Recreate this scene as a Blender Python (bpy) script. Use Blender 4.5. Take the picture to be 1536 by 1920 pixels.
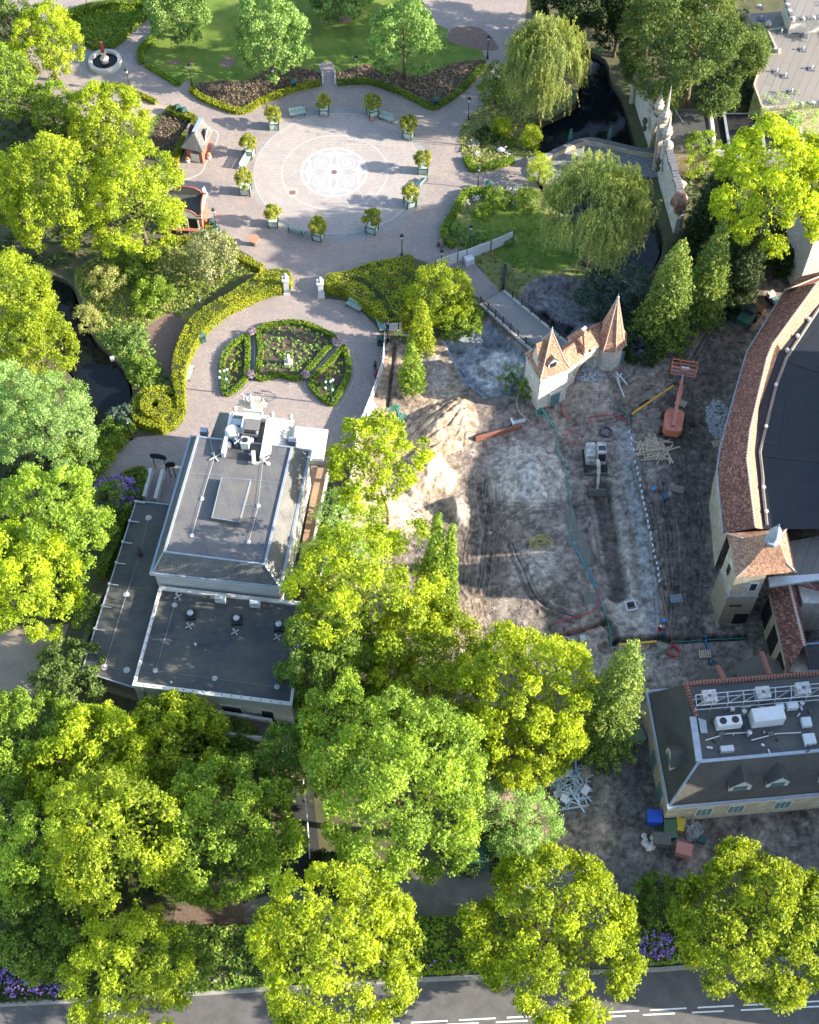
import bpy, bmesh, math, random
import numpy as np
from mathutils import Vector, Matrix
from mathutils.geometry import delaunay_2d_cdt
for o in list(bpy.data.objects): bpy.data.objects.remove(o)
scene = bpy.context.scene
COL = scene.collection
random.seed(7)
# ------------------------------------------------------------------ camera
CAM_H = 120.0
PITCH = math.radians(58.4)          # depression of the optical axis
FPX = 2667.0                        # 50 mm on a 36 mm tall frame, in photograph pixels
cam_d = bpy.data.cameras.new('camera'); cam = bpy.data.objects.new('camera', cam_d); COL.objects.link(cam)
cam.location = (0, 0, CAM_H); cam.rotation_euler = (math.pi / 2 - PITCH, 0, 0)
cam_d.sensor_fit = 'VERTICAL'; cam_d.sensor_height = 36.0; cam_d.lens = 50.0
cam_d.clip_start = 1.0; cam_d.clip_end = 3000.0
scene.camera = cam
# ------------------------------------------------------------------ sky, sun, exposure
SUN_AZ = math.radians(-8.0)         # direction towards the sun, measured from +X
SUN_EL = math.radians(24.0)
sdir = Vector((math.cos(SUN_AZ) * math.cos(SUN_EL), math.sin(SUN_AZ) * math.cos(SUN_EL), math.sin(SUN_EL)))
world = bpy.data.worlds.new('World'); scene.world = world; world.use_nodes = True
wn = world.node_tree.nodes; wl = world.node_tree.links
wn.clear()
sky = wn.new('ShaderNodeTexSky'); sky.sky_type = 'NISHITA'; sky.sun_disc = False
sky.sun_elevation = SUN_EL; sky.sun_rotation = math.atan2(sdir.x, sdir.y)
bg = wn.new('ShaderNodeBackground'); bg.inputs[1].default_value = 0.15
wo = wn.new('ShaderNodeOutputWorld'); wl.new(sky.outputs[0], bg.inputs[0]); wl.new(bg.outputs[0], wo.inputs[0])
sun_d = bpy.data.lights.new('sun', 'SUN'); sun_d.energy = 4.4; sun_d.angle = math.radians(0.5); sun_d.color = (1.0, 0.91, 0.78)
sun = bpy.data.objects.new('sun', sun_d); COL.objects.link(sun)
sun.location = sdir * 200; sun.rotation_euler = (-sdir).to_track_quat('-Z', 'Y').to_euler()
scene.view_settings.view_transform = 'Standard'; scene.view_settings.look = 'None'
scene.view_settings.exposure = 1.9; scene.view_settings.gamma = 1.0
scene.render.engine = 'CYCLES'
scene.render.resolution_x = 819; scene.render.resolution_y = 1024
scene.cycles.max_bounces = 6; scene.cycles.diffuse_bounces = 3; scene.cycles.transmission_bounces = 4
# ------------------------------------------------------------------ pixel <-> world
SP, CP = math.sin(PITCH), math.cos(PITCH)
def P(u, v, z=0.0):
    x = (u - 768.0) / FPX; y = (960.0 - v) / FPX
    t = (CAM_H - z) / (SP - y * CP)
    return Vector((t * x, t * (CP + y * SP), z))
def UV(X, Y, Z=0.0):
    dz = Z - CAM_H
    dep = Y * CP - dz * SP
    return 768.0 + FPX * X / dep, 960.0 - FPX * (Y * SP + dz * CP) / dep
def scale_at(p):                    # photograph pixels per metre
    return FPX / (p.y * CP - (p.z - CAM_H) * SP)
def HT(base, v):                    # height above the point base that shows at image row v
    k = (960.0 - v) / FPX
    return CAM_H + base.y * (k * CP - SP) / (CP + k * SP)
def crop(x0, y0, s): return lambda x, y: (x0 + x / s, y0 + y / s)
c1 = crop(0, 0, 3.072); c2 = crop(400, 0, 2.56); c3 = crop(850, 0, 2.239); c4 = crop(0, 400, 3.072)
c5 = crop(300, 450, 3.072); c6 = crop(780, 420, 3.072); c7 = crop(1136, 400, 3.84); c8 = crop(150, 740, 3.072)
d1 = crop(600, 760, 3.84); d2 = crop(900, 760, 3.072); d3 = crop(1136, 860, 3.84); d4 = crop(986, 1160, 2.793)
d5 = crop(0, 1000, 3.072); d6 = crop(500, 1000, 2.415); d7 = crop(0, 1400, 2.56); d8 = crop(450, 1450, 1.92)
def PX(fn, pts, z=0.0): return [P(*fn(*p), z) for p in pts]
def PP(pts, z=0.0): return [P(u, v, z) for u, v in pts]
# ------------------------------------------------------------------ materials
MATS = {}
def nodes_of(name):
    m = bpy.data.materials.new(name); m.use_nodes = True
    nt = m.node_tree; b = nt.nodes['Principled BSDF']
    return m, nt, nt.nodes, nt.links, b
def col4(c): return (c[0], c[1], c[2], 1.0)
def ramp(nd, stops):
    r = nd.new('ShaderNodeValToRGB'); e = r.color_ramp.elements
    while len(e) < len(stops): e.new(0.5)
    for i, (p, c) in enumerate(stops): e[i].position = p; e[i].color = col4(c)
    return r
def coords(nd, lk, obj=True):
    t = nd.new('ShaderNodeTexCoord'); return t.outputs['Object' if obj else 'Generated']
def mat(name, c, c2=None, scale=1.0, rough=0.8, bump=0.0, metal=0.0, bscale=None, spec=0.3, c3=None, lo=0.35, hi=0.65, world_co=False):
    if name in MATS: return MATS[name]
    m, nt, nd, lk, b = nodes_of(name)
    b.inputs['Roughness'].default_value = rough; b.inputs['Metallic'].default_value = metal
    b.inputs['Specular IOR Level'].default_value = spec
    if world_co:
        g = nd.new('ShaderNodeNewGeometry'); co = g.outputs['Position']
    else: co = coords(nd, lk)
    if c2 is None: c2 = tuple(x * 0.8 for x in c)
    n = nd.new('ShaderNodeTexNoise'); n.inputs['Scale'].default_value = scale; n.inputs['Detail'].default_value = 7; n.inputs['Roughness'].default_value = 0.65
    lk.new(co, n.inputs['Vector'])
    st = [(lo, c), (hi, c2)] if c3 is None else [(lo, c), (0.5 * (lo + hi), c2), (hi, c3)]
    r = ramp(nd, st); lk.new(n.outputs['Fac'], r.inputs['Fac']); lk.new(r.outputs['Color'], b.inputs['Base Color'])
    if bump > 0:
        n2 = nd.new('ShaderNodeTexNoise'); n2.inputs['Scale'].default_value = bscale or scale * 6; n2.inputs['Detail'].default_value = 5
        lk.new(co, n2.inputs['Vector'])
        bp = nd.new('ShaderNodeBump'); bp.inputs['Strength'].default_value = bump; bp.inputs['Distance'].default_value = 0.05
        lk.new(n2.outputs['Fac'], bp.inputs['Height']); lk.new(bp.outputs['Normal'], b.inputs['Normal'])
    MATS[name] = m; return m
def mat_brick(name, ca, cb, mortar, bw, bh, ms=0.02, rough=0.85, bump=0.4, stain=None, sscale=0.15, offs=0.5, vert=False, smooth=0.1, rotz=0.0, spec=0.3):
    """courses of bricks / tiles / setts in world metres; vert: use (x+y, z)"""
    if name in MATS: return MATS[name]
    m, nt, nd, lk, b = nodes_of(name)
    g = nd.new('ShaderNodeNewGeometry'); co = g.outputs['Position']
    b.inputs['Roughness'].default_value = rough; b.inputs['Specular IOR Level'].default_value = spec
    if vert:
        sx = nd.new('ShaderNodeSeparateXYZ'); lk.new(co, sx.inputs[0])
        ad = nd.new('ShaderNodeMath'); ad.operation = 'ADD'; lk.new(sx.outputs[0], ad.inputs[0]); lk.new(sx.outputs[1], ad.inputs[1])
        cx = nd.new('ShaderNodeCombineXYZ'); lk.new(ad.outputs[0], cx.inputs[0]); lk.new(sx.outputs[2], cx.inputs[1]); v = cx.outputs[0]
    else:
        mp = nd.new('ShaderNodeMapping'); mp.inputs['Rotation'].default_value = (0, 0, rotz); lk.new(co, mp.inputs[0]); v = mp.outputs[0]
    nz = nd.new('ShaderNodeTexNoise'); nz.inputs['Scale'].default_value = 1.3; lk.new(co, nz.inputs['Vector'])
    mx = nd.new('ShaderNodeMixRGB'); mx.blend_type = 'ADD'; mx.inputs[0].default_value = 0.06; lk.new(v, mx.inputs[1]); lk.new(nz.outputs['Color'], mx.inputs[2])
    t = nd.new('ShaderNodeTexBrick'); t.offset = offs; t.inputs['Scale'].default_value = 1.0
    t.inputs['Color1'].default_value = col4(ca); t.inputs['Color2'].default_value = col4(cb); t.inputs['Mortar'].default_value = col4(mortar)
    t.inputs['Mortar Size'].default_value = ms; t.inputs['Mortar Smooth'].default_value = smooth
    t.inputs['Brick Width'].default_value = bw; t.inputs['Row Height'].default_value = bh
    lk.new(mx.outputs[0], t.inputs['Vector'])
    out = t.outputs['Color']
    if stain:
        n = nd.new('ShaderNodeTexNoise'); n.inputs['Scale'].default_value = sscale; n.inputs['Detail'].default_value = 8; n.inputs['Roughness'].default_value = 0.7; lk.new(co, n.inputs['Vector'])
        r = ramp(nd, [(0.38, (0, 0, 0)), (0.68, (1, 1, 1))]); lk.new(n.outputs['Fac'], r.inputs[0])
        mm = nd.new('ShaderNodeMixRGB'); lk.new(r.outputs[0], mm.inputs[0]); lk.new(out, mm.inputs[1]); mm.inputs[2].default_value = col4(stain)
        m2 = nd.new('ShaderNodeMixRGB'); m2.inputs[0].default_value = 0.75; lk.new(out, m2.inputs[1]); lk.new(mm.outputs[0], m2.inputs[2]); out = m2.outputs[0]
    lk.new(out, b.inputs['Base Color'])
    bp = nd.new('ShaderNodeBump'); bp.inputs['Strength'].default_value = bump; bp.inputs['Distance'].default_value = 0.03; bp.invert = True
    lk.new(t.outputs['Fac'], bp.inputs['Height']); lk.new(bp.outputs['Normal'], b.inputs['Normal'])
    MATS[name] = m; return m
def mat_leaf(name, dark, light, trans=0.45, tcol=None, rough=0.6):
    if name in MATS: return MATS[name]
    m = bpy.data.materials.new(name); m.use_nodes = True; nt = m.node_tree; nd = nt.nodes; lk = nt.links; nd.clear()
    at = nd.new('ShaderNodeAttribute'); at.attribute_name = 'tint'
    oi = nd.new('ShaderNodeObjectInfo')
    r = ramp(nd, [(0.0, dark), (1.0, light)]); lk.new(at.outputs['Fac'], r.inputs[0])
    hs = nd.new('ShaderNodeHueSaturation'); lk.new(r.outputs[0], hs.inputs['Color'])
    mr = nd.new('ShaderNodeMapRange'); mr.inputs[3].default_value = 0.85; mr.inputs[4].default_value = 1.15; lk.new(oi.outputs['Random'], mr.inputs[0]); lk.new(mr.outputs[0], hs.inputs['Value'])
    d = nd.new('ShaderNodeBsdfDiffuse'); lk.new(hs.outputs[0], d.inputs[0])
    t = nd.new('ShaderNodeBsdfTranslucent')
    tm = nd.new('ShaderNodeMixRGB'); tm.blend_type = 'MULTIPLY'; tm.inputs[0].default_value = 1.0; lk.new(hs.outputs[0], tm.inputs[1])
    tm.inputs[2].default_value = col4(tcol or (1.6, 1.35, 0.5)); lk.new(tm.outputs[0], t.inputs[0])
    mx = nd.new('ShaderNodeMixShader'); mx.inputs[0].default_value = trans; lk.new(d.outputs[0], mx.inputs[1]); lk.new(t.outputs[0], mx.inputs[2])
    gl = nd.new('ShaderNodeBsdfGlossy'); gl.inputs['Roughness'].default_value = rough; gl.inputs[0].default_value = (0.9, 0.95, 0.9, 1)
    m2 = nd.new('ShaderNodeMixShader'); m2.inputs[0].default_value = 0.02; lk.new(mx.outputs[0], m2.inputs[1]); lk.new(gl.outputs[0], m2.inputs[2])
    o = nd.new('ShaderNodeOutputMaterial'); lk.new(m2.outputs[0], o.inputs[0])
    MATS[name] = m; return m
def mat_vcol(name, rough=0.9, bump=0.9, bscale=7.0, mottle=0.55):
    if name in MATS: return MATS[name]
    m, nt, nd, lk, b = nodes_of(name); b.inputs['Specular IOR Level'].default_value = 0.2
    at = nd.new('ShaderNodeAttribute'); at.attribute_name = 'soil'
    g = nd.new('ShaderNodeNewGeometry')
    n = nd.new('ShaderNodeTexNoise'); n.inputs['Scale'].default_value = 1.7; n.inputs['Detail'].default_value = 10; n.inputs['Roughness'].default_value = 0.8; lk.new(g.outputs['Position'], n.inputs['Vector'])
    r = ramp(nd, [(0.3, (1 - mottle,) * 3), (0.7, (1 + mottle,) * 3)]); lk.new(n.outputs['Fac'], r.inputs[0])
    r.color_ramp.elements[1].color = (1 + mottle, 1 + mottle, 1 + mottle, 1)
    mx = nd.new('ShaderNodeMixRGB'); mx.blend_type = 'MULTIPLY'; mx.inputs[0].default_value = 1; lk.new(at.outputs['Color'], mx.inputs[1]); lk.new(r.outputs[0], mx.inputs[2])
    n4 = nd.new('ShaderNodeTexNoise'); n4.inputs['Scale'].default_value = 9.0; n4.inputs['Detail'].default_value = 6; n4.inputs['Roughness'].default_value = 0.8; lk.new(g.outputs['Position'], n4.inputs['Vector'])
    r4 = ramp(nd, [(0.32, (0.68,) * 3), (0.68, (1.32,) * 3)]); lk.new(n4.outputs['Fac'], r4.inputs[0])
    m4 = nd.new('ShaderNodeMixRGB'); m4.blend_type = 'MULTIPLY'; m4.inputs[0].default_value = 1; lk.new(mx.outputs[0], m4.inputs[1]); lk.new(r4.outputs[0], m4.inputs[2])
    lk.new(m4.outputs[0], b.inputs['Base Color']); b.inputs['Roughness'].default_value = rough
    n2 = nd.new('ShaderNodeTexNoise'); n2.inputs['Scale'].default_value = bscale; n2.inputs['Detail'].default_value = 6; lk.new(g.outputs['Position'], n2.inputs['Vector'])
    bp = nd.new('ShaderNodeBump'); bp.inputs['Strength'].default_value = bump; bp.inputs['Distance'].default_value = 0.08
    lk.new(n2.outputs['Fac'], bp.inputs['Height']); lk.new(bp.outputs['Normal'], b.inputs['Normal'])
    MATS[name] = m; return m
# ------------------------------------------------------------------ objects
def tag(o, label=None, cat=None, group=None, kind=None):
    if label: o['label'] = label
    if cat: o['category'] = cat
    if group: o['group'] = group
    if kind: o['kind'] = kind
    return o
def link(name, me, parent=None, material=None):
    o = bpy.data.objects.new(name, me); COL.objects.link(o)
    if parent is not None: o.parent = parent
    if material is not None and me is not None and not me.materials: me.materials.append(material)
    return o
def thing(name, label, cat, loc=(0, 0, 0), rz=0.0, group=None, kind=None):
    o = bpy.data.objects.new(name, None); COL.objects.link(o); o.empty_display_size = 0.2
    o.location = loc; o.rotation_euler = (0, 0, rz)
    return tag(o, label, cat, group, kind)
def kids(o): return [c for c in bpy.data.objects if c.parent == o]
def copy_tree(o, parent=None, ch=None):
    if ch is None:
        ch = {}
        for c in bpy.data.objects:
            if c.parent: ch.setdefault(c.parent.name, []).append(c)
    n = o.copy(); COL.objects.link(n); n.parent = parent
    for c in ch.get(o.name, []): copy_tree(c, n, ch)
    return n
class MB:
    def __init__(s): s.v = []; s.f = []
    def add(s, vs, fs):
        b = len(s.v); s.v += [tuple(v) for v in vs]; s.f += [tuple(b + i for i in f) for f in fs]; return s
    def box(s, c, d, rz=0.0, rx=0.0, ry=0.0):
        """centre, full dimensions"""
        M = Matrix.Translation(Vector(c)) @ Matrix.Rotation(rz, 4, 'Z') @ Matrix.Rotation(ry, 4, 'Y') @ Matrix.Rotation(rx, 4, 'X')
        h = [x / 2 for x in d]
        vs = [M @ Vector((sx * h[0], sy * h[1], sz * h[2])) for sz in (-1, 1) for sx, sy in ((-1, -1), (1, -1), (1, 1), (-1, 1))]
        return s.add(vs, [(3, 2, 1, 0), (4, 5, 6, 7), (0, 1, 5, 4), (1, 2, 6, 5), (2, 3, 7, 6), (3, 0, 4, 7)])
    def beam(s, a, b, w, h=None, up=(0, 0, 1)):
        a = Vector(a); b = Vector(b); h = h or w; d = b - a
        if d.length < 1e-6: return s
        d.normalize(); u = Vector(up)
        if abs(d.dot(u)) > 0.98: u = Vector((0, 1, 0))
        r = d.cross(u).normalized() * (w / 2); t = r.cross(d).normalized() * (h / 2)
        vs = [p + q for p in (a, b) for q in (-r - t, r - t, r + t, -r + t)]
        return s.add(vs, [(3, 2, 1, 0), (4, 5, 6, 7), (0, 1, 5, 4), (1, 2, 6, 5), (2, 3, 7, 6), (3, 0, 4, 7)])
    def prism(s, pts, z0, z1):
        n = len(pts); a = sum(pts[i][0] * pts[(i + 1) % n][1] - pts[(i + 1) % n][0] * pts[i][1] for i in range(n))
        if a < 0: pts = pts[::-1]
        f0 = (lambda p: z0) if not callable(z0) else z0
        f1 = (lambda p: z1) if not callable(z1) else z1
        vs = [(p[0], p[1], f0(p)) for p in pts] + [(p[0], p[1], f1(p)) for p in pts]
        return s.add(vs, [tuple(range(n - 1, -1, -1)), tuple(range(n, 2 * n))] + [(i, (i + 1) % n, n + (i + 1) % n, n + i) for i in range(n)])
    def loft(s, A, B, cap=True):
        n = len(A); fs = [(i, (i + 1) % n, n + (i + 1) % n, n + i) for i in range(n)]
        if cap: fs += [tuple(range(n - 1, -1, -1)), tuple(range(n, 2 * n))]
        return s.add(list(A) + list(B), fs)
    def tube(s, pts, r, n=6, cap=True):
        pts = [Vector(p) for p in pts]; rs = r if isinstance(r, (list, tuple)) else [r] * len(pts)
        b = len(s.v); ref = None
        for i, p in enumerate(pts):
            d = (pts[min(i + 1, len(pts) - 1)] - pts[max(i - 1, 0)])
            if d.length < 1e-9: d = Vector((0, 0, 1))
            d.normalize()
            if ref is None: ref = Vector((1, 0, 0)) if abs(d.x) < 0.9 else Vector((0, 1, 0))
            x = (ref - d * ref.dot(d)).normalized(); y = d.cross(x); ref = x
            for k in range(n):
                a = 2 * math.pi * k / n; s.v.append(tuple(p + (x * math.cos(a) + y * math.sin(a)) * rs[i]))
        for i in range(len(pts) - 1):
            for k in range(n):
                s.f.append((b + i * n + k, b + i * n + (k + 1) % n, b + (i + 1) * n + (k + 1) % n, b + (i + 1) * n + k))
        if cap:
            s.f.append(tuple(b + k for k in range(n - 1, -1, -1))); e = b + (len(pts) - 1) * n; s.f.append(tuple(e + k for k in range(n)))
        return s
    def lathe(s, prof, n=12, c=(0, 0, 0), sq=(1, 1)):
        return s.tube([(c[0], c[1], c[2] + z) for r, z in prof], [max(r, 1e-4) for r, z in prof], n)
    def ball(s, c, r, n=8, m=6, sc=(1, 1, 1)):
        b = len(s.v)
        for j in range(m + 1):
            ph = math.pi * j / m
            for k in range(n):
                a = 2 * math.pi * k / n
                s.v.append((c[0] + r * sc[0] * math.sin(ph) * math.cos(a), c[1] + r * sc[1] * math.sin(ph) * math.sin(a), c[2] + r * sc[2] * math.cos(ph)))
        for j in range(m):
            for k in range(n):
                s.f.append((b + j * n + k, b + (j + 1) * n + k, b + (j + 1) * n + (k + 1) % n, b + j * n + (k + 1) % n))
        return s
    def tri(s, *p): return s.add(p, [tuple(range(len(p)))])
    def mesh(s, name):
        me = bpy.data.meshes.new(name); me.from_pydata(s.v, [], s.f); me.update(); return me
    def build(s, name, material=None, parent=None, loc=None, rz=0.0, smooth=False):
        me = s.mesh(name)
        if smooth:
            for p in me.polygons: p.use_smooth = True
        o = link(name, me, parent, material)
        if loc is not None: o.location = loc
        if rz: o.rotation_euler = (0, 0, rz)
        return o
def one(name, mb, material, label, cat, group=None, kind=None, smooth=False, loc=None):
    return tag(mb.build(name, material, None, loc=loc, smooth=smooth), label, cat, group, kind)
# ------------------------------------------------------------------ polygons
def poly_inside(px, py, poly):
    ins = np.zeros(px.shape, bool); n = len(poly); j = n - 1
    for i in range(n):
        xi, yi = poly[i][0], poly[i][1]; xj, yj = poly[j][0], poly[j][1]
        if yi != yj:
            ins ^= ((yi > py) != (yj > py)) & (px < (xj - xi) * (py - yi) / (yj - yi) + xi)
        j = i
    return ins
def seg_dist(px, py, pts, closed=False):
    d = np.full(px.shape, 1e9); n = len(pts)
    for i in range(n if closed else n - 1):
        ax, ay = pts[i][0], pts[i][1]; bx, by = pts[(i + 1) % n][0], pts[(i + 1) % n][1]
        vx, vy = bx - ax, by - ay; L = vx * vx + vy * vy + 1e-12
        t = np.clip(((px - ax) * vx + (py - ay) * vy) / L, 0, 1)
        d = np.minimum(d, np.hypot(px - ax - t * vx, py - ay - t * vy))
    return d
def smooth_line(pts, n=6, closed=False):
    """Catmull-Rom through points"""
    pts = [Vector(p) for p in pts]; out = []; N = len(pts)
    rng = range(N if closed else N - 1)
    for i in rng:
        g = (lambda k: pts[k % N]) if closed else (lambda k: pts[max(0, min(N - 1, k))])
        p0, p1, p2, p3 = g(i - 1), g(i), g(i + 1), g(i + 2)
        for k in range(n):
            t = k / n
            out.append(0.5 * ((2 * p1) + (p2 - p0) * t + (2 * p0 - 5 * p1 + 4 * p2 - p3) * t * t + (3 * p1 - p0 - 3 * p2 + p3) * t ** 3))
    if not closed: out.append(pts[-1])
    return out
def sheet_mesh(name, poly, z, holes=()):
    vs = []; ed = []
    for ring in [poly] + list(holes):
        b = len(vs); n = len(ring); vs += [Vector((p[0], p[1])) for p in ring]; ed += [(b + i, b + (i + 1) % n) for i in range(n)]
    V, E, F, *_ = delaunay_2d_cdt(vs, ed, [], 0, 1e-5)
    c = np.array([[(V[f[0]][k] + V[f[1]][k] + V[f[2]][k]) / 3 for k in (0, 1)] for f in F])
    keep = poly_inside(c[:, 0], c[:, 1], poly)
    for h in holes: keep &= ~poly_inside(c[:, 0], c[:, 1], h)
    me = bpy.data.meshes.new(name); me.from_pydata([(v[0], v[1], z) for v in V], [], [tuple(f) for f, k in zip(F, keep) if k]); me.update()
    return me
def sheet(name, poly, z, material, parent=None, holes=(), label=None, cat=None, kind='structure'):
    o = link(name, sheet_mesh(name, poly, z, holes), parent, material)
    if parent is None: tag(o, label, cat, None, kind)
    return o
def offset_line(pts, d, closed=False):
    """2-D offset to the left by d"""
    out = []; n = len(pts)
    for i in range(n):
        a = Vector(pts[(i - 1) % n] if closed else pts[max(i - 1, 0)]).to_2d(); b = Vector(pts[(i + 1) % n] if closed else pts[min(i + 1, n - 1)]).to_2d()
        t = (b - a).normalized() if (b - a).length > 1e-9 else Vector((1, 0)); nrm = Vector((-t.y, t.x)); p = Vector(pts[i]).to_2d() + nrm * d
        out.append(Vector((p.x, p.y, pts[i][2] if len(pts[i]) > 2 else 0.0)))
    return out
def strip_mesh(mb, pts, w, z0, z1, closed=False):
    """swept box along a line on the ground"""
    L = offset_line(pts, w / 2, closed); R = offset_line(pts, -w / 2, closed); n = len(pts); m = n if closed else n - 1
    vs = []
    for i in range(n): vs += [(R[i].x, R[i].y, z0), (L[i].x, L[i].y, z0), (L[i].x, L[i].y, z1), (R[i].x, R[i].y, z1)]
    fs = []
    for i in range(m):
        a = 4 * i; b = 4 * ((i + 1) % n)
        fs += [(a + 3, b + 3, b + 2, a + 2), (a, a + 3, a + 2, a + 1)[:0] or (a, b, b + 3, a + 3), (a + 1, a + 2, b + 2, b + 1), (a, a + 1, b + 1, b)]
    if not closed: fs += [(0, 3, 2, 1), (4 * n - 4, 4 * n - 3, 4 * n - 2, 4 * n - 1)]
    return mb.add(vs, fs)
# ------------------------------------------------------------------ noise
def _hash(ix, iy, seed):
    h = (ix.astype(np.int64) * 374761393 + iy.astype(np.int64) * 668265263 + seed * 982451653) & 0x7fffffff
    h = ((h ^ (h >> 13)) * 1274126177) & 0x7fffffff
    return ((h ^ (h >> 16)) & 0xffff) / 65535.0
def vnoise(x, y, seed=0):
    ix = np.floor(x); iy = np.floor(y); fx = x - ix; fy = y - iy
    fx = fx * fx * (3 - 2 * fx); fy = fy * fy * (3 - 2 * fy)
    a = _hash(ix, iy, seed); b = _hash(ix + 1, iy, seed); c = _hash(ix, iy + 1, seed); d = _hash(ix + 1, iy + 1, seed)
    return (a * (1 - fx) + b * fx) * (1 - fy) + (c * (1 - fx) + d * fx) * fy
def fbm(x, y, seed=0, oct=5, gain=0.5):
    s = 0; a = 1.0; t = 0
    for o in range(oct):
        s = s + a * vnoise(x * 2 ** o, y * 2 ** o, seed + o * 17); t += a; a *= gain
    return s / t
# ------------------------------------------------------------------ foliage
RNG = np.random.default_rng(11)
def rdir(n, zmin=-1.0):
    z = RNG.uniform(zmin, 1, n); a = RNG.uniform(0, 2 * np.pi, n); r = np.sqrt(1 - z * z)
    return np.stack([r * np.cos(a), r * np.sin(a), z], 1)
def nrm(v): return v / (np.linalg.norm(v, axis=1, keepdims=True) + 1e-9)
def leaves_mesh(name, C, N, S, T, asp=0.6, tdir=None, body=None):
    n = len(C); N = nrm(N)
    t = tdir if tdir is not None else np.cross(N, rdir(n)); t = nrm(t); b = np.cross(N, t)
    S = np.broadcast_to(np.asarray(S, float).reshape(-1, 1), (n, 1))
    v = np.empty((n, 3, 3)); w = asp * 1.3
    v[:, 0] = C + t * S - N * S * 0.25; v[:, 1] = C - t * S * 0.6 + b * S * w; v[:, 2] = C - t * S * 0.6 - b * S * w
    v = v.reshape(-1, 3); nf = n; fb = []; loops = np.arange(3 * n); starts = np.arange(0, 3 * n, 3); tot = np.full(n, 3)
    me = bpy.data.meshes.new(name); me.vertices.add(len(v)); me.vertices.foreach_set('co', v.astype(np.float32).ravel())
    me.loops.add(len(loops)); me.loops.foreach_set('vertex_index', loops.astype(np.int32))
    me.polygons.add(nf); me.polygons.foreach_set('loop_start', np.array(starts, np.int32)); me.polygons.foreach_set('loop_total', np.array(tot, np.int32))
    a = me.attributes.new('tint', 'FLOAT', 'FACE')
    a.data.foreach_set('value', np.concatenate([np.asarray(T, np.float32), np.full(len(fb), 0.3, np.float32)]))
    me.update(); return me
def lumps_to_leaves(C, R, k, leaf, flat=1.0, zb=0.12, tint0=None, spread=0.7):
    """C,R: sub-lump centres and radii, k leaves each"""
    n = len(C); Ci = np.repeat(C, k, 0); Ri = np.repeat(R, k)
    d = rdir(n * k, -0.75); p = Ci + d * (Ri * RNG.uniform(0.45, 1.05, n * k))[:, None] * np.array([1, 1, flat])
    Nn = nrm(d * 0.8 + np.array([0, 0, zb]) + RNG.normal(0, spread * 0.62, (n * k, 3)))
    base = np.repeat(RNG.uniform(0.15, 0.85, n) if tint0 is None else tint0, k)
    T = np.clip(base + RNG.normal(0, 0.24, n * k), 0, 1)
    return p, Nn, leaf * RNG.uniform(0.7, 1.3, n * k), T
def crown_broad(R, Rz, leaf=0.2, dens=1.0, lump=0.27, flat=1.0, spike=0.10, zmin=-0.6, sub=0.46, hollow=0.25):
    lump = lump * (0.76 if R > 2 else 1.0); nl = max(8, int(3.6 * (1.0 / lump) ** 2 * 0.55)); gold = math.pi * (3 - math.sqrt(5))
    D = []
    for i in range(nl):
        z = 1 - (1 - zmin) * (i + 0.5) / nl; r = math.sqrt(max(0, 1 - z * z)); a = i * gold + RNG.uniform(-0.35, 0.35); D.append((r * math.cos(a), r * math.sin(a), z))
    D = np.array(D); amp = RNG.uniform(0.78, 0.84 + spike, nl)
    # lopsided outline
    ph = RNG.uniform(0, 6.28, 3); an = np.arctan2(D[:, 1], D[:, 0])
    amp *= 1 + 0.05 * np.sin(an * 2 + ph[0]) + 0.045 * np.sin(an * 3 + ph[1]) + 0.035 * np.sin(an * 5 + ph[2])
    L = D * amp[:, None] * np.array([R, R, Rz]); rl = R * lump * RNG.uniform(0.75, 1.2, nl); tl = RNG.uniform(0.25, 0.75, nl)
    ns = np.maximum(4, (dens * 2.15 * (rl / sub) ** 2 * 2.6).astype(int)); idx = np.repeat(np.arange(nl), ns); n = len(idx)
    d = nrm(rdir(n) + D[idx] * 0.75)
    sc = L[idx] + d * (rl[idx] * RNG.uniform(0.55, 1.08, n))[:, None] * np.array([1, 1, flat])
    sr = sub * RNG.uniform(0.6, 1.25, n)
    p, N, S, T = lumps_to_leaves(sc, sr, int(17 * (sub / 0.46) ** 1.5 * (0.2 / leaf) ** 1.3) + 3, leaf * 0.68, tint0=np.clip(tl[idx] + RNG.normal(0, 0.15, n), 0, 1), flat=0.8)
    # inner foliage, tinted darker: crown shade put into the leaf colour
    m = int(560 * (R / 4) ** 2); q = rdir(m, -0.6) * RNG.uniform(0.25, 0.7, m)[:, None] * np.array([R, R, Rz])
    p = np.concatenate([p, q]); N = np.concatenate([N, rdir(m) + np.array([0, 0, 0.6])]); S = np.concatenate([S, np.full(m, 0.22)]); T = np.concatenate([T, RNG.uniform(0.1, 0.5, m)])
    return p, N, S, T
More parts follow.
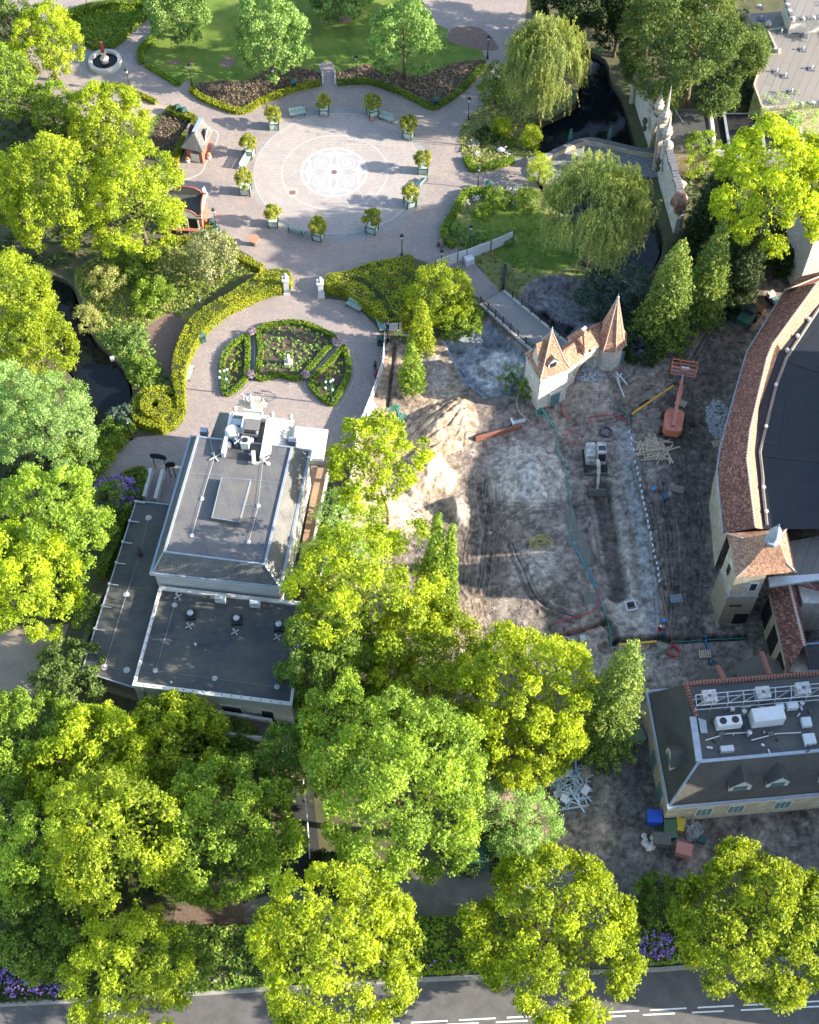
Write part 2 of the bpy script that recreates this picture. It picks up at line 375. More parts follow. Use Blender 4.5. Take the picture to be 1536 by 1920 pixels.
def crown_conifer(R, H, leaf=0.17, dens=1.0, droop=0.25, power=0.8, irregular=0.2):
    """cone with its foot at z=0"""
    layers = max(8, int(H / 0.42)); Cs = []; Rs = []; Ts = []
    for i in range(layers):
        f = (i + 0.5) / layers; rr = R * (1 - f) ** power * RNG.uniform(1 - irregular, 1 + irregular * 0.6) + 0.08; nb = max(5, int(5.5 * rr / 0.55 * dens) + 4); a0 = RNG.uniform(0, 6.28)
        for k in range(nb):
            a = a0 + 6.283 * k / nb + RNG.uniform(-0.2, 0.2); ln = rr * RNG.uniform(0.72, 1.12); t0 = RNG.uniform(0.2, 0.8); m = max(1, int(ln / 0.5))
            for q in range(m):
                g = 1 - q * 0.5 / max(ln, 0.5)
                if g < 0.4: break
                Cs.append((math.cos(a) * ln * g, math.sin(a) * ln * g, f * H - droop * ln * g + 0.1 * RNG.normal())); Rs.append(0.32 * RNG.uniform(0.7, 1.2)); Ts.append(t0)
    return lumps_to_leaves(np.array(Cs), np.array(Rs), 16, leaf * 0.75, zb=0.25, tint0=np.clip(np.array(Ts) + RNG.normal(0, 0.1, len(Ts)), 0, 1))
def crown_willow(R, Rz, leaf=0.17, strands=420, zlow=-1.0):
    """dome with hanging strands; centre at z=0"""
    P_, N_, S_, T_ = [], [], [], []
    nb = 44; bd = rdir(nb, -0.35) * np.array([R * 0.8, R * 0.8, Rz * 0.85])
    for s in range(strands):
        c = bd[s % nb] + RNG.normal(0, R * 0.13, 3); c[2] = max(c[2], -0.4 * Rz)
        rad = math.hypot(c[0], c[1]); o = np.array([c[0], c[1], 0]) / (rad + 1e-6)
        ln = RNG.uniform(0.22, 0.6) * Rz * (0.6 + 0.8 * rad / R); n = int(ln / 0.085) + 3; t = np.linspace(0, 1, n)
        p = c + o * (0.5 * np.sqrt(t))[:, None] * RNG.uniform(0.4, 1.0) + np.stack([0.12 * np.sin(t * 5 + s), 0.12 * np.cos(t * 4 + s), -t * ln + 0.5 * np.sin(t * np.pi)], 1)
        p += RNG.normal(0, 0.07, p.shape); P_.append(p); N_.append(o * 0.9 + RNG.normal(0, 0.45, (n, 3)) + np.array([0, 0, 0.25])); S_.append(leaf * RNG.uniform(0.6, 1.15, n)); T_.append(np.clip(RNG.uniform(0.2, 0.8) + RNG.normal(0, 0.12, n), 0, 1))
    p = np.concatenate(P_); N = np.concatenate(N_); td = np.tile([0, 0, -1.0], (len(p), 1)) + RNG.normal(0, 0.25, (len(p), 3))
    return p, N, np.concatenate(S_), np.concatenate(T_), td
def trunk_mb(h, r, seed=0, limbs=5, reach=2.0, zc=None):
    g = random.Random(seed); m = MB(); pts = []; x = y = 0
    for i in range(6):
        pts.append((x, y, h * i / 5)); x += g.uniform(-.08, .08) * h / 8; y += g.uniform(-.08, .08) * h / 8
    m.tube(pts, [r * (1.35 if i == 0 else 1 - 0.13 * i) for i in range(6)], 7)
    for k in range(limbs):
        a = 6.283 * k / max(1, limbs) + g.uniform(-.4, .4); f = g.uniform(0.45, 0.95); s = Vector(pts[min(5, int(f * 5))]); e = s + Vector((math.cos(a) * reach, math.sin(a) * reach, reach * g.uniform(0.5, 1.1)))
        m.tube([s, (s + e) / 2 + Vector((0, 0, 0.15 * reach)), e], [r * 0.5, r * 0.33, r * 0.12], 5)
    return m
e1 = crop(500, 250, 5.908); e2 = crop(330, 220, 8.35); e3 = crop(960, 560, 6.4); e4 = crop(1170, 140, 6.193)
e5 = crop(1370, 0, 6.857); e6 = crop(380, 730, 6.4); e7 = crop(150, 840, 8.084); e8 = crop(1400, 440, 6.857)
# ------------------------------------------------------------------ ground surfaces
M_GROUND = mat('leaf litter and rough grass', (0.05, 0.07, 0.025), (0.10, 0.085, 0.05), 0.5, 0.95, 0.6, c3=(0.07, 0.115, 0.03), bscale=9, world_co=True)
M_LAWN = mat('lawn', (0.065, 0.115, 0.014), (0.105, 0.16, 0.022), 0.35, 0.95, 0.7, c3=(0.15, 0.185, 0.034), bscale=30, world_co=True)
M_DRYGRASS = mat('dry grass', (0.09, 0.125, 0.03), (0.21, 0.20, 0.075), 0.7, 0.95, 0.9, c3=(0.12, 0.16, 0.04), bscale=14, world_co=True)
M_SOIL = mat('bed soil', (0.06, 0.042, 0.03), (0.11, 0.08, 0.06), 1.5, 0.95, 0.8, world_co=True)
M_CHIPS = mat('bark chips', (0.13, 0.085, 0.065), (0.20, 0.14, 0.11), 4.0, 0.95, 0.8, world_co=True)
M_PAVE = mat_brick('clay pavers', (0.41, 0.315, 0.265), (0.285, 0.24, 0.215), (0.15, 0.135, 0.125), 0.30, 0.15, 0.02, 0.85, 0.5, stain=(0.20, 0.18, 0.17), sscale=0.35, rotz=0.35)
M_PAVE2 = mat_brick('plaza pavers', (0.43, 0.36, 0.315), (0.33, 0.29, 0.265), (0.21, 0.19, 0.175), 0.26, 0.26, 0.02, 0.85, 0.4, stain=(0.26, 0.235, 0.22), sscale=0.5)
M_SETT = mat_brick('grey setts', (0.36, 0.34, 0.32), (0.26, 0.255, 0.25), (0.20, 0.18, 0.165), 0.17, 0.17, 0.02, 0.85, 0.5, stain=(0.2, 0.195, 0.18), sscale=0.4)
M_BAND = mat('pale stone band', (0.43, 0.38, 0.34), (0.36, 0.32, 0.29), 2.0, 0.8, 0.2)
M_WHITE = mat('white mosaic', (0.385, 0.36, 0.335), (0.335, 0.315, 0.295), 3.0, 0.8, 0.2)
M_GREYMOS = mat('grey mosaic', (0.26, 0.25, 0.245), (0.33, 0.31, 0.30), 4.0, 0.8, 0.2)
M_ASPH = mat('asphalt', (0.085, 0.08, 0.078), (0.12, 0.113, 0.108), 0.8, 0.9, 0.25, bscale=20, world_co=True)
M_LINE = mat('road paint', (0.75, 0.75, 0.72), (0.6, 0.6, 0.58), 6.0, 0.7)
M_KERB = mat('kerb stone', (0.33, 0.31, 0.28), (0.25, 0.235, 0.21), 2.0, 0.85, 0.2)
M_GRAVEL = mat('dark gravel', (0.10, 0.105, 0.115), (0.16, 0.16, 0.17), 6.0, 0.9, 0.6, world_co=True)
M_BEIGE = mat('sandy path', (0.38, 0.30, 0.23), (0.30, 0.24, 0.19), 0.8, 0.9, 0.2, world_co=True)
M_BANK = mat('dark bank', (0.05, 0.045, 0.035), (0.09, 0.08, 0.06), 3.0, 0.95, 0.5)
def mat_water(name, c, rough=0.06):
    m, nt, nd, lk, b = nodes_of(name); b.inputs['Base Color'].default_value = col4(c); b.inputs['Roughness'].default_value = rough; b.inputs['IOR'].default_value = 1.33
    g = nd.new('ShaderNodeNewGeometry'); n = nd.new('ShaderNodeTexNoise'); n.inputs['Scale'].default_value = 1.6; n.inputs['Detail'].default_value = 3; lk.new(g.outputs['Position'], n.inputs['Vector'])
    bp = nd.new('ShaderNodeBump'); bp.inputs['Strength'].default_value = 0.08; bp.inputs['Distance'].default_value = 0.1; lk.new(n.outputs['Fac'], bp.inputs['Height']); lk.new(bp.outputs['Normal'], b.inputs['Normal'])
    return m
M_WATER = mat_water('dark pond water', (0.006, 0.008, 0.010)); M_PUDDLE = mat_water('muddy water', (0.13, 0.125, 0.10), 0.12)

STREAM = smooth_line(PX(c4, [(150, 400), (250, 345), (350, 370), (420, 420), (460, 540), (500, 640), (560, 740), (660, 840), (730, 920), (760, 1000), (750, 1080), (650, 1150), (610, 1270), (520, 1290), (470, 1150), (500, 1060), (380, 900), (300, 780), (260, 660), (200, 540)]), 4, True)
MOAT = smooth_line(PP([(1092, 95), (1136, 112), (1147, 150), (1165, 178), (1178, 214), (1188, 250), (1196, 285), (1202, 330), (1214, 380), (1240, 425), (1243, 470), (1217, 515), (1180, 530), (1140, 490), (1095, 430), (1030, 385), (1016, 360), (1004, 330), (1007, 285), (1010, 235), (1045, 215), (1080, 190), (1088, 130)]), 3, True)
SITE = PP([(640, 1160), (652, 960), (668, 812), (697, 747), (722, 650), (740, 640), (770, 655), (800, 648), (828, 634), (870, 612), (915, 600), (945, 560), (968, 572), (980, 540), (1008, 520), (1050, 514), (1088, 522), (1115, 545), (1130, 580), (1150, 606), (1185, 655), (1225, 645), (1290, 606), (1395, 560), (1440, 505), (1536, 470), (1750, 430), (1800, 1700), (1290, 1650), (1190, 1735), (1080, 1650), (1000, 1610), (880, 1610), (860, 1480), (850, 1300), (700, 1250)])
big = [(-700, -300), (700, -300), (700, 900), (-700, 900)]
ground = sheet('ground', big, 0.0, M_GROUND, holes=[STREAM, MOAT, SITE])
def bank(name, ring, z0=-1.6):
    m = MB(); n = len(ring)
    vs = [(p.x, p.y, 0.0) for p in ring] + [(p.x, p.y, z0) for p in ring]
    m.add(vs, [(i, (i + 1) % n, n + (i + 1) % n, n + i) for i in range(n)])
    return m.build(name, M_BANK, ground)
bank('stream_bank', STREAM); bank('moat_bank', MOAT)
sheet('stream_water', offset_line(STREAM, -0.3, True), -0.55, M_WATER); sheet('moat_water', offset_line(MOAT, -0.3, True), -0.6, M_WATER)
# ------------------------------------------------------------------ paving
pave_top = PP([(-120, -140), (1000, -140), (985, 40), (960, 85), (950, 130), (1000, 200), (1003, 240), (1000, 330), (1012, 352), (990, 380), (900, 490), (868, 520), (800, 492), (770, 482), (722, 495), (640, 515), (605, 530), (540, 530), (500, 505), (470, 480), (400, 440), (330, 440), (300, 330), (280, 240), (150, 220), (60, 190), (40, 130), (60, 60)])
sheet('plaza_paving', pave_top, 0.012, M_PAVE)
gl = PX(c5, [(745, 312), (600, 335), (480, 385), (375, 435), (270, 530), (215, 600), (178, 700), (150, 790), (140, 870), (150, 980), (130, 1045), (90, 1095), (0, 1128)]) + PX(c4, [(930, 1275), (790, 1290), (660, 1370), (560, 1490)]) + PX(c8, [(60, 470), (20, 560), (0, 620), (-60, 700), (120, 720), (330, 560), (500, 900), (1180, 900), (1360, 600), (1430, 420)])
gr = PX(c5, [(925, 335), (1060, 350), (1170, 420), (1250, 505), (1288, 585), (1285, 700), (1210, 920), (1130, 1085), (1120, 1170)])
sheet('garden_paving', gl + gr[::-1] + PP([(598, 525), (540, 525)]), 0.016, M_PAVE)
PC = P(*c2(612, 843)); PR = 10.55
pc_c = P(*c2(580, 826))
def ring_poly(c, r, n=72, sq=1.0): return [Vector((c.x + r * math.cos(6.28319 * i / n), c.y + sq * r * math.sin(6.28319 * i / n), 0)) for i in range(n)]
def px_ellipse(cu, cv, ru, rv): 
    """ground ring that shows as this ellipse: returns centre and radius"""
    a = P(cu - ru, cv); b = P(cu + ru, cv); t = P(cu, cv - rv); q = P(cu, cv + rv)
    return Vector(((a.x + b.x) / 2, (t.y + q.y) / 2, 0)), (b.x - a.x) / 2, (t.y - q.y) / 2
oc, orx, ory = px_ellipse(400 + 612 / 2.56, 840 / 2.56, 428 / 2.56, 326 / 2.56)
plaza_o = ring_poly(oc, orx, 96, ory / orx)
cobble = sheet('cobble_circle', plaza_o, 0.020, M_SETT)
ic, irx, iry = px_ellipse(400 + 600 / 2.56, 833 / 2.56, 405 / 2.56, 290 / 2.56)
sheet('inner_paving', ring_poly(ic, irx, 96, iry / irx), 0.024, M_PAVE2, cobble)
mc, mrx, mry = px_ellipse(400 + 583 / 2.56, 828 / 2.56, 254 / 2.56, 178 / 2.56)
sq = mry / mrx
def band(name, c, r0, r1, z, m, par, sq): 
    return sheet(name, ring_poly(c, r1, 96, sq), z, m, par, holes=[ring_poly(c, r0, 96, sq)])
band('ring_band', mc, mrx - 0.08, mrx + 0.08, 0.028, M_BAND, cobble, sq)
band('ring_band', ic, irx - 0.07, irx + 0.03, 0.028, M_BAND, cobble, iry / irx)
kc, krx, kry = px_ellipse(400 + 580 / 2.56, 828 / 2.56, 157 / 2.56, 115 / 2.56); ks = kry / krx
sheet('mosaic_disc', ring_poly(kc, krx, 96, ks), 0.028, M_WHITE, cobble)
band('mosaic_rim', kc, krx * 0.99, krx * 1.04, 0.032, M_BAND, cobble, ks)
def arc_band(name, a0, a1, r0, r1, z, m):
    n = 14; o = [Vector((kc.x + r1 * krx * math.cos(a0 + (a1 - a0) * i / n), kc.y + ks * r1 * krx * math.sin(a0 + (a1 - a0) * i / n), 0)) for i in range(n + 1)]
    q = [Vector((kc.x + r0 * krx * math.cos(a0 + (a1 - a0) * i / n), kc.y + ks * r0 * krx * math.sin(a0 + (a1 - a0) * i / n), 0)) for i in range(n + 1)]
    sheet(name, o + q[::-1], z, m, cobble)
for k in range(12): arc_band('rim_piece', math.radians(30 * k + 4), math.radians(30 * k + 25), 0.87, 0.95, 0.032, M_GREYMOS)
def ribbon(name, pts, w, z, m, par, taper=True):
    n = len(pts); L = []; R = []
    lo = offset_line(pts, 1.0); 
    for i in range(n):
        k = w * (1 - 0.7 * i / n if taper else 1) / 2; d = lo[i] - Vector(pts[i]); L.append(Vector(pts[i]) + d * k); R.append(Vector(pts[i]) - d * k)
    return sheet(name, [Vector((p.x, p.y, 0)) for p in L + R[::-1]], z, m, par)
for sx in (-1, 1):
    for sy in (-1, 1):
        pts = []
        for i in range(44):
            t = i / 43; a = math.radians(-110 + 760 * t); r = krx * (0.30 * (1 - t) ** 0.8 + 0.025)
            pts.append(Vector((kc.x + sx * (krx * 0.40 + r * math.cos(a)), kc.y + ks * sy * (krx * 0.40 + r * math.sin(a)), 0)))
        ribbon('scroll', pts, 0.20, 0.0325, M_GREYMOS, cobble)
for k in range(4):
    a = math.pi / 2 * k; d = Vector((math.cos(a), ks * math.sin(a), 0)); q = Vector((-d.y, d.x, 0))
    sheet('petal', [kc + d * 0.9, kc + d * 1.8 + q * 0.28, kc + d * krx * 0.72, kc + d * 1.8 - q * 0.28], 0.0325, M_GREYMOS, cobble)
sheet('boss', ring_poly(kc, 0.34, 20, ks), 0.0325, M_CHIPS, cobble)
h = P(*c2(380, 925)); sheet('drain_surround', ring_poly(h, 0.75, 6), 0.0325, M_BAND, cobble)
sheet('drain_cover', [h + Vector((x * .36, y * .32, 0)) for x, y in ((-1, -1), (1, -1), (1, 1), (-1, 1))], 0.0365, mat('rusty drain cover', (0.22, 0.11, 0.09), (0.16, 0.09, 0.08), 5), cobble)
# fountain surround
fc, frx, fry = px_ellipse(198, 119, 52, 33)
sheet('fountain_surround', ring_poly(fc, frx, 48, 1.0), 0.020, M_SETT)
# kiosk arc
ribbon('kiosk_kerb_line', smooth_line(PX(e2, [(520, 215), (600, 200), (660, 260), (640, 370), (560, 520), (480, 700), (380, 880), (150, 980)]), 5), 0.18, 0.02, M_BAND, None, False)['kind'] = 'structure'
# ------------------------------------------------------------------ lawns and beds
lawn = PP([(268, 93), (275, 122), (300, 142), (336, 163), (350, 150), (374, 179), (407, 196), (446, 209), (469, 203), (486, 192), (544, 169), (604, 155), (600, 128), (597, 118), (623, 115), (628, 128), (632, 155), (689, 153), (751, 173), (806, 200), (826, 196), (869, 165), (913, 117), (904, 94), (861, 84), (837, 70), (841, 55), (814, 43), (775, 0), (770, -60), (275, -60), (282, 60)])
sheet('lawn', lawn, 0.024, M_LAWN)
for poly in ([(312, 118), (330, 113), (352, 118), (366, 112), (356, 124), (345, 116), (328, 121)], [(412, 116), (424, 106), (440, 112), (436, 124), (420, 127)], [(840, 74), (846, 55), (870, 50), (905, 55), (935, 90), (905, 94), (861, 84)], [(600, 30), (660, 28), (655, 42), (610, 44)]):
    sheet('worn_patch', smooth_line(PP(poly), 4, True), 0.029, M_CHIPS)
bedL = PP([(364, 164), (374, 156), (420, 152), (465, 153), (500, 132), (545, 126), (590, 131), (602, 138), (603, 154), (544, 168), (486, 191), (451, 207), (407, 195), (376, 179)])
bedR = PP([(632, 137), (680, 122), (720, 118), (760, 142), (800, 140), (850, 118), (908, 112), (911, 117), (869, 163), (826, 194), (806, 198), (751, 171), (689, 151), (632, 153)])
sheet('flower_bed', bedL, 0.034, M_SOIL); sheet('flower_bed', bedR, 0.034, M_SOIL)
bedK = PX(c1, [(945, 645), (1010, 640), (1110, 690), (1050, 800), (990, 940), (900, 910), (850, 880), (880, 760)])
sheet('flower_bed', bedK, 0.034, M_SOIL)
sheet('grass_strip', smooth_line(PX(c1, [(825, 730), (930, 650), (945, 680), (880, 760), (850, 880), (820, 880)]), 3, True), 0.028, M_LAWN)
sheet('sandy_path', PX(c1, [(690, 520), (740, 510), (900, 600), (990, 610), (930, 650), (820, 730), (760, 640)]), 0.024, M_BEIGE)
bedTL = PX(c1, [(360, 95), (520, 25), (820, 12), (835, 60), (650, 230), (545, 245), (410, 150)])
sheet('ground_cover_bed', bedTL, 0.024, M_LAWN)
gardR1 = PP([(912, 191), (866, 234), (860, 266), (874, 308), (888, 317), (962, 304), (966, 295), (985, 298), (1004, 300), (1007, 285), (1010, 235), (1045, 215), (1010, 150), (945, 130), (930, 165)])
sheet('rough_grass', gardR1, 0.028, M_DRYGRASS)
gardR2 = PP([(884, 355), (866, 360), (845, 397), (834, 427), (841, 446), (872, 480), (905, 505), (925, 545), (968, 572), (980, 540), (1008, 520), (1050, 514), (1088, 522), (1115, 545), (1180, 530), (1140, 490), (1095, 430), (1030, 385), (1012, 354), (960, 352)])
sheet('garden_lawn', gardR2, 0.032, M_DRYGRASS)
sheet('garden_grass', PP([(935, 385), (1000, 390), (1060, 420), (1100, 470), (1060, 505), (980, 510), (930, 480), (890, 440), (880, 400)]), 0.036, M_LAWN)
sheet('stream_garden', smooth_line(PX(c4, [(430, 340), (620, 220), (860, 160), (1100, 180), (1320, 270), (1480, 330), (1300, 410), (1170, 520), (1050, 690), (1000, 900), (1010, 990), (780, 1010), (760, 960), (690, 860), (570, 730), (510, 620), (470, 500)]), 3, True), 0.026, M_DRYGRASS)
sheet('bark_patch', smooth_line(PX(c4, [(820, 680), (920, 610), (1000, 565), (1060, 630), (1010, 800), (990, 930), (900, 900), (870, 780)]), 3, True), 0.034, M_CHIPS)
sheet('soil_patch', smooth_line(PX(c4, [(800, 360), (870, 350), (930, 420), (900, 460), (830, 420)]), 3, True), 0.034, M_SOIL)
gbed = {'l': PX(c5, [(500, 555), (518, 580), (520, 690), (500, 822), (385, 908), (355, 830), (352, 700), (405, 610)]),
        'c': PX(c5, [(560, 520), (700, 475), (830, 478), (950, 525), (1025, 580), (955, 660), (815, 810), (690, 795), (555, 810), (570, 650)]),
        'r': PX(c5, [(1060, 615), (1095, 690), (1100, 780), (1055, 880), (983, 962), (855, 830), (965, 710)])}
for k in 'lcr': sheet('garden_bed', smooth_line(gbed[k], 4, True), 0.022, M_SOIL)
sheet('gravel_path', PX(c5, [(520, 545), (570, 525), (565, 660), (550, 815), (500, 815), (522, 690)]), 0.028, M_GRAVEL)
sheet('gravel_path', PX(c5, [(1030, 575), (1060, 605), (965, 710), (860, 830), (818, 805), (955, 660)]), 0.028, M_GRAVEL)
# kerb strips of paler brick along the beds
for k, e in (('l', 0.25), ('r', 0.25)):
    L = smooth_line(gbed[k], 4, True); m = MB(); strip_mesh(m, offset_line(L, 0.45, True), 0.12, 0.012, 0.04, True); o = m.build('bed_edging', M_PAVE2); o['kind'] = 'structure'
# ------------------------------------------------------------------ paths, road, yard at the bottom
road = [P(-300, 1900), P(300, 1868), P(768, 1838), P(1240, 1818), P(1536, 1792), P(1900, 1760), P(1900, 2300), P(-300, 2300)]
sheet('road', road, 0.016, M_ASPH)
m = MB(); strip_mesh(m, road[:6], 0.35, 0.0, 0.12); o = m.build('kerb', M_KERB); o['kind'] = 'structure'
def dashes(a, b, ln, gap, w, z, par):
    a = P(*a); b = P(*b); d = b - a; L = d.length; d.normalize(); q = Vector((-d.y, d.x, 0)) * w / 2; s = 0
    while s < L:
        e = min(L, s + ln); sheet('lane_mark', [a + d * s - q, a + d * e - q, a + d * e + q, a + d * s + q], z, M_LINE, par); s += ln + gap
rd = bpy.data.objects['road']
dashes((500, 1932), (1640, 1872), 3.0, 0.9, 0.12, 0.022, rd)
dashes((560, 1935), (1640, 1882), 2.6, 1.4, 0.12, 0.022, rd)
sheet('service_path', PP([(440, 1700), (560, 1660), (760, 1650), (800, 1640), (870, 1620), (960, 1600), (1100, 1640), (1260, 1700), (1240, 1770), (1100, 1740), (900, 1715), (760, 1722), (600, 1740), (460, 1735)]), 0.02, mat('grey concrete path', (0.16, 0.15, 0.145), (0.11, 0.105, 0.10), 0.6, 0.9, 0.2, world_co=True))
sheet('dirt_track', PP([(890, 1430), (960, 1430), (1010, 1500), (1060, 1560), (1040, 1600), (930, 1560), (900, 1510)]), 0.024, M_BEIGE)
sheet('back_path', PP([(545, 1480), (585, 1460), (600, 1600), (590, 1700), (540, 1700), (470, 1690), (440, 1730), (440, 1660), (540, 1600)]), 0.016, mat('dark tarmac', (0.03, 0.03, 0.032), (0.045, 0.045, 0.045), 0.8, 0.9, 0.2, world_co=True))
sheet('sand_clearing', PP([(-120, 1190), (40, 1180), (130, 1170), (110, 1230), (60, 1310), (-100, 1340)]), 0.016, mat('raked sand', (0.30, 0.24, 0.18), (0.22, 0.17, 0.13), 0.4, 0.95, 0.3, world_co=True))
sheet('shrub_bed', PP([(330, 1700), (455, 1690), (460, 1740), (320, 1745)]), 0.027, M_CHIPS)
# ------------------------------------------------------------------ the building site: one modelled sheet
STEP = 0.13
SX = np.array([p.x for p in SITE]); SY = np.array([p.y for p in SITE])
gx = np.arange(SX.min() - 0.5, min(SX.max(), 47) + 0.5, STEP); gy = np.arange(SY.min() - 0.5, SY.max() + 0.5, STEP)
GX, GY = np.meshgrid(gx, gy)
dep = GY * CP + CAM_H * SP
U = 768 + FPX * GX / dep; V = 960 - FPX * (GY * SP - CAM_H * CP) / dep
sxy = [(p.x, p.y) for p in SITE]
ins = poly_inside(GX, GY, sxy); ed = seg_dist(GX, GY, sxy, True); sd = np.where(ins, ed, -ed)
warp = (fbm(GX * 0.35, GY * 0.35, 5) - 0.5); warp2 = (fbm(GX * 0.35, GY * 0.35, 55) - 0.5)
U2 = U + warp * 34; V2 = V + warp2 * 34
n1 = fbm(GX * 0.22, GY * 0.22, 1, 6, 0.6); n2 = fbm(GX * 1.1, GY * 1.1, 2, 5, 0.6); n3 = fbm(GX * 3.5, GY * 3.5, 3, 3)
def lerp3(c, col, w): return c * (1 - w[..., None]) + np.array(col) * w[..., None]
def sstep(a, b, x): t = np.clip((x - a) / (b - a), 0, 1); return t * t * (3 - 2 * t)
DARK = (0.082, 0.066, 0.055); MID = (0.185, 0.150, 0.124); GREY = (0.265, 0.227, 0.188); TAN = (0.34, 0.255, 0.18); PALE = (0.35, 0.312, 0.265); BROWN = (0.165, 0.122, 0.09)
SC = np.zeros(GX.shape + (3,)) + np.array(MID)
SC = lerp3(SC, DARK, sstep(0.48, 0.66, n1) * 0.6); SC = lerp3(SC, GREY, sstep(0.55, 0.72, n2) * 0.35)
Z = (n1 - 0.5) * 0.35 + (n2 - 0.5) * 0.16 + (n3 - 0.5) * 0.07
def blob(cu, cv, ru, rv, col=None, w=1.0, soft=0.35, h=0.0, rot=0.0, rag=1.0):
    global SC, Z
    uu = U + warp * 40 * rag; vv = V + warp2 * 40 * rag
    c, s = math.cos(rot), math.sin(rot); a = ((uu - cu) * c + (vv - cv) * s) / ru; b = (-(uu - cu) * s + (vv - cv) * c) / rv
    r = np.hypot(a, b); k = 1 - sstep(1 - soft, 1 + soft, r)
    if col is not None: SC = lerp3(SC, col, k * w * (0.75 + 0.5 * (n2 - 0.3)).clip(0, 1))
    if h: Z = Z + h * np.clip(1 - r, 0, 1) ** 0.8 * (0.85 + 0.3 * n2)
def area(pts, col=None, w=1.0, soft=6.0, h=0.0, hs=8.0, rag=0.35):
    global SC, Z
    uu = U + warp * 30 * rag; vv = V + warp2 * 30 * rag
    i = poly_inside(uu, vv, pts); d = seg_dist(uu, vv, pts, True); s = np.where(i, d, -d); k = sstep(-soft, soft, s)
    if col is not None: SC = lerp3(SC, col, k * w)
    if h: Z = Z + h * sstep(-hs * 0.2, hs, s)
    return k
def line(pts, width, col=None, w=1.0, h=0.0, soft=2.0, rag=0.2):
    global SC, Z
    uu = U + warp * 30 * rag; vv = V + warp2 * 30 * rag
    d = seg_dist(uu, vv, pts); k = 1 - sstep(width / 2 - soft, width / 2 + soft, d)
    if col is not None: SC = lerp3(SC, col, k * w)
    if h: Z = Z + h * k
def ruts(pts, half, n, depth=0.07, col=DARK, w=0.6, rag=0.5):
    pts = smooth_line([Vector((a, b, 0)) for a, b in pts], 6)
    for i in range(n):
        o = (i / (n - 1) - 0.5) * 2 * half + random.uniform(-2, 2)
        line([(p.x, p.y) for p in offset_line(pts, o)], random.uniform(1.6, 3.2), col, w * random.uniform(0.5, 1), -depth * random.uniform(0.5, 1.2), 1.2, rag)
D2 = lambda *p: [d2(*q) for q in p]; D1 = lambda *p: [d1(*q) for q in p]; C6 = lambda *p: [c6(*q) for q in p]
# broad tones
area([(690, 600), (760, 640), (830, 630), (860, 720), (880, 770), (870, 850), (850, 960), (760, 1020), (640, 1160), (650, 900), (700, 740)], TAN, 0.75, 20)
area([(850, 1110), (920, 1110), (900, 1300), (860, 1300)], TAN, 0.7, 14)
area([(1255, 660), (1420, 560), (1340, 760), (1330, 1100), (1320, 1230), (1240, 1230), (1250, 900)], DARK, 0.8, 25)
blob(1330, 600, 110, 60, BROWN, 0.7, rot=-0.5); blob(1180, 700, 80, 40, GREY, 0.5); blob(1120, 720, 60, 50, GREY, 0.5)
area(D2((60, 220), (300, 200), (480, 300), (520, 500), (420, 600), (100, 580)), PALE, 0.55, 22)
blob(940, 960, 60, 90, BROWN, 0.6); blob(905, 1060, 50, 70, DARK, 0.6)
area(D2((690, 100), (850, 110), (1060, 1320), (760, 1320), (700, 560)), GREY, 0.55, 18)
area(D2((760, 1060), (1000, 1060), (1010, 1320), (790, 1330)), PALE, 0.55, 16)
# gravel strip and dug trench
line(D2((840, 150), (900, 560), (960, 900), (1010, 1310)), 30, (0.235, 0.235, 0.225), 0.9, 0.05, 4, 0.1)
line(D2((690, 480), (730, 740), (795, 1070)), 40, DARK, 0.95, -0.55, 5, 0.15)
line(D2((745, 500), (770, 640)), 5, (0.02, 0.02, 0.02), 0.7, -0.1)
line(D2((640, 480), (740, 1080)), 8, PALE, 0.5, 0.15, 4); line(D2((790, 560), (870, 1060)), 18, PALE, 0.45, 0.10, 6)
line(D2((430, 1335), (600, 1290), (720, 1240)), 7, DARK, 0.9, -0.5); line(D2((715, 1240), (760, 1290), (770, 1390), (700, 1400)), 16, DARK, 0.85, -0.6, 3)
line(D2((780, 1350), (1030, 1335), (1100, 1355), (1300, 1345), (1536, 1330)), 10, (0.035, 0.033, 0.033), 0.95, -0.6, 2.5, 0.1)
line(D2((1290, 1290), (1330, 1480)), 7, DARK, 0.8, -0.3)
area(D2((430, 1340), (560, 1330), (690, 1290), (700, 1410), (540, 1500), (440, 1510)), GREY, 0.8, 4, 0.10, 6)
line(D2((440, 1505), (540, 1500), (700, 1410)), 4, PALE, 0.8, 0.1)
# heaps
blob(832, 803, 72, 50, (0.38, 0.275, 0.185), 1.0, 0.15, 2.0, -0.6, 0.5); blob(800, 893, 50, 44, TAN, 1.0, 0.25, 2.0); blob(812, 893, 30, 30, (0.5, 0.4, 0.3), 1, 0.3); blob(858, 955, 30, 27, (0.27, 0.23, 0.19), 0.9, 0.3, 1.3)
blob(992, 895, 72, 62, PALE, 1.0, 0.3, 1.7); blob(1030, 885, 34, 30, PALE, 0.6, 0.3, 0.35); blob(985, 900, 15, 40, (0.36, 0.345, 0.32), 0.8, 0.3, 0.25, 0.2); blob(1017, 1066, 48, 42, GREY, 0.95, 0.3, 0.7); blob(1225, 725, 60, 26, BROWN, 0.5, 0.3, 0.5, -0.3)
blob(1095, 738, 45, 30, GREY, 0.8, 0.3, 0.6); blob(1010, 1075, 25, 22, PALE, 0.8)
blob(735, 955, 60, 50, (0.55, 0.45, 0.34), 0.9)  # pale patch by the locust trunk, sunlight put into the sand colour
for k in range(6): line([(760 + k * 12, 745 + k * 10 + 60), (800 + k * 14, 745 + k * 12 + 30), (850 + k * 4, 745 + k * 12)], 3, (0.25, 0.19, 0.14), 0.7, -0.22, 1.5, 0.3)
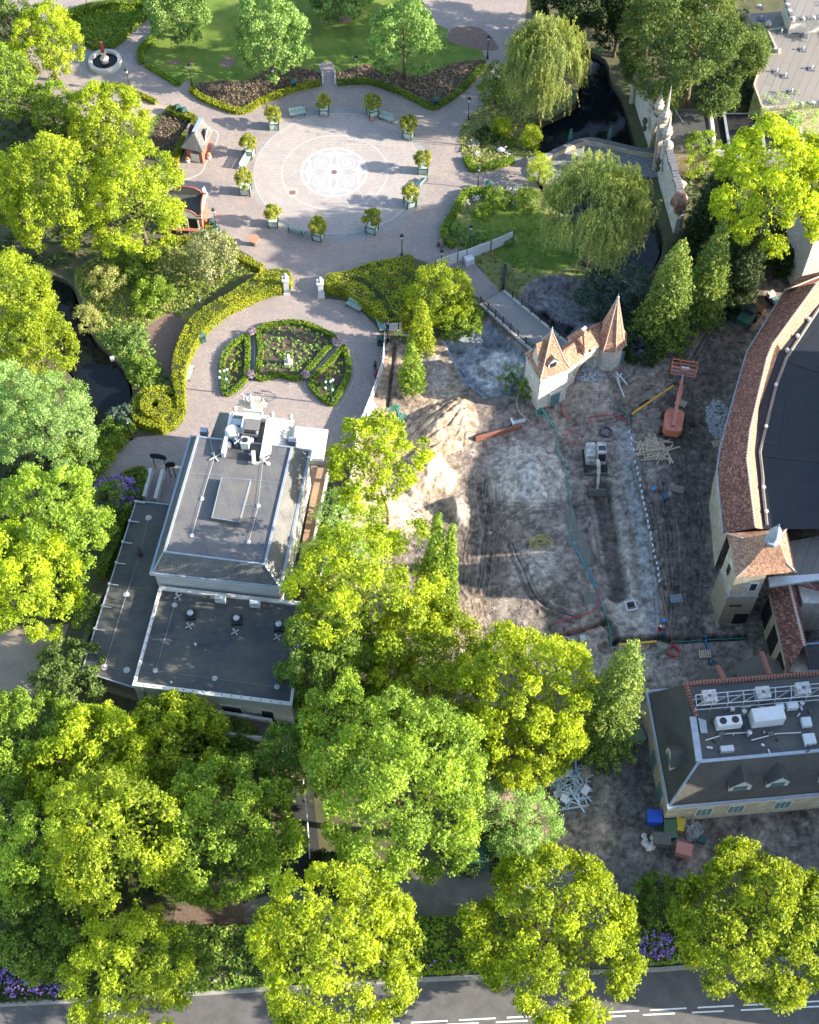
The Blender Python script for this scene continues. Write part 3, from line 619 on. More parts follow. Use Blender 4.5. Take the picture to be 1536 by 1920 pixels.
blob(755, 790, 12, 10, (0.10, 0.08, 0.06), .6); blob(770, 735, 50, 45, BROWN, 0.55, h=0.6); blob(730, 700, 20, 60, BROWN, 0.5); line([(745, 600), (735, 690), (728, 760)], 7, DARK, 0.8, -0.4)
blob(800, 700, 40, 35, (0.2, 0.18, 0.165), 0.8, 0.3, 0.8); blob(920, 760, 60, 30, DARK, 0.55); blob(950, 790, 30, 25, MID, .8)
# wheel ruts
ruts(D1((1130, 480), (1130, 760), (1080, 1000), (1060, 1350)), 22, 9); ruts(D1((1250, 560), (1240, 800), (1190, 1050), (1150, 1360)), 20, 8)
ruts(D1((560, 600), (760, 780), (960, 960), (1010, 1300)), 18, 7, 0.08, BROWN); ruts(D1((1536, 760), (1400, 820), (1320, 950), (1280, 1200)), 16, 7)
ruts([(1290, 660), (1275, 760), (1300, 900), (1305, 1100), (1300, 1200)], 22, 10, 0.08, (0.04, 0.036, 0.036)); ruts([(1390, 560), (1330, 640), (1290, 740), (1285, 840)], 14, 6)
ruts([(1290, 740), (1210, 770), (1120, 790)], 9, 5); ruts([(880, 1130), (895, 1200), (880, 1280)], 24, 8, 0.08, BROWN)
ruts(D2((60, 560), (200, 600), (420, 600), (640, 560)), 14, 7); ruts(D2((30, 560), (90, 800), (60, 1100)), 16, 7)
for pp in ([(900, 900), (915, 1000), (905, 1100)], [(1240, 900), (1262, 1050), (1258, 1180)], [(1190, 860), (1225, 1000), (1240, 1190)], [(1420, 520), (1350, 600), (1300, 680)], [(960, 1020), (1010, 1130), (1080, 1160)], [(760, 1000), (830, 1060), (880, 1120)]):
    ruts(pp, 9, 5, 0.09, (0.03, 0.027, 0.026), 0.8, 0.3); ruts(pp, 11, 4, -0.05, GREY, 0.5, 0.3)
for k in range(90): blob(random.uniform(860, 1330), random.uniform(640, 1270), random.uniform(3, 13), random.uniform(2, 9), random.choice((DARK, PALE, GREY, BROWN, DARK)), random.uniform(0.4, 0.9), 0.4, random.uniform(-0.12, 0.2), random.uniform(0, 3))
# liner pools beside the bridge
area(C6((150, 660), (280, 610), (420, 560), (520, 660), (650, 770), (640, 900), (560, 985), (400, 1000), (270, 905), (190, 760)), (0.17, 0.19, 0.22), 0.95, 3, -1.1, 14, 0.1)
area(C6((300, 790), (400, 740), (470, 690), (560, 720), (645, 800), (540, 900), (480, 950), (420, 965), (370, 900)), (0.40, 0.385, 0.355), 0.95, 5, 0.15, 6, 0.3)
line(C6((160, 670), (210, 770), (290, 900), (400, 985)), 5, (0.36, 0.40, 0.45), 0.7, 0.08)
area(C6((600, 420), (680, 310), (800, 290), (960, 320), (1050, 420), (1040, 560), (900, 670), (800, 640), (640, 500)), (0.15, 0.152, 0.16), 0.95, 5, -1.0, 22, 0.2)
blob(*c6(760, 370), 42, 18, (0.17, 0.165, 0.16), 0.8); blob(*c6(960, 360), 30, 18, BROWN, 0.6)
area(C6((640, 480), (750, 465), (840, 530), (930, 550), (860, 650), (790, 610)), (0.02, 0.022, 0.025), 0.9, 4, -0.15, 5)
# ground at the castle gate
blob(*c6(1000, 890), 34, 22, (0.33, 0.33, 0.33), 0.7, 0.3, 0.3); blob(*c6(960, 940), 40, 22, GREY, 0.7, h=0.5); line(C6((1100, 830), (1140, 960), (1230, 1160)), 12, DARK, 0.5)
# yard by the slate house
area([(1060, 1395), (1235, 1390), (1260, 1600), (1290, 1650), (1190, 1735), (1060, 1640), (1040, 1540)], (0.13, 0.115, 0.105), 0.95, 10)
blob(1130, 1490, 26, 60, GREY, 0.8, 0.35, 0.7, 0.1); blob(1130, 1490, 40, 72, BROWN, 0.45); blob(1090, 1570, 60, 30, TAN, 0.5); area([(1180, 1200), (1340, 1205), (1330, 1290), (1100, 1290), (1090, 1210)], GREY, 0.55, 12)
blob(1330, 1250, 60, 40, DARK, 0.6); area([(900, 1430), (1000, 1440), (1060, 1560), (1040, 1610), (900, 1610)], BROWN, 0.8, 12)
flat = 1 - area([(1330, 980), (1700, 980), (1700, 1700), (1230, 1620), (1215, 1290), (1430, 1210)], None, 0, 8) 
Z = Z * np.where(V > 1290, 0.35 + 0.65 * flat, 1)
SC *= np.clip(1 + 1.1 * (n2 - 0.47) + 1.4 * (n3 - 0.5) + 0.6 * (fbm(GX * 0.7, GY * 0.9, 77, 4, 0.7) - 0.5), 0.35, 1.8)[..., None]
edge = np.clip(sd / 1.2, 0, 1); Z = Z * edge + 0.03 * np.clip(1 + sd / 0.3, 0, 1)
keep = sd > -0.28
fm = keep[:-1, :-1] & keep[1:, :-1] & keep[1:, 1:] & keep[:-1, 1:]
W = GX.shape[1]; vi = np.arange(GX.size).reshape(GX.shape)
quads = np.stack([vi[:-1, :-1][fm], vi[:-1, 1:][fm], vi[1:, 1:][fm], vi[1:, :-1][fm]], 1)
used = np.unique(quads); remap = np.full(GX.size, -1); remap[used] = np.arange(len(used))
co = np.stack([GX.ravel(), GY.ravel(), Z.ravel()], 1)[used]; quads = remap[quads]
me = bpy.data.meshes.new('building_site_ground'); me.vertices.add(len(co)); me.vertices.foreach_set('co', co.astype(np.float32).ravel())
me.loops.add(quads.size); me.loops.foreach_set('vertex_index', quads.astype(np.int32).ravel()); me.polygons.add(len(quads))
me.polygons.foreach_set('loop_start', np.arange(0, quads.size, 4, dtype=np.int32)); me.polygons.foreach_set('loop_total', np.full(len(quads), 4, np.int32))
ca = me.attributes.new('soil', 'FLOAT_COLOR', 'POINT'); ca.data.foreach_set('color', np.concatenate([SC.reshape(-1, 3)[used], np.ones((len(used), 1))], 1).astype(np.float32).ravel())
me.update(); me.polygons.foreach_set('use_smooth', np.ones(len(quads), bool))
site = link('building_site_ground', me, None, mat_vcol('site soil')); site['kind'] = 'structure'
def site_z(x, y):
    i = int(round((y - gy[0]) / STEP)); j = int(round((x - gx[0]) / STEP))
    if 0 <= i < Z.shape[0] and 0 <= j < Z.shape[1] and keep[i, j]: return float(Z[i, j])
    return 0.0
def G(u, v, dz=0.0):
    """point standing on the ground that shows at this pixel"""
    p = P(u, v)
    for _ in range(4): p = P(u, v, site_z(p.x, p.y))
    return Vector((p.x, p.y, site_z(p.x, p.y) + dz))
def drape(fn, pts, dz, n=8):
    L = smooth_line([G(*fn(*q)) for q in pts], n); return [Vector((p.x, p.y, site_z(p.x, p.y) + dz)) for p in L]
# pool and puddle water
q = C6((640, 480), (750, 465), (840, 530), (930, 550), (860, 650), (790, 610))
sheet('pool_water', smooth_line([P(*a, -1.05) for a in q], 4, True), -1.08, M_WATER)
pd = D2((490, 620), (540, 600), (560, 700), (600, 760), (640, 850), (625, 930), (570, 850), (520, 740))
pz = [G(*a).z for a in pd]; sheet('puddle', smooth_line([P(*a) for a in pd], 4, True), sum(pz) / len(pz) + 0.06, M_PUDDLE)
pd = D2((600, 1090), (665, 1085), (670, 1140), (610, 1145)); pz = [G(*a).z for a in pd]; sheet('puddle', smooth_line([P(*a) for a in pd], 4, True), sum(pz) / len(pz) + 0.06, M_PUDDLE)
# ------------------------------------------------------------------ vegetation
L_LIME = mat_leaf('lime leaves', (0.116, 0.181, 0.014), (0.469, 0.570, 0.027), 0.42)
L_YEL = mat_leaf('yellow green leaves', (0.130, 0.197, 0.009), (0.545, 0.672, 0.030), 0.45)
L_MID = mat_leaf('mid green leaves', (0.061, 0.123, 0.017), (0.255, 0.369, 0.051), 0.40)
L_GREEN = mat_leaf('fresh green leaves', (0.086, 0.156, 0.019), (0.342, 0.484, 0.046), 0.42)
L_CHEST = mat_leaf('chestnut leaves', (0.078, 0.156, 0.029), (0.346, 0.491, 0.134), 0.36, (1.3, 1.25, 0.6))
L_PALE = mat_leaf('pale green leaves', (0.183, 0.317, 0.067), (0.429, 0.595, 0.192), 0.40, (1.3, 1.2, 0.7))
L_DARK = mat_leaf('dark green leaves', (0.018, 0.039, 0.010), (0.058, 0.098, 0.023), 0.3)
L_OLIVE = mat_leaf('olive green leaves', (0.056, 0.103, 0.020), (0.174, 0.233, 0.058), 0.35)
L_WILLOW = mat_leaf('willow leaves', (0.139, 0.210, 0.058), (0.429, 0.455, 0.160), 0.42, (1.3, 1.2, 0.6))
L_CONIF = mat_leaf('cypress foliage', (0.080, 0.143, 0.029), (0.266, 0.332, 0.058), 0.25)
L_CONIFD = mat_leaf('dark cypress foliage', (0.022, 0.045, 0.017), (0.070, 0.098, 0.031), 0.25)
L_BLUE = mat_leaf('grey blue leaves', (0.057, 0.098, 0.075), (0.127, 0.184, 0.149), 0.3, (1, 1.1, 0.9))
L_CREAM = mat_leaf('cream magnolia leaves', (0.113, 0.152, 0.037), (0.468, 0.462, 0.228), 0.35, (1.2, 1.1, 0.7))
L_HEDGE = mat_leaf('hedge leaves', (0.167, 0.208, 0.009), (0.354, 0.368, 0.013), 0.25)
L_HEDGEG = mat_leaf('box hedge leaves', (0.086, 0.166, 0.009), (0.209, 0.301, 0.015), 0.25)
L_PURPLE = mat_leaf('purple blossom', (0.184, 0.092, 0.345), (0.483, 0.322, 0.667), 0.25, (1, 0.9, 1.1))
L_BED = mat_leaf('bedding plants', (0.101, 0.103, 0.048), (0.345, 0.235, 0.166), 0.25, (1.1, 1, 0.8))
L_WHITEFL = mat_leaf('white flowers', (0.517, 0.517, 0.437), (0.700, 0.700, 0.700), 0.2, (1, 1, 1))
L_STRAW = mat_leaf('straw grass', (0.191, 0.232, 0.051), (0.476, 0.463, 0.152), 0.3, (1.1, 1, 0.7))
M_BARK = mat('bark', (0.10, 0.075, 0.05), (0.17, 0.13, 0.09), 3.0, 0.95, 0.6)
M_BIRCH = mat('pale bark', (0.42, 0.38, 0.32), (0.2, 0.17, 0.14), 5.0, 0.9, 0.3)
M_HCORE = mat('hedge twigs', (0.045, 0.055, 0.012), (0.03, 0.035, 0.012), 4.0, 1.0)
def place(uc, vc, ru, rv, clear):
    zc = 6.0
    for _ in range(5):
        p = P(uc, vc, zc); s = scale_at(p); R = ru / s; e = math.atan2(CAM_H - zc, math.hypot(p.x, p.y))
        h2 = (rv / s) ** 2 - (R * math.sin(e)) ** 2
        Rz = math.sqrt(max(h2, 1e-4)) / math.cos(e); Rz = max(0.55 * R, min(1.5 * R, Rz)); zc = clear + Rz * 0.92
    return Vector((p.x, p.y, 0)), zc, R, Rz
TSEED = [0]
def tree(label, uc, vc, ru, rv, lm, clear=3.0, group=None, name='broadleaf_tree', leaf=0.2, dens=1.0, bark=None, trunk_to=None, **kw):
    TSEED[0] += 1
    b, zc, R, Rz = place(uc, vc, ru, rv, clear * (0.6 if clear < 5 else 1)); R *= 1.07; Rz *= 1.04
    b.z = site_z(b.x, b.y) - 0.05
    t = thing(name, label, 'tree', b, 0, group)
    leaf = leaf * (0.92 if R > 5 else 0.82)
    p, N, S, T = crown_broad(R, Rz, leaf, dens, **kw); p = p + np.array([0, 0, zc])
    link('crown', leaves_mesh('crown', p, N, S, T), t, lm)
    trunk_mb(zc + 0.2 * Rz, 0.10 + 0.035 * R, TSEED[0], 6, R * 0.55).build('trunk', bark or M_BARK, t, smooth=True)
    return t
def willow(label, uc, vc, ru, rv, lm, group=None, strands=900):
    b, zc, R, Rz = place(uc, vc, ru, rv, 5.0); TSEED[0] += 1
    t = thing('willow_tree', label, 'tree', b, 0, group)
    p, N, S, T, td = crown_willow(R, Rz, 0.18, strands); p[:, 2] += zc; k = p[:, 2] > 0.15; p, N, S, T, td = p[k], N[k], S[k], T[k], td[k]
    link('crown', leaves_mesh('crown', p, N, S, T, 0.3, td), t, lm)
    trunk_mb(zc + 0.3 * Rz, 0.4, TSEED[0], 9, R * 0.6).build('trunk', M_BARK, t, smooth=True)
    return t
def conifer(label, ub, vb, ut, vt, hw, lm, group=None, name='conifer_tree', **kw):
    b = G(ub, vb); H = HT(b, vt) - b.z; s = scale_at(b); R = hw / s; TSEED[0] += 1
    t = thing(name, label, 'tree', b, 0, group)
    p, N, S, T = crown_conifer(R, H * 0.97, **kw); p[:, 2] += 0.35 + max(0, -(p[:, 2].min()) * 0.5)
    link('crown', leaves_mesh('crown', p, N, S, T, 0.5), t, lm)
    m = MB(); m.tube([(0, 0, 0), (0, 0, H * 0.5), (0, 0, H * 0.95)], [0.05 + 0.016 * H, 0.03 + 0.009 * H, 0.02], 6); m.build('trunk', M_BARK, t)
    return t
def shrub(label, uc, vc, ru, rv, lm, cat='shrub', name='shrub', group=None, clear=-0.1, leaf=0.14, dens=0.9, sub=0.35, **kw):
    b, zc, R, Rz = place(uc, vc, ru, rv, clear); zc = max(zc, 0.35 * Rz)
    p, N, S, T = crown_broad(R, Rz, leaf, dens, lump=0.38, sub=sub, **kw); p[:, 2] += zc; z0 = 0.03; p[:, 2] = np.maximum(p[:, 2], z0 + 0.02)
    b.z = site_z(b.x, b.y)
    o = link(name, leaves_mesh(name, p, N, S, T), None, lm); o.location = b
    return tag(o, label, cat, group)
# ---- left side
GL = 'bright trees along the left edge'
tree('round lime green tree nearest the fountain, top left', 88, 78, 60, 70, L_LIME, 2.5, GL, lump=0.22, spike=0.04)
tree('dark green tree at the left edge below the top corner', 12, 165, 52, 95, L_GREEN, 2.5, GL)
tree('yellowish tree in the very top left corner', 18, 40, 50, 60, L_OLIVE, 2.5, GL)
tree('slim green tree between the fountain and the big left crowns', 98, 205, 38, 62, L_GREEN, 1.5, GL, lump=0.34)
tree('lime green tree right beside the sandy path and flower bed', 200, 228, 68, 72, L_LIME, 2.0, GL, lump=0.22, spike=0.04)
tree('largest lime green tree of the left group, dense rounded crown', 110, 372, 92, 132, L_LIME, 3.0, GL, lump=0.22, spike=0.04)
tree('lime green tree cut by the left edge beside the largest crown', 12, 360, 60, 120, L_LIME, 3.0, GL, lump=0.22, spike=0.04)
tree('pale lime tree behind the two red brick kiosks', 258, 380, 84, 108, L_LIME, 2.5, GL, leaf=0.17)
tree('lime green tree at the left edge above the dark stream', 25, 560, 72, 90, L_LIME, 2.5, GL, lump=0.22, spike=0.04)
tree('yellow green tree overhanging the middle of the dark stream', 68, 650, 70, 82, L_LIME, 2.5, GL, lump=0.22, spike=0.04)
tree('pale feathery tree overhanging the lower end of the stream', 84, 795, 88, 90, L_PALE, 2.5, GL, leaf=0.15, flat=0.6)
tree('pale feathery tree at the left edge above the stream bend', 10, 760, 60, 70, L_PALE, 2.5, GL, leaf=0.15, flat=0.6)
tree('green tree beside the long low roof of the villa', 105, 990, 96, 110, L_GREEN, 3.0, GL)
tree('bright yellow green tree at the left edge above the sand clearing', 55, 1085, 90, 100, L_YEL, 3.0, GL)
tree('low dark green tree between hedge and stream end', 150, 870, 44, 45, L_MID, 0.8, GL)
tree('small olive tree at the lower left corner of the long roof', 132, 1265, 64, 58, L_OLIVE, 2.0, GL)
# ---- lower left wood
GB = 'trees of the lower left wood'
tree('green tree at the left edge below the sand clearing', 40, 1390, 95, 90, L_GREEN, 3.0, GB)
tree('yellow green tree left of the middle of the lower left wood', 165, 1435, 110, 105, L_YEL, 4.0, GB, leaf=0.22)
tree('light green tree in front of the villa back wall', 312, 1408, 102, 82, L_LIME, 3.0, GB)
tree('light green tree with round crown beside the dark tarmac path', 425, 1555, 128, 125, L_GREEN, 4.0, GB)
tree('large lime green tree in the middle of the lower left wood', 215, 1590, 120, 130, L_LIME, 4.5, GB)
tree('dark green tree at the left edge, lower left wood', 55, 1600, 85, 110, L_GREEN, 3.0, GB)
tree('pale grey green tree cut by the left edge', -12, 1650, 42, 75, L_PALE, 2.5, GB, leaf=0.15)
tree('deep green tree above the purple bank at lower left', 90, 1720, 105, 80, L_MID, 3.0, GB)
tree('yellow street tree at lower left overhanging the road', 240, 1835, 92, 105, L_YEL, 4.0, 'street trees along the road', leaf=0.17, flat=0.7, spike=0.25)
tree('darker green street tree squeezed beside the yellow one, lower left', 335, 1805, 62, 92, L_MID, 3.0, 'street trees along the road', leaf=0.17, flat=0.7)
tree('green tree left of the dark tarmac path below the villa steps', 540, 1425, 55, 58, L_MID, 2.0, GB)
# ---- centre
GC = 'trees in the middle below the building site'
tree('tall bright green tree just right of the villa roof', 690, 1120, 118, 140, L_LIME, 2.5, GC, spike=0.3, lump=0.26)
tree('dark green tree leaning over the rear roof of the villa', 620, 1225, 84, 95, L_MID, 2.5, GC)
tree('bright green tree in the centre, crown against the bare soil', 800, 1255, 118, 115, L_LIME, 3.5, GC)
tree('largest light green tree in the centre bottom', 752, 1482, 150, 160, L_GREEN, 4.0, GC)
tree('light green tree between villa corner and the largest centre tree', 648, 1380, 86, 92, L_GREEN, 3.5, GC)
tree('bright yellow green tree right of centre beside the concrete slab', 992, 1305, 106, 150, L_YEL, 3.5, GC, spike=0.25, leaf=0.21)
tree('yellow green tree above the dirt track, right of centre', 985, 1395, 80, 75, L_LIME, 2.5, GC)
conifer('slim green conifer standing up from the centre trees', 815, 1150, 790, 965, 34, L_GREEN, GC, droop=0.1)
conifer('thin wispy conifer at the edge of the bare soil', 840, 1150, 828, 985, 15, L_GREEN, GC, droop=0.05)
conifer('yellowish larch beside the slate roofed house', 1130, 1400, 1150, 1205, 56, L_CONIF, None, irregular=0.4, power=0.55)
tree('pale greyish tree beside the dirt track', 972, 1542, 70, 56, L_PALE, 1.5, None, leaf=0.13, flat=0.7)
GS = 'street trees along the road'
tree('yellow street tree left of the bottom centre', 628, 1778, 140, 145, L_YEL, 5.0, GS, leaf=0.2, flat=0.75, spike=0.16, lump=0.25)
tree('yellow street tree right of the bottom centre', 1035, 1755, 148, 142, L_YEL, 5.0, GS, leaf=0.2, flat=0.75, spike=0.16, lump=0.25)
tree('yellow green street tree in the lower right corner', 1420, 1735, 138, 125, L_LIME, 5.0, GS, leaf=0.2, flat=0.75, spike=0.16, lump=0.25)
# honey locust with a bare trunk on the site
t = thing('locust_tree', 'bright yellow green tree with bare slender trunk on the sunlit sand', 'tree', G(727, 982), 0)
tb = t.location.copy(); zz = 8.2
cc = P(703, 862, zz); off = np.array([cc.x - tb.x, cc.y - tb.y, zz - tb.z])
p, N, S, T = crown_broad(4.3, 2.6, 0.19, 0.75, lump=0.26, flat=0.55, spike=0.3, zmin=-0.4); link('crown', leaves_mesh('crown', p + off, N, S, T), t, L_YEL)
m = MB(); o3 = Vector(off); m.tube([(0, 0, -0.1), (0.05, 0.1, 2.5), o3 * 0.6, o3 * 0.85], [0.2, 0.15, 0.12, 0.08], 7)
for k in range(9):
    a = k * 0.7; m.tube([o3 * 0.6, o3 * 0.8 + Vector((math.cos(a), math.sin(a), 0.5)), o3 + Vector((3 * math.cos(a), 3 * math.sin(a), 0.8))], [0.09, 0.06, 0.02], 5)
m.build('trunk', mat('yellow bark', (0.25, 0.19, 0.07), (0.16, 0.12, 0.05), 3), t, smooth=True)
# sparse birches along the villa path
for i, (u, v, ru, rv, lb) in enumerate([(640, 965, 42, 62, 'sparse pale birch beside the villa path, nearest the locust tree'), (615, 1065, 55, 60, 'sparse pale birch beside the villa rear corner'), (665, 1030, 45, 60, 'thin pale birch on the sand left of the tall green tree')]):
    tree(lb, u, v, ru, rv, L_PALE, 1.0, 'sparse birches by the villa', 'birch_tree', 0.13, 0.42, M_BIRCH, lump=0.34)
# ---- upper park
GP = 'chestnut trees on the lawn'
tree('left chestnut tree on the lawn with tall pale crown', 510, 72, 61, 76, L_CHEST, 2.2, GP, leaf=0.24)
tree('right chestnut tree on the lawn above the flower bed', 757, 70, 61, 74, L_CHEST, 2.2, GP, leaf=0.24)
tree('chestnut tree at the top edge left of the lawn', 332, 18, 56, 56, L_CHEST, 1.6, GP, leaf=0.24)
tree('chestnut tree cut by the top edge between the two lawn chestnuts', 640, -8, 52, 40, L_CHEST, 1.6, GP, leaf=0.24)
willow('weeping willow beside the dark moat, upper one', 1025, 112, 72, 80, L_WILLOW, 'weeping willows by the moat', 1900)
willow('weeping willow hanging over the stone bridge, lower one', 1116, 385, 98, 90, L_WILLOW, 'weeping willows by the moat', 2900)
tree('big olive green tree behind the wall with spires', 1308, 98, 122, 120, L_OLIVE, 3.5, None, leaf=0.17)
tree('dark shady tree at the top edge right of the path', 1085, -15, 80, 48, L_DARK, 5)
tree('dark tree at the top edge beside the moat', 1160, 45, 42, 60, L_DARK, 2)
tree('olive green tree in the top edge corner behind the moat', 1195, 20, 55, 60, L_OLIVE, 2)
tree('bright yellow green maple at the right edge', 1447, 355, 98, 118, L_YEL, 9.0, leaf=0.24)
tree('green tree at the right edge beyond the maple', 1560, 330, 70, 90, L_LIME, 9.0)
tree('sparse half bare tree in front of the flat grey roof', 1465, 225, 62, 42, L_PALE, 2.0, None, leaf=0.12, dens=0.3, bark=M_BIRCH)
shrub('bright green shrub behind the lower wall beside the tunnel roof', 1312, 290, 34, 56, L_GREEN)
conifer('yellow tipped cypress nearest the castle gate', 1238, 632, 1236, 455, 58, L_CONIF, 'cypresses by the castle', power=0.7, irregular=0.25)
conifer('middle cypress of the row behind the castle gate', 1310, 596, 1330, 418, 46, L_CONIF, 'cypresses by the castle', power=0.7, irregular=0.25)
conifer('tall dark cypress at the right end of the row', 1372, 570, 1388, 358, 42, L_CONIFD, 'cypresses by the castle', power=0.6)
conifer('dark evergreen behind the lower end of the carved wall', 1318, 470, 1310, 300, 46, L_CONIFD, None, power=0.6)
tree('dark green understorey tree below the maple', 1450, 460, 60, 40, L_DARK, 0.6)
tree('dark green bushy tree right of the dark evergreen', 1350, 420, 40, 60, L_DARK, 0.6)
# off the right and top edges: they throw the shade on lawn and site
for u_, v_, r_ in ((1085, -95, 72), (1250, -130, 85)): tree('leafy tree beyond the top edge, %s' % {930: 'above the bend of the path', 1085: 'above the upper willow', 1250: 'above the carved wall', 800: 'above the right lawn chestnut'}[u_], u_, v_, r_, r_, L_MID, {930: 8, 1085: 11, 1250: 13, 800: 5}[u_], 'trees beyond the top edge', dens=.6, leaf=.26)
GO = 'trees beyond the right edge'
for i, (x, y, R, zc) in enumerate([(62, 158, 7, 9), (70, 138, 7, 10), (75, 60, 7, 10)]):
    o = bpy.data.objects.get('broadleaf_tree'); n = copy_tree(o); n.location = (x, y, 0); n.scale = (1.6, 1.6, 1.5); n['group'] = GO; n['label'] = ['green tree beyond the right edge, level with the lawn', 'green tree beyond the right edge, level with the grey flat roof', 'green tree beyond the right edge behind the castle'][i]
# ---- shrubs and small trees round the bridge and gardens
tree('light green round shrub tree left of the paved bridge', 828, 552, 54, 54, L_LIME, 0.5, None, leaf=0.16)
shrub('green shrub under the left bridge railing', 862, 600, 40, 28, L_GREEN)
conifer('small yellow green conifer left of the round shrub tree', 790, 655, 786, 568, 25, L_LIME, 'small conifers by the site fence')
conifer('small dark green conifer standing in the soil by the fence', 772, 728, 770, 648, 27, L_GREEN, 'small conifers by the site fence')
shrub('grey blue shrub behind the castle gate', 1135, 555, 50, 40, L_BLUE); shrub('grey blue shrub right behind the pointed turret', 1190, 540, 34, 44, L_BLUE)
tree('cream and green magnolia beside the long hedge', 395, 480, 40, 50, L_CREAM, 0.2, None, leaf=0.2)
shrub('round glossy shrub in the stream garden', 288, 555, 34, 30, L_GREEN); shrub('dark green shrub in the stream garden below the lime trees', 245, 500, 34, 28, L_MID)
shrub('flowering pale shrub on the stream bank', 245, 640, 26, 22, L_CHEST, leaf=0.11); shrub('green bank shrub left of the bark patch', 268, 695, 28, 24, L_MID); shrub('straw coloured grassy shrub in the upper stream garden', 200, 530, 30, 28, L_STRAW, leaf=0.11)
shrub('straw coloured grass clump at the top of the stream bank', 165, 600, 20, 40, L_STRAW, leaf=0.11)
shrub('spiky palm like shrub at the stream end', 225, 785, 22, 20, L_BLUE, leaf=0.2); shrub('low green shrub beside the street lamp and curling hedge', 215, 815, 30, 22, L_MID)
shrub('low green shrub at the lower end of the stream', 180, 850, 30, 26, L_GREEN)
shrub('purple flowering rhododendron beside the villa hedge', 215, 930, 36, 34, L_PURPLE, leaf=0.13, dens=0.5); shrub('dark leaves of the rhododendron beside the villa hedge', 212, 945, 42, 40, L_MID)
shrub('dark rhododendron with purple flowers right of the castle gate', 1200, 650, 26, 22, L_PURPLE, leaf=0.1, dens=0.18); shrub('dark green rhododendron bush right of the castle gate turret', 1202, 652, 32, 26, L_DARK)
tree('thin yellow sapling at the bridge end', 1012, 318, 20, 34, L_YEL, 0.8, None, 'sapling', 0.11, 0.3); tree('slim yellow green young tree beside the moat', 997, 258, 15, 36, L_LIME, 0.3, None, 'sapling', 0.12, 0.8)
tree('light green young tree left of the upper willow', 930, 160, 30, 40, L_MID, 0.5, None, leaf=0.14, dens=0.6); tree('small yellow sapling in the rough grass bed', 940, 238, 14, 16, L_LIME, 0.3, None, 'sapling', 0.1, 0.4)
shrub('sparse bare bush beside the gate tower', 962, 700, 22, 30, L_MID, leaf=0.09, dens=0.22)
shrub('ivy bush beside the gate tower wall', 990, 730, 14, 16, L_MID)
shrub('yellow green climber on the corner of the gate tower', 1018, 737, 12, 12, L_LIME, leaf=0.1, clear=0.5)
for i, (u, v, r, l) in enumerate([(862, 430, 14, 'pale shrub at the left corner of the garden lawn'), (880, 452, 12, 'pale shrub behind the white hoarding'), (900, 440, 10, 'small pale shrub nearest the hoarding middle'), (905, 395, 14, 'green shrub with white flowers in the garden lawn'), (955, 452, 10, 'low pale shrub at the right end of the hoarding')]):
    shrub(l, u, v, r, r * 0.85, L_CHEST if i != 3 else L_GREEN, leaf=0.1)
for i, (u, v, r, rv) in enumerate([(915, 255, 18, 13), (930, 372, 22, 12), (955, 270, 10, 9), (985, 375, 22, 14)]):
    shrub(['dark round shrub in the rough grass by the path', 'dark shrub among the white flowers of the garden lawn', 'small blue green shrub in the rough grass', 'dark shrub at the pond end of the garden lawn'][i], u, v, r, rv, L_MID if i else L_DARK, leaf=0.1)
# hedge-like growth in the lower right and along the road
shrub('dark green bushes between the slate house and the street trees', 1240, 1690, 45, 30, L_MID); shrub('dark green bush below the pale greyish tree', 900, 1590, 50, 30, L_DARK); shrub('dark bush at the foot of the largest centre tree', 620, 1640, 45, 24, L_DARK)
shrub('dark ivy bush in front of the villa back wall', 330, 1330, 60, 26, L_MID); shrub('dark bushes left of the long low roof', 160, 1150, 30, 50, L_MID); shrub('green bush at the villa rear steps', 440, 1390, 40, 24, L_MID)
shrub('green bush right of the villa rear corner', 590, 1330, 34, 50, L_MID)
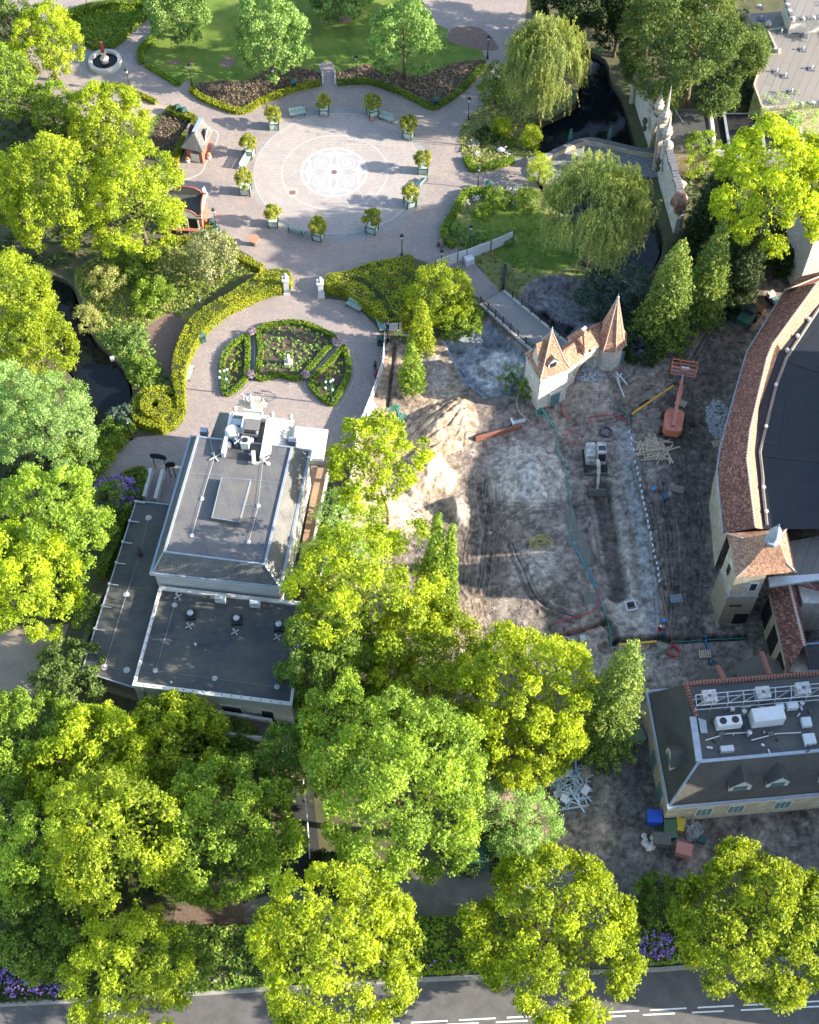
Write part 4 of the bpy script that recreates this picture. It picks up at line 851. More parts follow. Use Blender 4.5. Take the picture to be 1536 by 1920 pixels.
# ---- hedges
def hedge(label, poly, h, lm=None, name='hedge', z0=0.0, dens=120, leaf=0.085, group=None, cat='hedge'):
    """clipped hedge block over a ground polygon"""
    lm = lm or L_HEDGE; pl = [(p[0], p[1]) for p in poly]; xs = np.array([p[0] for p in pl]); ys = np.array([p[1] for p in pl])
    A = abs(0.5 * np.sum(xs * np.roll(ys, -1) - np.roll(xs, -1) * ys)); bb = (xs.max() - xs.min()) * (ys.max() - ys.min()) + 1e-6
    n = int(dens * bb) + 10; x = RNG.uniform(xs.min(), xs.max(), n); y = RNG.uniform(ys.min(), ys.max(), n); k = poly_inside(x, y, pl); x, y = x[k], y[k]
    bump = 0.20 * (fbm(x * 1.5, y * 1.5, 9, 3) - 0.5) * 2
    C = [np.stack([x, y, h + bump * min(1, h) + RNG.normal(0, 0.03, len(x))], 1)]; N = [np.tile([0, 0, 1.0], (len(x), 1))]
    ar = np.sum(xs * np.roll(ys, -1) - np.roll(xs, -1) * ys); sg = 1 if ar > 0 else -1
    for i in range(len(pl)):
        a = np.array(pl[i]); b = np.array(pl[(i + 1) % len(pl)]); L = np.linalg.norm(b - a)
        if L < 1e-4: continue
        m = int(dens * L * h) + 1; t = RNG.uniform(0, 1, m); nx, ny = sg * (b - a)[1] / L, -sg * (b - a)[0] / L; off = RNG.normal(0, 0.05, m)
        C.append(np.stack([a[0] + (b - a)[0] * t + nx * off, a[1] + (b - a)[1] * t + ny * off, RNG.uniform(0.05, h, m)], 1)); N.append(np.tile([nx, ny, 0.15], (m, 1)))
    C = np.concatenate(C); N = np.concatenate(N) + RNG.normal(0, 0.4, (len(C), 3)); big_ = fbm(C[:, 0] * 0.8, C[:, 1] * 0.8, 4, 3)
    T = np.clip(0.5 + (big_ - 0.5) * 1.6 + RNG.normal(0, 0.18, len(C)), 0, 1)
    o = link(name, leaves_mesh(name, C + np.array([0, 0, z0]), N, leaf * RNG.uniform(0.7, 1.3, len(C)), T), None, lm); tag(o, label, cat, group)
    core = sheet_mesh('hedge_core', offs_in(poly, 0.07), z0 + h - 0.06); bm = bmesh.new(); bm.from_mesh(core)
    r = bmesh.ops.extrude_face_region(bm, geom=bm.faces[:]); 
    for v in [q for q in r['geom'] if isinstance(q, bmesh.types.BMVert)]: v.co.z = z0
    bm.to_mesh(core); bm.free(); link('twig_core', core, o, M_HCORE)
    return o
def offs_in(poly, d):
    xs = [p[0] for p in poly]; n = len(poly); a = sum(poly[i][0] * poly[(i + 1) % n][1] - poly[(i + 1) % n][0] * poly[i][1] for i in range(n))
    return offset_line([Vector((p[0], p[1], 0)) for p in poly], d if a > 0 else -d, True)
def line_poly(pts, w, closed=False):
    L = offset_line(pts, w / 2, closed); R = offset_line(pts, -w / 2, closed)
    if closed: return L + [L[0]] + [R[0]] + R[::-1]
    return L + R[::-1]
GH = 'clipped hedges'
def hline(label, fn, pts, w, h, lm=None, n=4, **kw):
    return hedge(label, line_poly(smooth_line([P(*fn(*q), h) * 1 for q in pts], n), w), h, lm, group=GH, **kw)
ID = lambda u, v: (u, v)
hline('low clipped hedge along the left flower bed below the lawn', ID, [(358, 163), (376, 178), (407, 192), (446, 205), (469, 199), (486, 188), (544, 165), (600, 152)], 0.75, 0.55)
hline('low clipped hedge along the right flower bed below the lawn', ID, [(634, 152), (689, 150), (751, 169), (806, 196), (826, 192), (869, 161), (908, 118)], 0.7, 0.5, L_HEDGEG)
hline('low hedge along the left side of the lawn by the fountain', c1, [(920, 180), (850, 230), (805, 280), (815, 350)], 0.7, 0.6, L_HEDGEG)
hline('low hedge below the fountain along the lawn corner', c1, [(840, 365), (930, 420), (1030, 480)], 0.6, 0.4, L_HEDGEG)
hline('chevron hedge beside the lamp post below the fountain', c1, [(420, 550), (560, 510), (690, 485), (800, 535), (900, 580)], 0.6, 0.5)
hline('hedge behind the small slate kiosk', c1, [(965, 610), (1020, 635), (1125, 680), (1080, 760), (1040, 830), (1010, 900), (995, 985)], 0.8, 0.9)
hline('hedge round the top left ground cover bed', c1, [(420, 150), (360, 90), (520, 25), (700, 5), (830, 5), (845, 55), (750, 140), (650, 235), (545, 250), (420, 150)], 0.9, 0.8, L_HEDGEG)
hline('curved hedge below the lower kiosk and litter bin', c1, [(930, 1375), (1060, 1370), (1110, 1385)], 0.7, 0.7)
hline('curling hedge right of the magnolia and lower kiosk', c1, [(1180, 1280), (1230, 1330), (1310, 1370), (1345, 1420), (1330, 1450), (1420, 1490), (1510, 1535)], 0.75, 0.8)
hline('dark clipped hedge round the rough grass bed, moat side', c2, [(1215, 745), (1235, 790), (1270, 800), (1390, 775), (1440, 755)], 0.8, 0.6, L_HEDGEG)
hline('clipped hedge round the left end of the garden lawn', c2, [(1340, 905), (1230, 910), (1200, 930), (1150, 1020), (1110, 1090), (1120, 1140), (1160, 1165)], 0.8, 0.8, L_HEDGEG)
lh_o = [(758, 205), (735, 170), (640, 165), (560, 195), (430, 285), (330, 340), (220, 410), (150, 490), (100, 590), (75, 690), (70, 790), (90, 870), (100, 960)]
lh_i = [(140, 955), (138, 870), (135, 800), (145, 740), (170, 650), (215, 560), (270, 490), (370, 400), (480, 345), (600, 290), (690, 265), (745, 250)]
hedge('long curved yellow green hedge left of the round garden', smooth_line([P(*c5(*q), 1.5) for q in lh_o], 3) + smooth_line([P(*c5(*q), 1.5) for q in lh_i], 3), 1.5, group=GH)
rh = [(960, 195), (1080, 175), (1200, 130), (1330, 105), (1455, 85), (1448, 200), (1440, 400), (1430, 465), (1340, 455), (1290, 455), (1230, 400), (1130, 330), (1040, 275), (960, 255)]
hedge('broad wedge of clipped hedge right of the garden gate', smooth_line([P(*c5(*q), 1.5) for q in rh], 3, True), 1.5, L_HEDGE, group=GH)
hline('strip of dark leaves standing in for the shaded crack across the broad clipped wedge', c5, [(1100, 200), (1210, 260), (1290, 340), (1340, 440)], 0.5, 1.62, L_DARK)  # dark leaves imitate the shade in a crack across the wedge
co_ = [(755, 1130), (770, 1060), (820, 1010), (900, 990), (970, 995), (1015, 1020), (1005, 1045), (960, 1030), (890, 1025), (830, 1060), (812, 1120), (840, 1180), (900, 1195), (970, 1170), (990, 1120), (990, 1050), (1050, 1060), (1055, 1150), (1000, 1210), (930, 1240), (830, 1220), (770, 1190)]
hedge('outer ring of the curling topiary hedge beside the stream', [P(*c4(*q), 1.1) for q in co_], 1.1, group=GH)
ci_ = [P(*c4(895 + 88 * math.cos(a), 1095 + 78 * math.sin(a)), 1.6) for a in np.linspace(0, 6.2, 22)] + [P(*c4(892 + 24 * math.cos(a), 1092 + 24 * math.sin(a)), 1.6) for a in np.linspace(6.2, 0, 12)]
hedge('inner ring of the curling topiary hedge with dark hole', ci_, 1.6, group=GH)
hline('hedge leading from the curling topiary down to the villa', c4, [(745, 1235), (690, 1280), (640, 1350), (590, 1420), (545, 1480)], 0.9, 0.9)
for k, w_ in (('l', 'left leaf shaped'), ('c', 'middle fan shaped'), ('r', 'right leaf shaped')):
    L = smooth_line([Vector((p.x, p.y, 0)) for p in gbed[k]], 4, True)
    hedge('low box hedge round the %s bed of the round garden' % w_, line_poly(offs_in(L, 0.25), 0.5, True), 0.5, L_HEDGEG, group=GH)
hl = PX(e7, [(380, 500), (560, 480), (700, 400), (840, 340), (920, 330), (945, 400), (900, 540), (850, 680), (760, 860), (660, 980), (560, 1250), (420, 1600), (300, 1900)], 1.1)
hedge('long dark hedge beside the low villa roof', line_poly(smooth_line(hl, 3), 1.0), 1.1, L_HEDGEG, group=GH)
hedge('ivy hedge bank along the road, left half', [P(u, v) for u, v in [(340, 1745), (480, 1740), (600, 1745), (640, 1830), (480, 1852), (330, 1862)]], 1.1, L_MID, dens=35, leaf=0.16, group='hedge bank along the road')
hedge('ivy hedge bank along the road, between the two yellow street trees', [P(u, v) for u, v in [(720, 1730), (900, 1722), (1000, 1740), (1000, 1815), (780, 1830), (700, 1832)]], 1.1, L_HEDGEG, dens=35, leaf=0.16, group='hedge bank along the road')
hedge('dark hedge bank along the road in the lower left corner', [P(u, v) for u, v in [(-80, 1800), (150, 1775), (330, 1760), (330, 1862), (120, 1875), (-80, 1885)]], 1.0, L_DARK, dens=35, leaf=0.16, group='hedge bank along the road')
hedge('hedge bank along the road at the lower right', [P(u, v) for u, v in [(1150, 1745), (1300, 1740), (1536, 1720), (1620, 1715), (1620, 1775), (1300, 1805), (1150, 1815)]], 1.0, L_MID, dens=35, leaf=0.16, group='hedge bank along the road')
# ---- ground cover that nobody could count
def cover(name, label, poly, dens, h, leaf, lm, clump=0.25, k=5, cat='plants', z0=0.03):
    pl = [(p[0], p[1]) for p in poly]; xs = np.array([p[0] for p in pl]); ys = np.array([p[1] for p in pl])
    n = int(dens * (xs.max() - xs.min()) * (ys.max() - ys.min())); x = RNG.uniform(xs.min(), xs.max(), n); y = RNG.uniform(ys.min(), ys.max(), n); i = poly_inside(x, y, pl); x, y = x[i], y[i]
    if not len(x): return
    hz = h * RNG.uniform(0.5, 1.1, len(x)); C = np.stack([x, y, hz * 0.5 + z0], 1)
    p, N, S, T = lumps_to_leaves(C, np.full(len(x), clump), k, leaf, flat=1.0); p[:, 2] = np.clip(p[:, 2] * 1.0, z0 + 0.02, None); 
    o = link(name, leaves_mesh(name, p, N + np.array([0, 0, 0.5]), S, T), None, lm); return tag(o, label, cat, None, 'stuff')
cover('bedding_plants', 'low reddish bedding plants in the left flower bed', bedL, 12, 0.3, 0.11, L_BED); cover('bedding_plants', 'low reddish bedding plants in the right flower bed', bedR, 12, 0.3, 0.11, L_BED)
cover('bedding_plants', 'low mixed bedding plants behind the slate kiosk', bedK, 12, 0.3, 0.11, L_BED)
cover('ground_cover', 'low green ground cover in the top left hedged bed', bedTL, 14, 0.25, 0.12, L_HEDGEG)
for k, w_ in (('l', 'left'), ('c', 'middle'), ('r', 'right')):
    cover('bedding_plants', 'young green bedding plants in the %s bed of the round garden' % w_, offs_in(gbed[k], 0.7), 5, 0.3, 0.11, L_CHEST if k == 'c' else L_GREEN, 0.2, 9)
cover('rough_grass', 'tall dry grass in the bed beside the moat', gardR1, 10, 0.4, 0.12, L_STRAW, 0.25, 5); cover('rough_grass', 'grassy tufts over the garden lawn by the bridge', gardR2, 3, 0.2, 0.10, L_MID, 0.22, 5)
sg = PX(c4, [(430, 340), (620, 220), (860, 160), (1100, 180), (1320, 270), (1480, 330), (1300, 410), (1170, 520), (1040, 600), (960, 560), (830, 660), (820, 700), (900, 930), (990, 960), (780, 1010), (760, 960), (690, 860), (570, 730), (510, 620), (470, 500)])
cover('wild_plants', 'straw coloured grasses and herbs of the stream garden', sg, 7, 0.45, 0.13, L_STRAW, 0.32, 5); cover('wild_plants', 'green herbs and leaves of the stream garden', sg, 5, 0.5, 0.14, L_GREEN, 0.35, 6)
bk = PX(c4, [(560, 700), (700, 640), (830, 640), (900, 800), (930, 920), (960, 990), (780, 1010), (700, 870), (640, 800)])
cover('wild_plants', 'pale flowering plants on the lower stream bank', bk, 8, 0.7, 0.13, L_CHEST, 0.4, 6)
wf = [(c2(1370, 920), 8), (c2(1440, 920), 14), (c2(1260, 955), 9), (c2(1220, 985), 8), (c2(1455, 985), 6), (c2(1530, 965), 6), (c2(1250, 700), 10), (c2(1275, 745), 8), (c2(1410, 740), 8), (c3(265, 860), 6), (c3(325, 850), 6)]
for i, ((u, v), r) in enumerate(wf): cover('white_flowers', 'clusters of white flowers in the garden beds by the moat', ring_poly(P(u, v), r / 16, 10), 14, 0.7, 0.09, L_WHITEFL, 0.15, 6)
pb = [P(u, v) for u, v in [(-60, 1822), (140, 1812), (140, 1868), (-60, 1880)]]
cover('purple_flowers', 'purple blossom on the bank in the lower left corner', pb, 9, 0.4, 0.13, L_PURPLE, 0.25, 5, 'flowers', 0.95)
cover('purple_flowers', 'purple blossom on the bank left of the lower right street tree', [P(u, v) for u, v in [(1190, 1755), (1255, 1750), (1260, 1800), (1195, 1808)]], 9, 0.4, 0.13, L_PURPLE, 0.25, 5, 'flowers', 0.95)
cover('purple_flowers', 'thin purple blossom along the road edge of the ivy bank', [P(u, v) for u, v in [(385, 1835), (640, 1815), (900, 1800), (900, 1812), (640, 1830), (385, 1850)]], 2.5, 0.4, 0.12, L_PURPLE, 0.2, 4, 'flowers', 0.95)
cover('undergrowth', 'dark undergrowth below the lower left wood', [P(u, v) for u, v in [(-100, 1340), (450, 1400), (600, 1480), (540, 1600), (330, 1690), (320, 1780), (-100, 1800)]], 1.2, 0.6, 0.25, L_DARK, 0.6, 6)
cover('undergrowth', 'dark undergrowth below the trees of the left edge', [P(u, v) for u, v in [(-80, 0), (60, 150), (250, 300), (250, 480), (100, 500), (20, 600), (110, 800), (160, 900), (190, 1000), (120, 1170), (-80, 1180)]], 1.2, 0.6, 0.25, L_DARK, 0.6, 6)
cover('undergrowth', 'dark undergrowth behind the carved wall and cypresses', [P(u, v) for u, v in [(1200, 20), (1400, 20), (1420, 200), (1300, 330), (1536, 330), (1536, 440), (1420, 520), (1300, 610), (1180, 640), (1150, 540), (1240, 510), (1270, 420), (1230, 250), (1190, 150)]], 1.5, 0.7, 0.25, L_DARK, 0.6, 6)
# ------------------------------------------------------------------ buildings
M_STUCCO = mat('cream stucco', (0.62, 0.60, 0.55), (0.52, 0.50, 0.45), 0.7, 0.85, 0.15, world_co=True)
M_STUCCOW = mat('white plaster', (0.52, 0.51, 0.485), (0.44, 0.43, 0.41), 0.8, 0.8, 0.1, world_co=True)
M_MEMB = mat_brick('roof membrane', (0.085, 0.086, 0.094), (0.105, 0.104, 0.108), (0.05, 0.05, 0.055), 6.0, 1.0, 0.02, 0.75, 0.15, stain=(0.17, 0.155, 0.13), sscale=0.35, rotz=1.25)
M_MEMBD = mat_brick('dark roof membrane', (0.040, 0.043, 0.050), (0.052, 0.054, 0.060), (0.022, 0.023, 0.027), 5.0, 0.9, 0.02, 0.6, 0.15, stain=(0.11, 0.105, 0.075), sscale=0.3, rotz=-0.15)
M_MEMBN = mat_brick('black roof membrane', (0.013, 0.016, 0.022), (0.016, 0.02, 0.026), (0.014, 0.015, 0.018), 3.2, 1.0, 0.018, 0.55, 0.1, rotz=-0.25)
M_MEMBG = mat_brick('grey felt roof', (0.185, 0.172, 0.155), (0.215, 0.2, 0.18), (0.085, 0.08, 0.075), 9.0, 0.95, 0.03, 0.85, 0.2, stain=(0.20, 0.17, 0.14), sscale=0.3, rotz=-1.15)
M_SLATE = mat_brick('slate shingles', (0.105, 0.105, 0.105), (0.15, 0.148, 0.142), (0.05, 0.05, 0.05), 0.25, 0.16, 0.02, 0.7, 0.6, stain=(0.20, 0.185, 0.16), sscale=0.6, vert=True)
M_SLATE2 = mat_brick('brown slate shingles', (0.07, 0.066, 0.06), (0.095, 0.09, 0.08), (0.035, 0.033, 0.03), 0.22, 0.15, 0.02, 0.75, 0.6, stain=(0.105, 0.095, 0.082), sscale=0.5, vert=True)
def mat_tile(name, cols, mort, w, hgt, rough=0.8):
    m, nt, nd, lk, b = nodes_of(name); b.inputs['Roughness'].default_value = rough; b.inputs['Specular IOR Level'].default_value = 0.25
    g = nd.new('ShaderNodeNewGeometry'); sx = nd.new('ShaderNodeSeparateXYZ'); lk.new(g.outputs['Position'], sx.inputs[0])
    ad = nd.new('ShaderNodeMath'); ad.operation = 'ADD'; lk.new(sx.outputs[0], ad.inputs[0]); lk.new(sx.outputs[1], ad.inputs[1])
    cx = nd.new('ShaderNodeCombineXYZ'); lk.new(ad.outputs[0], cx.inputs[0]); lk.new(sx.outputs[2], cx.inputs[1])
    t = nd.new('ShaderNodeTexBrick'); t.inputs['Scale'].default_value = 1; t.inputs['Brick Width'].default_value = w; t.inputs['Row Height'].default_value = hgt; t.inputs['Mortar Size'].default_value = 0.014
    t.inputs['Color1'].default_value = (0, 0, 0, 1); t.inputs['Color2'].default_value = (1, 1, 1, 1); t.inputs['Mortar'].default_value = (0.5, 0.5, 0.5, 1); lk.new(cx.outputs[0], t.inputs['Vector'])
    n = nd.new('ShaderNodeTexNoise'); n.inputs['Scale'].default_value = 1.1; n.inputs['Detail'].default_value = 4; lk.new(g.outputs['Position'], n.inputs['Vector'])
    mx = nd.new('ShaderNodeMixRGB'); mx.inputs[0].default_value = 0.35; lk.new(t.outputs['Color'], mx.inputs[1]); lk.new(n.outputs['Fac'], mx.inputs[2])
    r = ramp(nd, cols); lk.new(mx.outputs[0], r.inputs[0])
    mm = nd.new('ShaderNodeMixRGB'); lk.new(t.outputs['Fac'], mm.inputs[0]); lk.new(r.outputs[0], mm.inputs[1]); mm.inputs[2].default_value = col4(mort); lk.new(mm.outputs[0], b.inputs['Base Color'])
    bp = nd.new('ShaderNodeBump'); bp.inputs['Strength'].default_value = 0.7; bp.inputs['Distance'].default_value = 0.04; bp.invert = True; lk.new(t.outputs['Fac'], bp.inputs['Height']); lk.new(bp.outputs['Normal'], b.inputs['Normal'])
    return m
M_TILE = mat_tile('mottled clay tiles', [(0.15, (0.105, 0.048, 0.048)), (0.5, (0.20, 0.088, 0.074)), (0.72, (0.36, 0.165, 0.105)), (0.9, (0.5, 0.28, 0.17))], (0.07, 0.04, 0.035), 0.19, 0.21)
M_TILEO = mat_tile('orange clay tiles', [(0.15, (0.22, 0.115, 0.075)), (0.5, (0.36, 0.205, 0.13)), (0.85, (0.50, 0.33, 0.22))], (0.22, 0.11, 0.07), 0.17, 0.14)
M_RIDGE = mat('pale mortar ridge', (0.50, 0.40, 0.34), (0.40, 0.26, 0.2), 6.0, 0.85)
M_RED = mat('red ridge tile', (0.25, 0.12, 0.085), (0.18, 0.085, 0.065), 4.0, 0.85, 0.3)
M_ZINC = mat('zinc flashing', (0.34, 0.37, 0.41), (0.27, 0.30, 0.34), 2.0, 0.5, 0, 0.3)
M_WPAINT = mat('white paint', (0.55, 0.55, 0.54), (0.46, 0.46, 0.45), 2.0, 0.6)
M_STONE = mat_brick('rubble stone wall', (0.38, 0.32, 0.23), (0.27, 0.225, 0.165), (0.17, 0.14, 0.11), 0.46, 0.27, 0.03, 0.9, 0.8, stain=(0.33, 0.25, 0.15), sscale=1.2, vert=True)
M_SANDW = mat('weathered sandstone render', (0.50, 0.43, 0.31), (0.36, 0.30, 0.21), 0.8, 0.9, 0.2, c3=(0.56, 0.50, 0.39), world_co=True)
M_GATE = mat('aged white plaster', (0.62, 0.58, 0.51), (0.48, 0.43, 0.36), 1.1, 0.9, 0.25, c3=(0.67, 0.64, 0.58), world_co=True)
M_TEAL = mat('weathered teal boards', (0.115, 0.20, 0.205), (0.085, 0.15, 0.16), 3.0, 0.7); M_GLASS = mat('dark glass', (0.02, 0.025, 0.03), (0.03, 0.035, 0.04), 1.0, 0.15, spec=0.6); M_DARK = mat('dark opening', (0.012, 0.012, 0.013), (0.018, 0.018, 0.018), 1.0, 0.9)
M_PBLUE = mat('pale blue boards', (0.42, 0.46, 0.45), (0.36, 0.40, 0.39), 3.0, 0.8); M_STEEL = mat('galvanised steel', (0.48, 0.49, 0.50), (0.40, 0.41, 0.42), 3.0, 0.45, 0, 0.5)
M_BLACK = mat('black metal', (0.018, 0.02, 0.022), (0.03, 0.03, 0.03), 3.0, 0.5); M_WOOD = mat('grey timber', (0.20, 0.17, 0.14), (0.14, 0.12, 0.10), 3.0, 0.9, 0.3); M_CONC = mat('pale concrete', (0.46, 0.44, 0.41), (0.36, 0.345, 0.32), 1.0, 0.85, 0.2, world_co=True)
M_CARVED = mat('carved pinkish stone', (0.42, 0.33, 0.27), (0.52, 0.45, 0.37), 1.6, 0.9, 0.6, c3=(0.30, 0.24, 0.20)); M_BRICKR = mat('red brick', (0.36, 0.13, 0.08), (0.28, 0.10, 0.065), 5.0, 0.85)
def at(fn, z, *pts): return [P(*fn(*q), z) for q in pts]
def frust(mb, lo, hi, cap=True): 
    n = len(lo); mb.add(list(lo) + list(hi), [(i, (i + 1) % n, n + (i + 1) % n, n + i) for i in range(n)] + ([tuple(range(n, 2 * n))] if cap else []))
    return mb
def inset(poly, d): return offs_in(poly, d)
def rim(poly, w, z0, z1): m = MB(); strip_mesh(m, offs_in([Vector((p.x, p.y, 0)) for p in poly], w / 2), w, z0, z1, True); return m
def wall_quad(a, b, z0, z1, out, u0, u1, h0, h1):
    """panel on the wall a-b: fractions u0..u1, heights h0..h1, pushed out"""
    d = (b - a); n = Vector((d.y, -d.x, 0)).normalized() * out
    c = a + d * ((u0 + u1) / 2); L = d.length * (u1 - u0)
    return Vector((c.x, c.y, (h0 + h1) / 2)) + n, L, h1 - h0, math.atan2(d.y, d.x)
# ---- the white villa
VE, VF, VA, VW = 6.4, 8.2, 4.3, 3.3
villa = thing('villa', 'white villa with flat grey roof, slate mansard and low rear roofs', 'building', P(*c8(800, 700)))
vl = villa.location.copy(); villa.location = (0, 0, 0)
eav = at(c8, VE, (635, 235), (400, 1032), (1160, 1115), (1335, 320)); flt = at(c8, VF, (675, 240), (480, 910), (1070, 985), (1228, 303))
wl_ = inset(eav, 0.45)
m = MB(); m.prism([(p.x, p.y) for p in wl_], 0, VE - 0.12); m.build('wall', M_STUCCOW, villa)
m = MB(); m.prism([(p.x, p.y) for p in eav], VE - 0.30, VE); ev = m.build('cornice', M_WPAINT, villa)
rim(eav, 0.28, VE, VE + 0.10).build('gutter', M_ZINC, ev)
ein = inset(eav, 0.3); ro = MB(); frust(ro, [Vector((p.x, p.y, VE + 0.005)) for p in ein], flt, False); roof = ro.build('mansard_roof', M_SLATE, villa)
m = MB()
for i in range(4): m.beam(Vector((ein[i].x, ein[i].y, VE + 0.04)), flt[i] + Vector((0, 0, .04)), 0.16, 0.06)
m.build('hip_flashing', M_ZINC, roof)
m = MB(); m.add([p + Vector((0, 0, -0.02)) for p in flt], [(0, 1, 2, 3)]); m.build('flat_roof', M_MEMB, villa); rim(flt, 0.26, VF - 0.03, VF + 0.14).build('roof_edge', M_ZINC, villa)
RB = 9.0                                            # front bay between two raised slopes
le, lr = at(e6, VE, (200, 275), (95, 570)), at(e6, RB, (345, 285), (240, 765)); re_, rr = at(e6, VE, (1100, 368), (1060, 680)), at(e6, RB, (790, 332), (705, 822))
m = MB(); fp = [le[0], le[1], re_[1], re_[0]]; m.prism([(p.x, p.y) for p in inset(fp, 0.3)], 0, VE); m.build('bay_wall', M_STUCCOW, villa)
m = MB(); m.prism([(p.x, p.y) for p in fp], VE - 0.28, VE + 0.002); m.build('bay_cornice', M_WPAINT, villa)
m = MB(); m.add([le[0], le[1], lr[1], lr[0]], [(0, 1, 2, 3)]); m.build('bay_roof_slope', M_SLATE, villa); m = MB(); m.add([re_[0], re_[1], rr[1], rr[0]], [(0, 1, 2, 3)]); m.build('bay_roof_slope', mat('sunlit bay slope', (0.33, 0.33, 0.33), (0.25, 0.25, 0.25), 1.5, 0.7), villa)  # right slope is the paler one, its sunlight put into the colour
m = MB(); m.add([le[0], lr[0], rr[0], re_[0]], [(0, 1, 2, 3)]); m.build('pediment', M_STUCCOW, villa)
flo = [Vector((p.x, p.y, VF + 0.03)) for p in (lr[0], lr[1], rr[1], rr[0])]; m = MB(); m.add(flo, [(0, 1, 2, 3)]); m.build('plant_deck', M_MEMBD, villa)
for a, b in ((lr[0], lr[1]), (rr[0], rr[1]), (lr[0], rr[0])):
    m = MB(); m.beam((a.x, a.y, (RB + VF) / 2), (b.x, b.y, (RB + VF) / 2), 0.32, RB - VF); m.build('parapet', M_WPAINT, villa)
sk = at(c8, VF + 0.55, (815, 475), (985, 490), (920, 735), (757, 710)); m = MB(); m.prism([(p.x, p.y) for p in sk], VF - 0.02, VF + 0.55); h_ = m.build('roof_hatch', M_MEMB, villa); rim(sk, 0.08, VF + 0.5, VF + 0.58).build('hatch_edge', M_ZINC, h_)
# conductor wires, pads
def pads(par, z, pts, fn, r=0.22):
    for q in pts: p = P(*fn(*q), z); MB().lathe([(r, 0), (r, 0.05), (0.05, 0.07), (0.05, 0.16), (0, 0.16)], 12, p).build('conductor_pad', M_CONC, par)
def wire(par, z, fn, pts, r=0.011): MB().tube([P(*fn(*q), z) for q in pts], r, 4).build('conductor_wire', M_STEEL, par)
pads(villa, VF, [(703, 600), (645, 810), (1027, 640), (972, 850), (1085, 398)], c8); wire(villa, VF + 0.14, c8, [(750, 260), (775, 360), (703, 600), (645, 810)], 0.013); wire(villa, VF + 0.14, c8, [(1055, 380), (1027, 640), (972, 850)], 0.013)
wire(villa, VF + 0.1, c8, [(610, 450), (775, 460), (1170, 512)]); wire(villa, VF + 0.1, c8, [(565, 803), (645, 810)]); wire(villa, VF + 0.1, c8, [(950, 633), (1027, 640)])
def xstand(par, fn, q, z, s=0.45, h=0.12):
    p = P(*fn(*q), z); m = MB()
    for a in (0.6, 2.2): m.beam(p + Vector((math.cos(a) * s, math.sin(a) * s, 0.1)), p - Vector((math.cos(a) * s, math.sin(a) * s, -0.1)), 0.10, 0.08)
    m.tube([p, p + Vector((0, 0, 0.9))], 0.025, 5); m.build('mast_foot', M_CONC, par)
xstand(villa, c8, (778, 362), VF, 0.6); xstand(villa, c8, (1060, 378), VF, 0.6)
# rear annex and side wing
an = at(c8, VA, (458, 1100), (300, 1675), (1222, 1792), (1300, 1195)); m = MB(); m.prism([(p.x, p.y) for p in inset(an, 0.12)], 0, VA - 0.32); an_w = m.build('annex_wall', M_STUCCO, villa)
m = MB(); m.prism([(p.x, p.y) for p in inset(an, 0.35)], VA - 0.4, VA - 0.22); m.build('annex_roof', M_MEMBD, villa); rim(an, 0.45, VA - 0.32, VA).build('annex_parapet', M_STUCCO, villa)
m = MB()
for i in range(4):
    a, b = an[i], an[(i + 1) % 4]; k = int((b - a).length / 0.85)
    if i in (0, 1):
        for j in range(1, k): p = a + (b - a) * j / k; ins_ = (sum(an, Vector()) / 4 - p); ins_.z = 0; p = p + ins_.normalized() * 0.22; m.box((p.x, p.y, VA + 0.02), (0.09, 0.09, 0.05))
m.build('parapet_fixings', M_BLACK, villa)
a, b = [Vector((p.x, p.y, 0)) for p in inset(an, 0.12)][1:3]
for u0, u1, h1 in ((0.545, 0.665, 2.3), (0.80, 0.87, 2.3)):
    c, L, H, r = wall_quad(a, b, 0, 3, 0.02, u0, u1, 0.1, h1); m = MB(); m.box(c, (L, 0.10, H), r); dr = m.build('door', M_GLASS, villa); m = MB(); m.box(c + Vector((0, 0, H / 2 + 0.08)), (L + .2, .16, .16), r); m.build('lintel', M_STUCCO, dr)
c, L, H, r = wall_quad(a, b, 0, 3, 0.05, 0.735, 0.775, 1.2, 1.6); MB().box(c, (L, 0.14, H), r).build('wall_box', M_STEEL, villa)
for u_ in (0.05, 0.37): c, L, H, r = wall_quad(a, b, 0, 3, 0.06, u_, u_ + 0.008, 0, VA - .4); MB().tube([(c.x, c.y, 0), (c.x, c.y, VA - 0.3)], 0.06, 6).build('drainpipe', M_ZINC, villa)
def cowl(par, fn, q, z):
    p = P(*fn(*q), z); o = MB().box((p.x, p.y, z + 0.18), (0.95, 0.95, 0.36), 0.05).build('vent_base', M_BLACK, par); MB().lathe([(0.2, 0.36), (0.2, 0.55), (0.3, 0.6), (0.3, 0.75), (0.1, 0.85), (0, 0.86)], 12, p).build('vent_cowl', M_STEEL, o)
for q in ((640, 1275), (905, 1305), (1148, 1340)): cowl(villa, c8, q, VA - 0.22)
for q in ((630, 1335), (895, 1370), (1138, 1400), (565, 1165)): xstand(villa, c8, q, VA - 0.22, 0.4)
